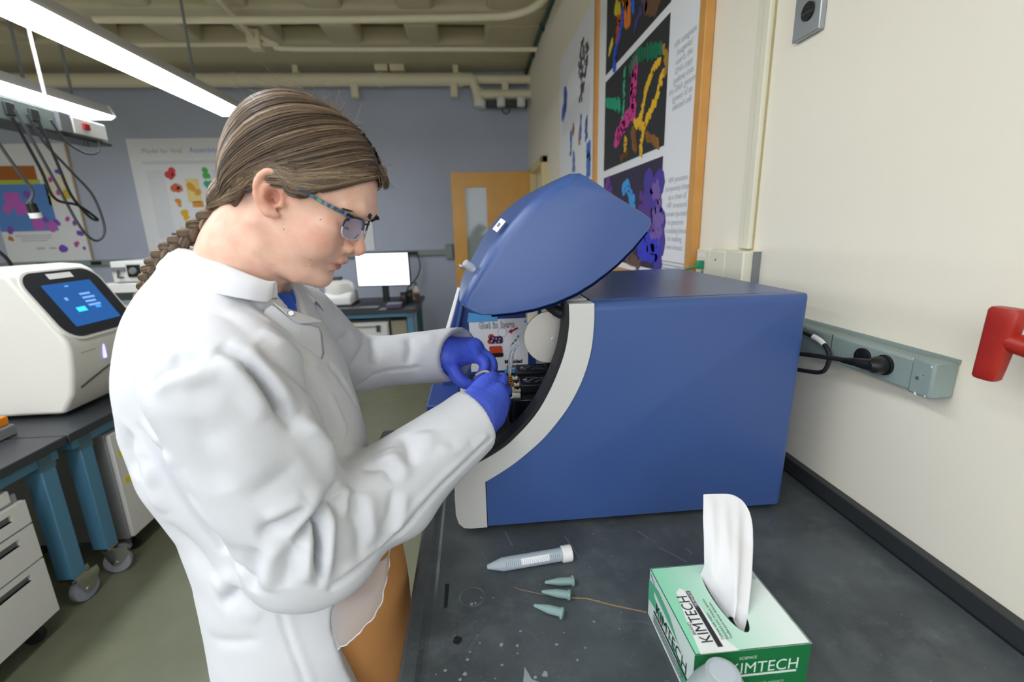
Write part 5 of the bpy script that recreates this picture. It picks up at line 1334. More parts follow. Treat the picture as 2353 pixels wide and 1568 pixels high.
base = np.array(rgb('#e7bfa9')[:3]); col_ = np.tile(base, (len(hv), 1))
def tint(mask, hexc, amt):
    global col_
    w = (np.clip(mask, 0, 1)*amt)[:, None]; col_ = col_*(1-w)+np.array(rgb(hexc)[:3])*w
def gauss(cf, ct, cv, rf, rt_, rv): return np.exp(-(((f-cf)/rf)**2+((t-ct)/rt_)**2+((av-cv)/rv)**2))
tint(gauss(.09, -.012, .05, .03, .022, .03), '#dd9a88', .45)
tint(gauss(.132, -.012, .0, .014, .012, .016), '#d68d7c', .55)
tint((np.exp(-((t+.044)/.0085)**2)*(f > .1)*np.exp(-(av/.020)**4)), '#b9655f', .85)
tint(gauss(.026, .017, .080, .022, .032, .02), '#e39c82', .6)
tint(gauss(.0315, .0135, .078, .0085, .011, .012), '#98493c', .85)  # hollow of the ear painted darker, shade put into the colour
tint(gauss(.104, .0185, .034, .012, .006, .014), '#c08a74', .5)
tint(gauss(.1245, -.0225, .0068, .004, .004, .004), '#5a2a22', .9)  # dark painted into the nostrils, standing for the shade inside
ca = body.data.color_attributes.new('complexion', 'FLOAT_COLOR', 'POINT')
ca.data.foreach_set('color', np.concatenate([col_, np.ones((len(col_), 1))], 1).astype(np.float32).ravel())

# ------------------------------------------------------------------ hair
def hline(f):   # lowest hair in front of and behind the ear, in head coordinates
    return np.interp(f, [-.09, -.05, -.036, -.023, -.013, -.0087, -.0013, .006, .014, .027, .038, .0417, .0467, .055, .064, .0797, .0933, .1077, .119, .14], [-.072, -.066, -.062, -.045, -.0185, -.0002, .0153, .030, .040, .044, .038, .0273, .0205, .018, .021, .0405, .0607, .0785, .086, .083])
HX = np.linspace(-.1, .15, 251); HY = np.convolve(np.pad(hline(HX), 8, mode='edge'), np.hanning(17)/np.hanning(17).sum(), 'valid')
def smooth_hl(f): return np.interp(f, HX, HY)
M['hair'] = mat('brown_hair', '#5a4433', .45, spec=.4)
def hair_nodes(m, c0, c1, c2):
    nt = m.node_tree; b = nt.nodes['Principled BSDF']; L = nt.links
    a = nt.nodes.new('ShaderNodeAttribute'); a.attribute_name = 'strand'
    r = nt.nodes.new('ShaderNodeValToRGB'); e = r.color_ramp.elements; e[0].position = 0; e[0].color = rgb(c0); e[1].position = 1; e[1].color = rgb(c2)
    x = e.new(.55); x.color = rgb(c1)
    L.new(a.outputs['Fac'], r.inputs['Fac']); L.new(r.outputs['Color'], b.inputs['Base Color'])
hair_nodes(M['hair'], '#3f3228', '#6c5a49', '#a08a6f')
HC = (.0185, .052)
def hair_d(f, t, v):
    df, dt = f-HC[0], t-HC[1]
    rf = np.where(df > 0, .1085, .0925); rt_ = np.where(dt > 0, .0925, .105)
    s = (np.abs(df/rf)**2.25+np.abs(dt/rt_)**2.25+np.abs(v/.0805)**2.25)**(1/2.25)
    return (s-1)*.082
def hair_sdf(P):
    q = P-HO.astype(np.float32); f, t, v = q@HF.astype(np.float32), q@HT.astype(np.float32), q@HV.astype(np.float32)
    d = hair_d(f, t, v)
    d = smin(d, ell(np.stack([f, t, v], 1), (-.046, -.024, 0), (.032, .036, .038)), .012)
    lim = (hline(f).astype(np.float32)+.007-t)*.8
    d = smax(d, lim, .006)
    return d
gv, gq = surface_net(hair_sdf, (-.48, .56, 1.44), (-.08, .84, 1.76), .003)
gv = relax(gv, gq, 2)
hair = mesh_obj('hair', gv, gq, M['hair'], person)
hair['label'] = 'brown hair combed back into a long plait'
# strands that follow the comb direction towards the plait root
ROOT = np.array([-.064, -.042, .0])
def shell(p, lift=0.):
    """push a head-frame point out onto the hair surface"""
    c = np.array([HC[0], HC[1], 0]); d = p-c; n = np.linalg.norm(d, axis=-1, keepdims=True); d = d/n
    a, bq = np.zeros(len(p)), np.full(len(p), .16)
    for _ in range(18):
        m = (a+bq)/2; x = c+d*m[:, None]
        g = hair_d(x[:, 0], x[:, 1], x[:, 2])
        root = ell(x.astype(np.float32), (-.046, -.024, 0), (.032, .036, .038))
        g = smin(g, root, .012)
        a = np.where(g < 0, m, a); bq = np.where(g < 0, bq, m)
    return c+d*(a+lift)[:, None] if np.ndim(lift) else c+d*(a[:, None]+lift)
def ribbons(name, paths, width, vals, m, parent, taper=True):
    """paths (S,K,3) world; three-sided strands in one mesh"""
    S, K, _ = paths.shape
    T = np.gradient(paths, axis=1); T /= np.linalg.norm(T, axis=2, keepdims=True)+1e-9
    R = np.cross(T, np.array([.3, -.9, .3])); R /= np.linalg.norm(R, axis=2, keepdims=True)+1e-9
    Bn = np.cross(T, R)
    w = np.ones(K)
    if taper: w = np.minimum(1, np.minimum(np.linspace(0, 5, K)+.3, np.linspace(5, 0, K)+.25))
    V = []
    for k in range(3):
        a = 2*PI*k/3; V.append(paths+(math.cos(a)*R+math.sin(a)*Bn)*(width[:, None]*w)[:, :, None])
    V = np.stack(V, 2).reshape(-1, 3)
    base = (np.arange(S)[:, None]*K+np.arange(K-1)[None]).ravel()*3
    q_ = np.concatenate([np.stack([base+k, base+(k+1) % 3, base+3+(k+1) % 3, base+3+k], 1) for k in range(3)])
    o = mesh_obj(name, V, q_, m, parent)
    at_ = o.data.attributes.new('strand', 'FLOAT', 'POINT'); at_.data.foreach_set('value', np.repeat(vals, K*3).astype(np.float32))
    o['kind'] = 'stuff'
    return o
def flow(start, side, n=28, sag=1.):
    """great-arc like path from a start direction over the side of the head to the plait root"""
    S = len(start); t = np.linspace(0, 1, n)[None, :, None]
    c1 = start*.45+ROOT*.55; c1[:, 2] = side*(.085)*np.clip(.45+.55*np.abs(start[:, 2])/.06, 0, 1.15)
    c1[:, 1] = np.maximum(c1[:, 1]+.028-.02*sag, hline(c1[:, 0])+.012)
    p = (1-t)**2*start[:, None]+2*t*(1-t)*c1[:, None]+t**2*ROOT
    p[:, :, 2] += side[:, None]*.006
    lim = smooth_hl(p[:, :, 0])+(.010*rng.random(S)**1.5)[:, None]
    p[:, :, 1] = lim+.005*np.log1p(np.exp(np.clip((p[:, :, 1]-lim)/.005, -30, 30)))
    return p
NS = 2600
side = np.where(rng.random(NS) < .72, -1., 1.)
u = rng.random(NS)
# starts along the middle parting (forehead to crown) and along the hairline by the temple
fz = np.interp(u, [0, .25, .5, .75, 1], [.125, .098, .06, .02, -.035]); tz = np.interp(u, [0, .25, .5, .75, 1], [.088, .120, .145, .155, .150])
st = np.stack([fz, tz, side*(.002+.006*rng.random(NS))], 1)
m_ = rng.random(NS) < .45
uf = rng.random(NS)**.8
hf = np.interp(uf, [0, .3, .55, .8, 1], [.046, .060, .080, .104, .120]); ht_ = hline(hf)+.003+.012*rng.random(NS)
hv_ = np.interp(uf, [0, .3, .55, .8, 1], [.076, .072, .064, .043, .012])
st[m_] = np.stack([hf, ht_, side*hv_], 1)[m_]
pth = flow(st, side)
cl = rng.normal(0, 1, NS)
flat_ = pth.reshape(-1, 3)
lift = np.repeat(.0004+.0030*rng.random(NS)**2, pth.shape[1])
flat_ = shell(flat_, lift)
pth = flat_.reshape(NS, -1, 3)
# gentle waviness and clumping
ph = rng.random(NS)*2*PI; k_ = np.linspace(0, 1, pth.shape[1])
pth[:, :, 1] += (.0022*np.sin(ph[:, None]+k_[None]*7)*np.sin(PI*k_)[None])
Wp = HO+pth[..., :1]*HF+pth[..., 1:2]*HT+pth[..., 2:]*HV
val = np.clip(.42+.22*rng.normal(0, 1, NS)+.12*np.sin(u*40)+.25*(m_ & (uf > .5)), 0, 1)
ribbons('hair_strands', Wp, .00075+.0006*rng.random(NS), val, M['hair'], hair)
at_ = hair.data.attributes.new('strand', 'FLOAT', 'POINT'); at_.data.foreach_set('value', np.full(len(gv), .22, np.float32))
# loose flyaway hairs over the crown and by the forehead
NF = 260
uu = rng.random(NF)
sp = np.stack([np.interp(uu, [0, .4, 1], [.125, .05, -.05]), np.interp(uu, [0, .4, 1], [.085, .15, .11]), rng.normal(0, .03, NF)], 1)
sp = shell(sp, .0)
K = 9; kk = np.linspace(0, 1, K)[None, :, None]
dirn = rng.normal(0, 1, (NF, 1, 3))*np.array([1., .8, .8]); dirn[:, :, 1] = np.abs(dirn[:, :, 1])*.7; dirn /= np.linalg.norm(dirn, axis=2, keepdims=True)
ln = (.012+.030*rng.random((NF, 1, 1)))
fp = sp[:, None]+dirn*ln*kk+np.array([-.03, -.015, 0])*kk**2*rng.random((NF, 1, 1))
ribbons('flyaway_hairs', HO+fp[..., :1]*HF+fp[..., 1:2]*HT+fp[..., 2:]*HV, np.full(NF, .00022), np.clip(.7+.2*rng.normal(0, 1, NF), 0, 1), M['hair'], hair)
# the fringe tip that sweeps past the forehead
NB = 110
e0 = np.stack([.106+.012*rng.random(NB), .100+.010*rng.random(NB), rng.normal(.004, .010, NB)], 1)
e1 = np.stack([.1275+.005*rng.random(NB), .080+.010*rng.random(NB), rng.normal(.006, .009, NB)], 1)
mid = (e0+e1)/2+np.array([.005, .003, 0])
kk = np.linspace(0, 1, 8)[None, :, None]
fp = (1-kk)**2*e0[:, None]+2*kk*(1-kk)*mid[:, None]+kk**2*e1[:, None]
ribbons('fringe', HO+fp[..., :1]*HF+fp[..., 1:2]*HT+fp[..., 2:]*HV, np.full(NB, .00055), np.clip(.5+.25*rng.normal(0, 1, NB), 0, 1), M['hair'], hair)
# plait: three interlaced locks down the back, each made of many strands
BR = [tuple(H(-.050, -.030, -.004)), (-.350, .688, 1.541), (-.372, .690, 1.5265), (-.399, .694, 1.5085), (-.433, .704, 1.4905), (-.460, .716, 1.4735), (-.4855, .735, 1.4525), (-.503, .748, 1.431), (-.5165, .751, 1.411), (-.529, .751, 1.392), (-.541, .752, 1.37)]
bp = np.array([tuple(p) for p in spline(BR, 14)]); NBp = len(bp)
T = np.gradient(bp, axis=0); T /= np.linalg.norm(T, axis=1, keepdims=True)
Nn = np.cross(T, [0, 1, 0]); Nn /= np.linalg.norm(Nn, axis=1, keepdims=True); Bb = np.cross(T, Nn)
sarc = np.concatenate([[0], np.cumsum(np.linalg.norm(np.diff(bp, axis=0), axis=1))])
wid = np.interp(sarc/sarc[-1], [0, .12, .5, 1], [.0115, .0092, .0082, .0066])
for k in range(3):
    th = sarc/.060*2*PI+k*2*PI/3
    cen = bp+Nn*(wid*.85*np.sin(th))[:, None]+Bb*(wid*.55*np.sin(2*th))[:, None]
    lock = MB().tube([tuple(p) for p in cen], list(wid*.62), 12).build('plait_lock', M['hair'], hair, smooth=True)
    a_ = lock.data.attributes.new('strand', 'FLOAT', 'POINT'); a_.data.foreach_set('value', np.full(len(lock.data.vertices), .25, np.float32))
    ns = 130
    aa = rng.random(ns)*2*PI
    Tc = np.gradient(cen, axis=0); Tc /= np.linalg.norm(Tc, axis=1, keepdims=True)
    R1 = np.cross(Tc, [0, 1, 0]); R1 /= np.linalg.norm(R1, axis=1, keepdims=True); R2 = np.cross(Tc, R1)
    tw = np.linspace(0, 2.5, NBp)
    A = aa[:, None]+tw[None]
    pp = cen[None]+(R1[None]*np.cos(A)[..., None]+R2[None]*np.sin(A)[..., None])*(wid*.62)[None, :, None]*(1.0+.08*rng.random((ns, 1, 1)))
    ribbons('plait_strands', pp, np.full(ns, .0009), np.clip(.5+.22*rng.normal(0, 1, ns), 0, 1), M['hair'], hair)
# eyebrows and lashes
for sg, nm in ((-1, 'eyebrow'), (1, 'eyebrow')):
    n_ = 170; uu = rng.random(n_)
    bx = np.interp(uu, [0, .5, 1], [.1285, .1225, .1085]); bt = np.interp(uu, [0, .5, 1], [.0375, .0430, .0375])+rng.normal(0, .0015, n_)*(1.1-.7*uu); bvv = np.interp(uu, [0, .5, 1], [.010, .028, .049])
    a0 = np.stack([bx+.0048, bt, sg*bvv], 1)
    d_ = np.stack([-.002-.005*uu, .0022-.0035*uu, sg*(.0045+.001*uu)], 1)
    kk = np.linspace(0, 1, 5)[None, :, None]
    fp = a0[:, None]+d_[:, None]*kk*1.2
    ribbons(nm, HO+fp[..., :1]*HF+fp[..., 1:2]*HT+fp[..., 2:]*HV, np.full(n_, .0007), np.clip(.05+.1*rng.random(n_), 0, 1), M['hair'], body)
    n_ = 40; uu = np.linspace(0, 1, n_)
    a0 = np.stack([np.interp(uu, [0, .5, 1], [.1115, .1135, .104]), np.full(n_, .0150), sg*np.interp(uu, [0, 1], [.022, .044])], 1)
    d_ = np.stack([np.full(n_, .0040), np.full(n_, -.0055), sg*.003*(uu-.3)], 1)
    fp = a0[:, None]+d_[:, None]*kk+np.array([0, .002, 0])*kk**2
    ribbons('eyelashes', HO+fp[..., :1]*HF+fp[..., 1:2]*HT+fp[..., 2:]*HV, np.full(n_, .0004), np.zeros(n_), M['hair'], body)
# small moles on the cheek and neck
for (mf, mt) in ((.0908, -.0441), (.0907, -.0538), (.088, .012), (.05, -.02)):
    P0 = H(mf, mt, -.09); best = hv[np.argmin(((hv-HO)@HF-mf)**2+((hv-HO)@HT-mt)**2+(np.minimum(0, -((hv-HO)@HV))**2)*100+((hv-HO)@HV > 0)*9)]
    MB().lathe([(.0009, -.001), (.0009, .0001), (.0005, .0003)], best, tuple(-HV), 8).build('mole', ink('#8f5c46'), body, smooth=True)

# ------------------------------------------------------------------ glasses
gl = thing('eyeglasses', (-.2, .66, 1.56), 'thin half-rim glasses with patterned blue-green temples on the woman\'s face', 'glasses')
M['lens'] = mat('lens_glass', '#e6e8f6', .04, trans=.86, ior=1.10, spec=.8, coat=.4)
def pattern_mat():
    m = mat('patterned_temple', '#2c4a78', .3); nt = m.node_tree; b = nt.nodes['Principled BSDF']; L = nt.links
    tc = nt.nodes.new('ShaderNodeTexCoord'); v_ = nt.nodes.new('ShaderNodeTexVoronoi'); v_.inputs['Scale'].default_value = 420
    L.new(tc.outputs['Object'], v_.inputs['Vector']); r = nt.nodes.new('ShaderNodeValToRGB'); e = r.color_ramp.elements
    e[0].color = rgb('#16262e'); e[1].color = rgb('#5a78d8')
    for p_, c_ in ((.3, '#1f5a4a'), (.5, '#27406a'), (.7, '#3f8a4a'), (.85, '#7a5aa0')): x = e.new(p_); x.color = rgb(c_)
    r.color_ramp.interpolation = 'CONSTANT'
    s = nt.nodes.new('ShaderNodeSeparateColor'); L.new(v_.outputs['Color'], s.inputs[0]); L.new(s.outputs[0], r.inputs['Fac']); L.new(r.outputs['Color'], b.inputs['Base Color']); return m
M['lens_rim'] = mat('polished_lens_edge', '#eef0f8', .15, trans=.3); M['temple'] = pattern_mat(); M['frame_dark'] = mat('dark_frame_metal', '#1c2230', .3, metal=.4)
def sweep_flat(pts, hgt, thk):
    b = MB(); P = spline(pts, 6); vs = []
    for i, p in enumerate(P):
        h_ = np.interp(i/(len(P)-1), np.linspace(0, 1, len(hgt)), hgt)
        up_ = Vector(HT); out_ = Vector(HV)
        for a, c in ((-.5, -1), (.5, -1), (.5, 1), (-.5, 1)): vs.append(p+up_*a*h_+out_*c*thk/2)
    n = len(P); fs = [(i*4+k, i*4+(k+1) % 4, i*4+4+(k+1) % 4, i*4+4+k) for i in range(n-1) for k in range(4)]+[(0, 1, 2, 3), (4*n-1, 4*n-2, 4*n-3, 4*n-4)]
    return b.add(vs, fs)
for sg in (-1, 1):
    hs_ = 1 if sg < 0 else .92
    sweep_flat(hw([(.1245, .0345, sg*.0650*hs_), (.115, .0350, sg*.0705*hs_), (.100, .0352, sg*.0735), (.072, .0372, sg*.0770)]), [.0065, .0060, .0050, .0045], .0018).build('temple', M['temple'], gl, smooth=True)
    sweep_flat(hw([(.072, .0372, sg*.0770), (.046, .0415, sg*.0800), (.029, .0450, sg*.0800), (.015, .040, sg*.0775), (.010, .025, sg*.0760), (.004, .009, sg*.0750), (-.004, .0035, sg*.0735)]), [.0038, .003, .0028, .0028, .003, .0032, .003], .0018).build('temple_tip', M['frame_dark'], gl, smooth=True)
    lo_ = []
    for k in range(28):
        a = 2*PI*k/28
        vv = .0245*math.copysign(abs(math.cos(a))**.65, math.cos(a)); tt = .0148*math.copysign(abs(math.sin(a))**.75, math.sin(a))
        lo_.append((vv, tt))
    def lens_pt(vv, tt, d): return H(.1275-.10*tt-.20*(vv+.0245)-1.2*(vv+.0245)**2+d, .0165+tt, sg*((.0335 if sg < 0 else .0300)+vv))
    vs = [lens_pt(vv, tt, .0) for vv, tt in lo_]+[lens_pt(vv, tt, .0022) for vv, tt in lo_]
    n = 28
    MB().add([tuple(p) for p in vs], [tuple(range(n))[::-1], tuple(range(n, 2*n))]+[(i, (i+1) % n, (i+1) % n+n, i+n) for i in range(n)]).build('lens', M['lens'], gl, smooth=True)
    MB().tube([tuple(lens_pt(vv, tt+.0004, .0011)) for vv, tt in [lo_[k % 28] for k in range(0, 15)]], .0013, 8).build('brow_rim', M['frame_dark'], gl, smooth=True)
    MB().tube([tuple(lens_pt(vv*1.01, tt*1.01, .0011)) for vv, tt in [lo_[k % 28] for k in range(14, 29)]], .0008, 8).build('lens_edge', M['lens_rim'], gl, smooth=True)
    MB().tube(spline(hw([(.1180, .0270, sg*.0570*hs_), (.122, .033, sg*.0625*hs_), (.1245, .0345, sg*.0650*hs_), (.118, .035, sg*.069*hs_)]), 5), .0022, 8).build('hinge', M['frame_dark'], gl, smooth=True)
    MB().tube(spline(hw([(.1270, .010, sg*.0105), (.1255, .006, sg*.0105), (.1245, .002, sg*.0098)]), 4), .0009, 6).build('nose_pad_arm', M['frame_dark'], gl, smooth=True)
    MB().lathe([(.0015, -.001), (.003, 0), (.0015, .001)], H(.1245, .001, sg*.0092), tuple(HV), 10).build('nose_pad', M['clear_tube'], gl, smooth=True)
MB().tube(spline(hw([(.1268, .025, -.0105), (.1300, .0275, 0), (.1268, .025, .0105)]), 6), .0014, 8).build('bridge', M['frame_dark'], gl, smooth=True)

# ------------------------------------------------------------------ clothing
M['coat'] = mat('white_cotton_coat', '#d4d6db', .85, spec=.2, bump=(650, .12))
M['shirt'] = mat('blue_sweatshirt', '#1f57c8', .85, bump=(500, .2), sheen=.2)
M['trouser'] = mat('tan_trousers', '#c28a50', .8, bump=(500, .15), var=(8, .4, '#b27a42'))
PHI = math.radians(10); CU = np.array([math.cos(PHI), math.sin(PHI)], np.float32); CV = np.array([-math.sin(PHI), math.cos(PHI)], np.float32)
tz_ = [.46, .60, .70, .80, .90, 1.00, 1.08, 1.16, 1.24, 1.31, 1.37, 1.42, 1.46, 1.49]
tcx_ = [-.310, -.315, -.320, -.322, -.328, -.338, -.345, -.362, -.372, -.372, -.368, -.366, -.366, -.366]
tcy_ = [.735, .735, .735, .735, .735, .735, .735, .735, .735, .733, .730, .727, .724, .722]
ta_ = [.180, .172, .165, .158, .150, .142, .146, .164, .162, .148, .124, .096, .076, .068]
tb_h = [.215, .205, .195, .186, .176, .164, .158, .160, .160, .150, .132, .110, .088, .078]
ST = [smooth_tab(tz_, y) for y in (tcx_, tcy_, ta_, tb_h)]
NS_, NE_, NW_ = (-.312, .570, 1.335), (-.258, .592, 1.090), (-.012, .792, 1.168)
FS_, FE_, FW_ = (-.350, .915, 1.335), (-.270, 1.000, 1.228), (-.046, 1.062, 1.222)
def torso_field(P, grow=0.):
    x, y, z = P[:, 0], P[:, 1], P[:, 2]
    cx, cy, a, b_ = [interp(z, *s) for s in ST]
    u = (x-cx)*CU[0]+(y-cy)*CU[1]; v = (x-cx)*CV[0]+(y-cy)*CV[1]
    s = (np.abs(u/a)**2.3+np.abs(v/b_)**2.3)**(1/2.3)
    return (s-1)*np.minimum(a, b_)*.92-grow
def sleeve(P, S, E_, W_, r, k=.03, grow=0.):
    d = smin(cone(P, S, E_, r[0], r[1]), cone(P, E_, tuple(np.array(W_)+.06*(np.array(W_)-np.array(E_))/np.linalg.norm(np.array(W_)-np.array(E_))), r[2], r[3]), k)
    return d-grow
rN, rF = (.086, .080, .070, .053), (.082, .058, .055, .066)
def ext(a, b, l):
    a, b = np.array(a), np.array(b); d = (b-a)/np.linalg.norm(b-a); return b+d*l, d
wN, dN = ext(NE_, NW_, .0); wF, dF = ext(FE_, FW_, .0)
def coat_sdf(P):
    x, y, z = P[:, 0], P[:, 1], P[:, 2]
    t = torso_field(P)
    t = np.maximum(t, .52-z); t = np.maximum(t, z-1.47)
    sh = chain(P, [(-.330, .605, 1.365), (-.358, .660, 1.398), (-.372, .735, 1.418), (-.368, .81, 1.405), (-.35, .88, 1.368)], [.058, .056, .048, .058, .062], .02)
    t = smin(t, sh, .05)
    t = smin(t, ell(P, (-.434, .72, 1.33), (.068, .11, .12)), .05)          # rounded upper back
    sn = sleeve(P, NS_, NE_, NW_, rN, .02)
    sn = smin(sn, chain(P, [NE_, (-.1445, .685, 1.086), NW_], [.078, .0640, .054], .02), .02)
    sn = smin(sn, ell(P, (-.250, .590, 1.045), (.085, .065, .045)), .03)   # sagging elbow bag
    sf = sleeve(P, FS_, FE_, FW_, rF, .03)
    d = smin(t, sf, .022); d = smin(d, sn, .016)
    # sleeves are cut at the cuffs and hollow behind the cut
    for W_, dd in ((NW_, dN), (FW_, dF)):
        nd = dd if W_ is NW_ else (dd+np.array([0, -.80, .05]))/np.linalg.norm(dd+np.array([0, -.80, .05]))
        q = (P-np.array(W_, np.float32)) @ nd.astype(np.float32)
        near = np.linalg.norm(P-np.array(W_, np.float32), axis=1) < .16
        d = np.where(near, smax(d, q, .003), d)
        r0 = .0515 if W_ is NW_ else .0580
        d = smax(d, -cone(P, np.array(W_)-.085*dd, np.array(W_)+.07*dd, r0-.012, r0+.001), .002)
    # neck opening and the gap of the front
    d = smax(d, -chain(P, [(-.345, .722, 1.50), (-.372, .720, 1.42), (-.376, .722, 1.36)], [.070, .060, .050], .02), .006)
    d = smax(d, -cone(P, (-.300, .715, 1.465), (-.266, .692, 1.398), .050, .014), .004)
    # lower front: the near panel ends on a slanting edge, the trousers show beyond it
    e = np.interp(z, [.5, .766, .832, .867, .899, .936, .966, .979, 1.01, 1.06], [-.30, -.346, -.369, -.385, -.395, -.401, -.390, -.347, -.30, -.24]).astype(np.float32)
    cut = np.minimum(np.minimum(x-e*y, 1.03-z), .99-y)
    d = smax(d, np.where(z < 1.06, cut, -1).astype(np.float32), .003)
    return d
cv_, cq_ = surface_net(coat_sdf, (-.70, .40, .50), (.06, 1.20, 1.53), .0040)
cv_ = relax(cv_, cq_, 2)
CREASE = []
def crease(L, w, a, mode='valley'):
    CREASE.append((L, w, a, mode))
#CREASES
crease([(-0.381, 0.627, 1.465), (-0.379, 0.602, 1.434), (-0.346, 0.530, 1.403), (-0.337, 0.496, 1.372)], 0.003, -0.0012, 'valley')
crease([(-0.352, 0.497, 1.356), (-0.332, 0.494, 1.371), (-0.317, 0.495, 1.376), (-0.298, 0.496, 1.377)], 0.005, -0.0045, 'valley')
crease([(-0.345, 0.492, 1.350), (-0.324, 0.491, 1.366), (-0.302, 0.492, 1.370), (-0.279, 0.497, 1.366)], 0.01, 0.004, 'ridge')
crease([(-0.327, 0.503, 1.386), (-0.315, 0.499, 1.383), (-0.291, 0.501, 1.381)], 0.008, -0.004, 'valley')
crease([(-0.283, 0.513, 1.392), (-0.263, 0.515, 1.380), (-0.250, 0.517, 1.362), (-0.241, 0.521, 1.340), (-0.236, 0.525, 1.322), (-0.230, 0.531, 1.301), (-0.223, 0.538, 1.282)], 0.007, -0.012, 'valley')
crease([(-0.277, 0.520, 1.395), (-0.259, 0.522, 1.382), (-0.246, 0.524, 1.364), (-0.236, 0.530, 1.341), (-0.230, 0.536, 1.319), (-0.223, 0.543, 1.296)], 0.012, 0.006, 'ridge')
crease([(-0.284, 0.504, 1.382), (-0.265, 0.507, 1.371), (-0.253, 0.510, 1.351), (-0.247, 0.513, 1.329), (-0.240, 0.518, 1.308)], 0.013, 0.006, 'ridge')
crease([(-0.294, 0.625, 1.428), (-0.273, 0.639, 1.403), (-0.254, 0.664, 1.373), (-0.241, 0.678, 1.348), (-0.228, 0.697, 1.321)], 0.004, -0.003, 'valley')
crease([(-0.297, 0.614, 1.424), (-0.271, 0.616, 1.401), (-0.257, 0.648, 1.369), (-0.244, 0.664, 1.342), (-0.229, 0.679, 1.312)], 0.008, 0.003, 'ridge')
crease([(-0.227, 0.695, 1.318), (-0.214, 0.728, 1.267), (-0.209, 0.755, 1.225)], 0.004, -0.007, 'valley')
crease([(-0.258, 0.566, 1.402), (-0.240, 0.568, 1.382), (-0.234, 0.602, 1.354), (-0.237, 0.659, 1.316), (-0.224, 0.677, 1.286)], 0.01, 0.004, 'ridge')
crease([(-0.253, 0.539, 1.389), (-0.239, 0.544, 1.371), (-0.228, 0.561, 1.349), (-0.224, 0.591, 1.320), (-0.230, 0.657, 1.276)], 0.01, -0.004, 'valley')
crease([(-0.224, 0.672, 1.280), (-0.217, 0.675, 1.249), (-0.211, 0.680, 1.216), (-0.191, 0.644, 1.178)], 0.006, 0.003, 'ridge')
crease([(-0.232, 0.650, 1.269), (-0.219, 0.656, 1.209), (-0.196, 0.619, 1.178)], 0.007, -0.004, 'valley')
crease([(-0.219, 0.563, 1.302), (-0.208, 0.574, 1.249), (-0.198, 0.589, 1.199)], 0.007, 0.003, 'ridge')
crease([(-0.196, 0.574, 1.184), (-0.205, 0.543, 1.171), (-0.220, 0.523, 1.155), (-0.236, 0.513, 1.141)], 0.0055, -0.013, 'valley')
crease([(-0.206, 0.549, 1.200), (-0.216, 0.529, 1.179), (-0.232, 0.515, 1.159), (-0.246, 0.509, 1.150)], 0.014, 0.008, 'ridge')
crease([(-0.224, 0.540, 1.291), (-0.214, 0.554, 1.265), (-0.205, 0.567, 1.230), (-0.197, 0.578, 1.195)], 0.012, 0.007, 'ridge')
crease([(-0.206, 0.541, 1.173), (-0.210, 0.534, 1.155), (-0.212, 0.526, 1.126), (-0.215, 0.520, 1.102), (-0.216, 0.519, 1.067)], 0.0045, -0.012, 'valley')
crease([(-0.201, 0.548, 1.165), (-0.202, 0.540, 1.137), (-0.203, 0.530, 1.110), (-0.210, 0.523, 1.068)], 0.008, 0.0065, 'ridge')
crease([(-0.220, 0.523, 1.143), (-0.222, 0.518, 1.116), (-0.227, 0.514, 1.081)], 0.009, 0.006, 'ridge')
crease([(-0.220, 0.526, 1.181), (-0.237, 0.513, 1.172), (-0.255, 0.506, 1.166), (-0.273, 0.503, 1.163)], 0.009, -0.007, 'valley')
crease([(-0.221, 0.526, 1.194), (-0.240, 0.511, 1.187), (-0.260, 0.504, 1.182)], 0.01, 0.004, 'ridge')
crease([(-0.234, 0.514, 1.139), (-0.246, 0.509, 1.119), (-0.253, 0.508, 1.082)], 0.009, -0.006, 'valley')
crease([(-0.252, 0.508, 1.145), (-0.266, 0.507, 1.116), (-0.276, 0.510, 1.076)], 0.012, 0.005, 'ridge')
crease([(-0.277, 0.506, 1.143), (-0.293, 0.513, 1.107), (-0.300, 0.520, 1.069)], 0.01, -0.005, 'valley')
crease([(-0.193, 0.575, 1.172), (-0.197, 0.557, 1.167), (-0.196, 0.553, 1.149)], 0.005, -0.006, 'valley')
crease([(-0.188, 0.592, 1.166), (-0.190, 0.573, 1.158), (-0.186, 0.562, 1.138)], 0.007, 0.004, 'ridge')
crease([(-0.179, 0.588, 1.154), (-0.178, 0.573, 1.137), (-0.170, 0.566, 1.107), (-0.173, 0.558, 1.072)], 0.009, -0.004, 'valley')
crease([(-0.164, 0.600, 1.152), (-0.160, 0.582, 1.122), (-0.159, 0.578, 1.083)], 0.011, 0.004, 'ridge')
crease([(-0.176, 0.626, 1.173), (-0.144, 0.633, 1.169), (-0.130, 0.622, 1.149)], 0.006, -0.0035, 'valley')
crease([(-0.161, 0.641, 1.178), (-0.127, 0.644, 1.172), (-0.111, 0.635, 1.148)], 0.01, 0.004, 'ridge')
crease([(-0.124, 0.693, 1.194), (-0.113, 0.670, 1.185), (-0.108, 0.647, 1.163)], 0.009, -0.007, 'valley')
crease([(-0.088, 0.698, 1.196), (-0.083, 0.670, 1.172)], 0.016, 0.006, 'ridge')
crease([(-0.143, 0.664, 1.186), (-0.133, 0.644, 1.174)], 0.012, 0.004, 'ridge')
crease([(0.015, 0.737, 1.153), (-0.022, 0.704, 1.134), (-0.063, 0.669, 1.113), (-0.101, 0.631, 1.091), (-0.127, 0.614, 1.068), (-0.181, 0.547, 1.062), (-0.204, 0.527, 1.059)], 0.004, -0.0035, 'flat')
crease([(0.007, 0.729, 1.163), (-0.030, 0.696, 1.146), (-0.070, 0.662, 1.125), (-0.108, 0.625, 1.103), (-0.132, 0.605, 1.083), (-0.153, 0.587, 1.067), (-0.186, 0.543, 1.074)], 0.006, 0.002, 'flat')
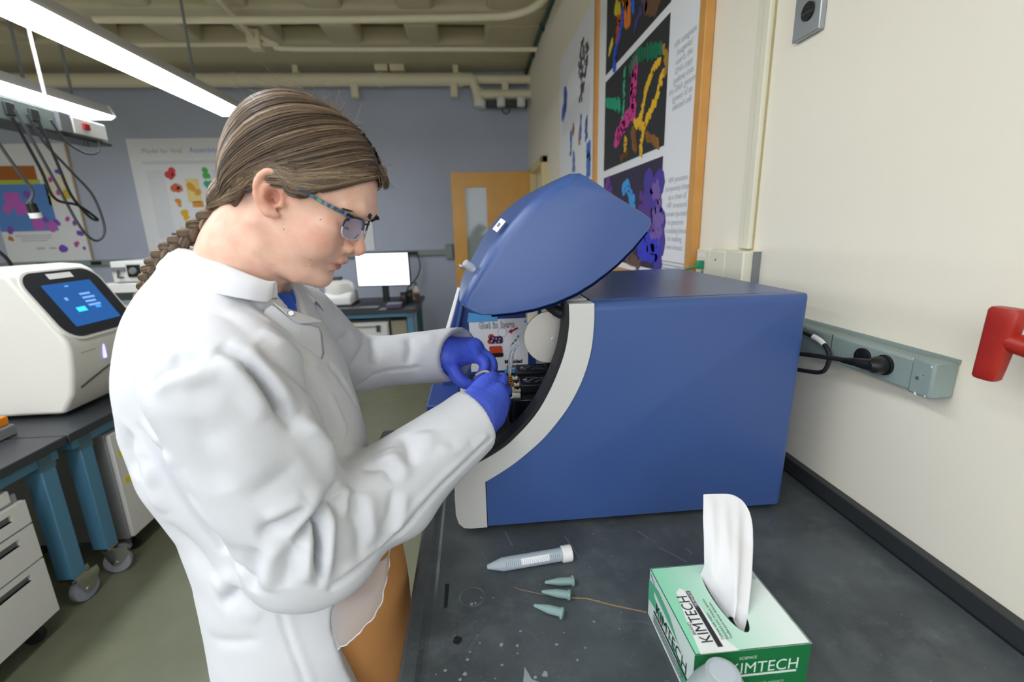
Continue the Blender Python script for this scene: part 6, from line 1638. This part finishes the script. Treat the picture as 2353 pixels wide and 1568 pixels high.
crease([(-0.073, 0.678, 1.174), (-0.047, 0.687, 1.160), (-0.019, 0.708, 1.163)], 0.01, 0.003, 'ridge')
crease([(-0.131, 0.619, 1.145), (-0.135, 0.603, 1.113), (-0.147, 0.590, 1.087)], 0.01, -0.004, 'valley')
crease([(-0.117, 0.624, 1.134), (-0.121, 0.614, 1.104), (-0.135, 0.604, 1.079)], 0.009, 0.003, 'ridge')
crease([(-0.440, 0.586, 1.282), (-0.426, 0.580, 1.257), (-0.412, 0.575, 1.234), (-0.396, 0.574, 1.187), (-0.379, 0.574, 1.140), (-0.360, 0.575, 1.095), (-0.311, 0.523, 1.101), (-0.297, 0.518, 1.078)], 0.005, -0.006, 'valley')
crease([(-0.427, 0.583, 1.286), (-0.412, 0.578, 1.261), (-0.356, 0.514, 1.262), (-0.348, 0.522, 1.215), (-0.327, 0.516, 1.177), (-0.307, 0.514, 1.138)], 0.01, 0.004, 'ridge')
crease([(-0.451, 0.590, 1.270), (-0.469, 0.598, 1.236), (-0.467, 0.599, 1.197)], 0.012, -0.005, 'valley')
crease([(-0.431, 0.586, 1.136), (-0.416, 0.586, 1.107), (-0.400, 0.584, 1.078), (-0.384, 0.578, 1.053), (-0.370, 0.574, 1.027)], 0.014, -0.007, 'valley')
crease([(-0.378, 0.575, 1.003), (-0.345, 0.571, 1.031)], 0.01, -0.007, 'valley')
crease([(-0.384, 0.578, 1.029), (-0.348, 0.572, 1.056)], 0.014, 0.006, 'ridge')
crease([(-0.410, 0.586, 0.941), (-0.363, 0.566, 0.947), (-0.326, 0.565, 0.950)], 0.01, -0.002, 'valley')
crease([(-0.345, 0.570, 0.999), (-0.323, 0.569, 0.983)], 0.012, 0.0015, 'ridge')
crease([(-0.255, 0.515, 1.369), (-0.248, 0.517, 1.358), (-0.241, 0.521, 1.340), (-0.236, 0.525, 1.322), (-0.230, 0.530, 1.302)], 0.0032, -0.013, 'cut')
crease([(-0.196, 0.570, 1.183), (-0.205, 0.543, 1.172), (-0.219, 0.525, 1.156), (-0.232, 0.515, 1.144)], 0.0034, -0.014, 'cut')
crease([(-0.206, 0.540, 1.171), (-0.210, 0.534, 1.155), (-0.212, 0.526, 1.126), (-0.215, 0.520, 1.102), (-0.216, 0.519, 1.078)], 0.003, -0.013, 'cut')
crease([(-0.226, 0.695, 1.316), (-0.214, 0.728, 1.267), (-0.209, 0.755, 1.225)], 0.0028, -0.009, 'cut')
crease([(-0.221, 0.549, 1.294), (-0.212, 0.559, 1.262), (-0.203, 0.575, 1.223)], 0.012, 0.005, 'ridge')
crease([(-0.431, 0.580, 1.230), (-0.439, 0.584, 1.191), (-0.427, 0.582, 1.152)], 0.012, 0.004, 'ridge')
crease([(-0.270, 0.891, 1.303), (-0.251, 0.933, 1.312)], 0.008, -0.006, 'valley')
crease([(-0.261, 0.921, 1.244), (-0.237, 0.944, 1.268), (-0.237, 0.975, 1.293)], 0.008, -0.006, 'valley')
crease([(-0.250, 0.948, 1.196), (-0.221, 0.952, 1.215), (-0.185, 0.964, 1.220), (-0.131, 0.977, 1.219)], 0.004, -0.003, 'flat')
crease([(-0.226, 0.993, 1.287), (-0.216, 0.964, 1.262), (-0.222, 0.950, 1.237)], 0.009, -0.008, 'valley')
crease([(-0.151, 1.015, 1.282), (-0.143, 0.987, 1.262), (-0.153, 0.971, 1.227)], 0.01, -0.007, 'valley')
crease([(-0.108, 1.033, 1.284), (-0.101, 0.994, 1.258)], 0.014, 0.004, 'ridge')
crease([(-0.287, 0.490, 1.300), (-0.269, 0.497, 1.263), (-0.249, 0.506, 1.229)], 0.02, 0.004, 'ridge')
crease([(-0.303, 0.485, 1.323), (-0.304, 0.488, 1.299), (-0.305, 0.491, 1.275), (-0.299, 0.493, 1.251), (-0.293, 0.496, 1.227)], 0.018, -0.005, 'valley')
crease([(-0.306, 0.487, 1.357), (-0.289, 0.489, 1.352), (-0.272, 0.495, 1.345), (-0.251, 0.508, 1.316)], 0.016, -0.004, 'valley')
crease([(-0.277, 0.498, 1.213), (-0.250, 0.506, 1.223), (-0.235, 0.516, 1.233), (-0.222, 0.532, 1.241)], 0.016, -0.005, 'valley')
crease([(-0.341, 0.506, 1.253), (-0.333, 0.507, 1.226), (-0.324, 0.509, 1.198), (-0.308, 0.508, 1.171), (-0.293, 0.508, 1.142)], 0.014, 0.004, 'ridge')
crease([(-0.417, 0.666, 1.473), (-0.375, 0.629, 1.469), (-0.342, 0.625, 1.463), (-0.315, 0.626, 1.448), (-0.290, 0.633, 1.428)], 0.007, -0.006, 'valley')
crease([(-0.378, 0.618, 1.455), (-0.339, 0.610, 1.446), (-0.304, 0.607, 1.426)], 0.012, 0.003, 'ridge')
crease([(-0.328, 0.594, 1.429), (-0.282, 0.558, 1.415), (-0.249, 0.538, 1.384)], 0.016, -0.004, 'valley')
crease([(-0.418, 0.612, 1.419), (-0.400, 0.588, 1.384)], 0.016, 0.004, 'ridge')
crease([(-.2997, .5748, .9936), (-.2914, .5688, .9418), (-.2758, .5629, .869), (-.262, .562, .80)], .0035, -.003, 'flat')
crease([(-.2897, .5748, .9936), (-.2814, .5688, .9418), (-.2658, .5629, .869), (-.252, .562, .80)], .006, .0016, 'flat')
def apply_creases(v, q):
    n = vnormals(v, q); D = np.zeros(len(v))
    for L, w, a, mode in CREASE:
        L_ = np.array(L, float); lo, hi = L_.min(0)-3*w-.01, L_.max(0)+3*w+.01
        m = np.nonzero(((v > lo) & (v < hi)).all(1))[0]
        if not len(m): continue
        d, t = seg_dist(v[m], L_)
        end = np.clip(np.minimum(t, 1-t)*4, 0, 1)**.7 if mode != 'flat' else 1
        g = np.exp(-(d/w)**(1.5 if mode == 'valley' else 2))
        if mode == 'fold': g = g-.75*np.exp(-((d-1.7*w)/(1.1*w))**2)
        D[m] += (1 if mode == 'cut' else 1.9 if mode == 'valley' else 1.5)*(.55 if w > .0135 else 1)*a*g*end
    return v+n*D[:, None]
cv_ = apply_creases(cv_, cq_)
# broad soft undulation of the cloth
def wob(p, s, k): return np.sin(p[:, 0]*s+k)*np.sin(p[:, 1]*s*.8+1.3*k)*np.sin(p[:, 2]*s*1.1+.7*k)
cn_ = vnormals(cv_, cq_)
cv_ = cv_+cn_*(.0010*wob(cv_, 30, .4)+.0007*wob(cv_, 71, 2.))[:, None]
coat = mesh_obj('lab_coat', cv_, cq_, M['coat'], person)
coat['label'] = 'white cotton lab coat with long sleeves'
# collar: a folded band round the neck opening
def loft(name, rows, m, parent, thick=.002, sub=1):
    n = len(rows[0]); vs = [tuple(p) for r in rows for p in r]
    fs = [(j*n+i, j*n+i+1, (j+1)*n+i+1, (j+1)*n+i) for j in range(len(rows)-1) for i in range(n-1)]
    o = MB().add(vs, fs).build(name, m, parent, smooth=True)
    sd = o.modifiers.new('thickness', 'SOLIDIFY'); sd.thickness = thick; sd.offset = 0
    if sub: sb = o.modifiers.new('sub', 'SUBSURF'); sb.levels = sub; sb.render_levels = sub
    return o
col_in = [(-.2649, .648, 1.4500), (-.2732, .642, 1.4510), (-.2909, .638, 1.4598), (-.3263, .648, 1.4756), (-.3696, .672, 1.4911), (-.4230, .713, 1.5010), (-.4260, .745, 1.4990), (-.4020, .775, 1.4900), (-.360, .790, 1.4720), (-.325, .790, 1.4530), (-.2952, .775, 1.4370), (-.2863, .785, 1.4195), (-.2713, .800, 1.3992)]
col_out = [(-.2700, .636, 1.4270), (-.2740, .624, 1.4245), (-.2900, .609, 1.4310), (-.3170, .603, 1.4390), (-.3560, .616, 1.4480), (-.4080, .655, 1.4600), (-.4520, .705, 1.4700), (-.4540, .760, 1.4650), (-.425, .810, 1.4480), (-.375, .830, 1.4300), (-.325, .835, 1.4120), (-.290, .835, 1.3950), (-.262, .825, 1.3720)]
ci, co = spline(col_in, 5), spline(col_out, 5)
rows = []
for t_ in np.linspace(0, 1, 7):
    rows.append([a.lerp(c, t_)+Vector((0, 0, .007*math.sin(PI*t_))) for a, c in zip(ci, co)])
inner = [a+(Vector((-.35, .715, a.z))-a).normalized()*.005+Vector((0, 0, -.026)) for a in ci]
loft('collar', [inner]+rows, M['coat'], coat, .0022)
# inner face of the far front, seen through the open neck
loft('far_facing', [[(-.2952, .765, 1.440), (-.2863, .785, 1.421), (-.2713, .800, 1.400)], [(-.2900, .748, 1.425), (-.2790, .768, 1.402), (-.2640, .792, 1.380)], [(-.2840, .735, 1.406), (-.2743, .755, 1.378), (-.2577, .785, 1.360)]], M['coat'], coat, .0018)
# shirt under the coat
sh_ = []
for k, (zz, g) in enumerate(((1.452, .0), (1.446, .003), (1.43, .009), (1.40, .018), (1.34, .03))):
    sh_.append([(-.338+(.060+g)*math.cos(a)-.02*(1.448-zz)*4, .716+(.060+g)*math.sin(a), zz-.026*math.cos(a)*(1 if k < 3 else .6)) for a in np.linspace(0, 2*PI, 41)])
loft('sweatshirt', sh_, M['shirt'], person, .004)
# placket flap with snap button below the collar, and hanging front edge of the near panel
flap = [[(-.2712, .632, 1.4275), (-.2635, .637, 1.4180), (-.2542, .648, 1.4115), (-.2451, .660, 1.4030), (-.2286, .700, 1.3835)], [(-.2640, .634, 1.4190), (-.2560, .638, 1.4060), (-.2490, .646, 1.3990), (-.2390, .666, 1.3930), (-.2275, .698, 1.3830)], [(-.2600, .636, 1.4135), (-.2490, .640, 1.3973), (-.2428, .645, 1.3881), (-.2331, .672, 1.3858), (-.2264, .695, 1.3829)]]
loft('placket_flap', flap, M['coat'], coat, .0016)
# near front facing between collar point and flap
loft('front_facing', [[(-.2712, .634, 1.426), (-.2600, .640, 1.410), (-.2428, .648, 1.387), (-.2270, .697, 1.381)], [(-.2850, .628, 1.410), (-.2700, .632, 1.392), (-.2500, .645, 1.366), (-.2290, .690, 1.350)], [(-.2950, .620, 1.385), (-.2780, .625, 1.360), (-.2560, .640, 1.335), (-.2270, .697, 1.315)]], M['coat'], coat, .0016)
sbn = Vector((.35, -.80, .45)).normalized(); sbu = sbn.orthogonal().normalized(); sbw = sbn.cross(sbu); sbc = Vector((-.2492, .6385, 1.4065))
sbt = MB().lathe([(.0046, 0), (.0044, .0006), (.001, .0007)], sbc, sbn, 20).build('snap_button', M['white_plastic'], coat, smooth=True)
MB().tube([sbc+sbn*.0007+(sbu*math.cos(a)+sbw*math.sin(a))*.0042 for a in np.linspace(0, 2*PI, 25)], .0007, 6).build('snap_ring', M['grey'], sbt, smooth=True)
# cuffs
def cuff(W_, dd, r, sc, name='cuff'):
    W_ = Vector(W_); dd = Vector(dd).normalized(); u_ = dd.orthogonal().normalized(); w_ = dd.cross(u_)
    rows = []
    for l, g in ((-.045, -.0012), (-.02, .0006), (-.002, .0010), (.0008, -.0006), (-.002, -.0030), (-.03, -.006)):
        rows.append([W_+dd*(l+.003*math.sin(2*a+sc))+(u_*math.cos(a)+w_*math.sin(a))*(r+g)*(1+.04*math.sin(3*a+sc)) for a in np.linspace(0, 2*PI, 49)])
    return loft(name, rows, M['coat'], coat, .0012, 0)
cuff(NW_, dN, .0560, .5)
# trousers and shoes
def leg_field(P):
    d = None
    for s_ in (-1, 1):
        hx, hy = -.285+CV[0]*.062*s_, .745+CV[1]*.062*s_
        c = chain(P, [(hx, hy, .92), (hx+.01, hy, .50), (hx-.01, hy, .09)], [.072, .064, .058], .03); d = c if d is None else smin(d, c, .03)
    return d
def trouser_sdf(P):
    d = leg_field(P)
    z = P[:, 2]
    d = smin(d, ell(P, (-.262, .735, .84), (.115, .120, .34)), .03)
    d = np.maximum(d, .045-z); return np.maximum(d, z-1.07)
tv, tq = surface_net(trouser_sdf, (-.62, .40, .03), (-.05, 1.06, 1.10), .007)
tv = relax(tv, tq, 2)
CREASE_T = [([(-.15, .66, 1.0), (-.135, .68, .90), (-.15, .66, .80), (-.19, .62, .66)], .010, .006), ([(-.17, .62, .98), (-.16, .63, .88), (-.19, .60, .76)], .008, .005), ([(-.19, .58, .92), (-.20, .58, .84), (-.22, .57, .74)], .009, -.005), ([(-.14, .70, .96), (-.135, .71, .84), (-.16, .68, .72)], .008, -.006), ([(-.21, .57, .86), (-.17, .61, .80)], .006, .004)]
nt2 = vnormals(tv, tq)
for L, w, a in CREASE_T:
    d, t = seg_dist(tv, L); tv = tv+nt2*(a*np.exp(-(d/w)**2))[:, None]
trousers = mesh_obj('trousers', tv, tq, M['trouser'], person); trousers['label'] = 'tan cotton trousers'
for s_ in (-1, 1):
    hx, hy = -.285+CV[0]*.066*s_, .745+CV[1]*.066*s_
    b = MB(); secs = []
    for u0, wd, hh in ((-.10, .030, .06), (-.08, .040, .085), (-.02, .042, .09), (.05, .046, .07), (.11, .046, .052), (.15, .035, .04), (.165, .018, .025)):
        ring_ = []
        for k in range(16):
            a = 2*PI*k/16; vv = wd*math.cos(a); zz = max(0, .5+.5*math.sin(a))*hh+.004
            ring_.append((hx+u0*CU[0]+vv*CV[0], hy+u0*CU[1]+vv*CV[1], zz))
        secs.append(ring_)
    vs = [p for r_ in secs for p in r_]
    fs = [(j*16+i, j*16+(i+1) % 16, (j+1)*16+(i+1) % 16, (j+1)*16+i) for j in range(6) for i in range(16)]+[tuple(range(16))[::-1], tuple(96+i for i in range(16))]
    b.add(vs, fs).build('shoe', M['black'], person, smooth=True, sub=1)
# sheer hanging edge of the near front panel over the trousers
M['sheer'] = mat('sheer_cotton', '#d4d6db', .85, alpha=.30)
eA = [(-.205, .640, 1.00), (-.2165, .6215, .979), (-.2345, .598, .966), (-.2375, .5895, .936), (-.2322, .5855, .900)]
eB = [(-0.1535, 0.6579, 1.0244), (-0.1563, 0.6419, 0.993), (-0.1587, 0.6168, 0.9785), (-0.1687, 0.6029, 0.9485), (-0.1949, 0.5909, 0.923), (-0.2144, 0.5854, 0.9086), (-0.232, 0.5855, 0.8992)]
sa, sb_ = spline(eA, 8), spline(eB, 6)
sh_rows = [[sa[int(round(t*(len(sa)-1)))].lerp(sb_[int(round(t*(len(sb_)-1)))], k)+Vector((.020, -.016, 0))*math.sin(PI*k)*(1-t) for k in np.linspace(0, 1, 9)] for t in np.linspace(0, 1, 16)]
loft('sheer_panel', sh_rows, M['sheer'], coat, .0008)
wavy = [p+Vector((.0012*math.sin(i*1.3), 0, .0012*math.cos(i*1.7))) for i, p in enumerate(sb_)]
MB().tube([tuple(p) for p in wavy], .0011, 6).build('hem_thread', M['coat'], coat, smooth=True)

# ------------------------------------------------------------------ gloved hands
M['glove'] = mat('blue_nitrile', '#566ff0', .42, spec=.45, bump=(220, .10), sss=0)
def finger(P, pts, rs): return schain(P, pts, rs, 4)
def wrinkles(P):
    return (.0002*np.sin(P[:, 0]*330+P[:, 2]*210)*np.sin(P[:, 1]*270-P[:, 2]*160)+.00015*np.sin(P[:, 0]*120-P[:, 1]*540+P[:, 2]*380))
NI = [(.0330, .878, 1.1925), (.0500, .915, 1.1985), (.0520, .945, 1.1965), (.0470, .965, 1.190)]
NM = [(.0395, .884, 1.1740), (.0575, .925, 1.1740), (.0520, .957, 1.1650), (.0370, .965, 1.158)]
NR = [(.0380, .882, 1.1540), (.0560, .920, 1.1520), (.0510, .950, 1.1440), (.0350, .958, 1.140)]
NP = [(.0310, .872, 1.1360), (.0470, .905, 1.1320), (.0440, .930, 1.1270), (.0300, .940, 1.126)]
NT = [(-.0130, .838, 1.1990), (.0060, .866, 1.2115), (.0250, .893, 1.2150), (.0400, .918, 1.2060)]
def near_hand(P):
    d = cone(P, (-.060, .757, 1.148), (-.012, .812, 1.166), .034, .0335)
    for b_, r in ((NI[0], .0145), (NM[0], .015), (NR[0], .0145), (NP[0], .0130)):
        d = smin(d, cone(P, (-.010+.2*(b_[0]-.03), .818, 1.166+.45*(b_[2]-1.165)), b_, .024, r*1.15), .030)
    d = smin(d, cone(P, (-.022, .815, 1.182), NT[0], .020, .0155), .015)
    for F_, rs in ((NI, (.0145, .0128, .0112, .0095)), (NM, (.0145, .0128, .0114, .0095)), (NR, (.014, .0124, .011, .0092)), (NP, (.0128, .011, .0098, .0085)), (NT, (.0160, .0140, .0125, .0098))):
        d = smin(d, finger(P, F_, rs), .0045)
    d = smin(d, chain(P, [(-.006, .822, 1.120), (.012, .848, 1.122), (.028, .868, 1.130)], [.012, .014, .012], .01), .018)    # heel of the hand
    return d+wrinkles(P)
gv1, gq1 = surface_net(near_hand, (-.11, .70, 1.08), (.09, 1.0, 1.25), .0018)
def glove_creases(v, q, L):
    n = vnormals(v, q); D = np.zeros(len(v))
    for pts, w, a in L:
        d, t = seg_dist(v, pts); D += a*np.exp(-(d/w)**2)*np.clip(np.minimum(t, 1-t)*5, 0, 1)
    return v+n*D[:, None]
gv1 = relax(gv1, gq1, 1)
gl1 = [([(-.03, .80, 1.19), (.005, .83, 1.185), (.03, .86, 1.17)], .0022, .0016), ([(-.02, .79, 1.165), (.015, .83, 1.165), (.035, .865, 1.155)], .002, .0014), ([(-.02, .79, 1.145), (.01, .83, 1.14), (.03, .86, 1.125)], .0022, -.0015), ([(-.01, .80, 1.13), (.015, .835, 1.118), (.02, .85, 1.105)], .0025, .002), ([(-.005, .82, 1.2), (.015, .85, 1.195), (.03, .875, 1.18)], .002, -.0012)]
gv1 = glove_creases(gv1, gq1, gl1)
g1 = mesh_obj('glove', gv1, gq1, M['glove'], person); g1['label'] = 'blue glove on the near hand, seen from its back'
FI = [(-0.0142, 1.075, 1.2161), (0.0154, 1.07, 1.1974), (0.0121, 1.06, 1.1743), (-0.0023, 1.05, 1.1608)]
FM = [(-0.0042, 1.095, 1.2234), (0.0307, 1.085, 1.1967), (0.0348, 1.075, 1.175), (0.0221, 1.065, 1.1589)]
FR_ = [(-0.0062, 1.115, 1.225), (0.0286, 1.105, 1.1797), (0.0297, 1.095, 1.16), (0.018, 1.08, 1.1497)]
FP_ = [(-0.015, 1.135, 1.2225), (0.0159, 1.125, 1.1744), (0.0169, 1.11, 1.1559), (0.0098, 1.1, 1.148)]
FT_ = [(-0.0664, 1.045, 1.209), (-0.0541, 1.03, 1.1853), (-0.0377, 1.02, 1.1664), (-0.015, 1.02, 1.1566)]
def far_hand(P):
    d = cone(P, (-.140, 1.040, 1.222), (-.082, 1.060, 1.224), .034, .036)
    for b_, r in ((FI[0], .0180), (FM[0], .0180), (FR_[0], .0170), (FP_[0], .0150)):
        d = smin(d, cone(P, (-.078, 1.064+.35*(b_[1]-1.10), 1.222), b_, .026, r), .030)
    d = smin(d, cone(P, (-.085, 1.052, 1.214), FT_[0], .026, .020), .02)
    for F_, rs in ((FI, (.0160, .0145, .0130, .0108)), (FM, (.0160, .0145, .0130, .0108)), (FR_, (.015, .0135, .012, .0102)), (FP_, (.0138, .0122, .0108, .0092)), (FT_, (.0195, .0165, .0145, .0112))):
        d = smin(d, finger(P, F_, rs), .006)
    return d+wrinkles(P)
gv2, gq2 = surface_net(far_hand, (-.18, .96, 1.10), (.08, 1.18, 1.29), .0018)
gv2 = relax(gv2, gq2, 1)
gl2 = [([(-.085, 1.03, 1.245), (-.04, 1.045, 1.235), (-.01, 1.05, 1.22)], .0025, .0016), ([(-.03, 1.055, 1.235), (-.012, 1.052, 1.222), (-.005, 1.05, 1.205)], .0022, .0018), ([(-.075, 1.03, 1.20), (-.055, 1.015, 1.185), (-.04, 1.0, 1.165)], .002, .0014), ([(-.07, 1.025, 1.215), (-.045, 1.03, 1.205), (-.025, 1.05, 1.2)], .003, -.003)]
gv2 = glove_creases(gv2, gq2, gl2)
g2 = mesh_obj('glove', gv2, gq2, M['glove'], person); g2['label'] = 'blue glove on the far hand, thumb hanging down'
for W_, dd, r in ((NW_, dN, .0345), (FW_, dF, .0335)):
    pass
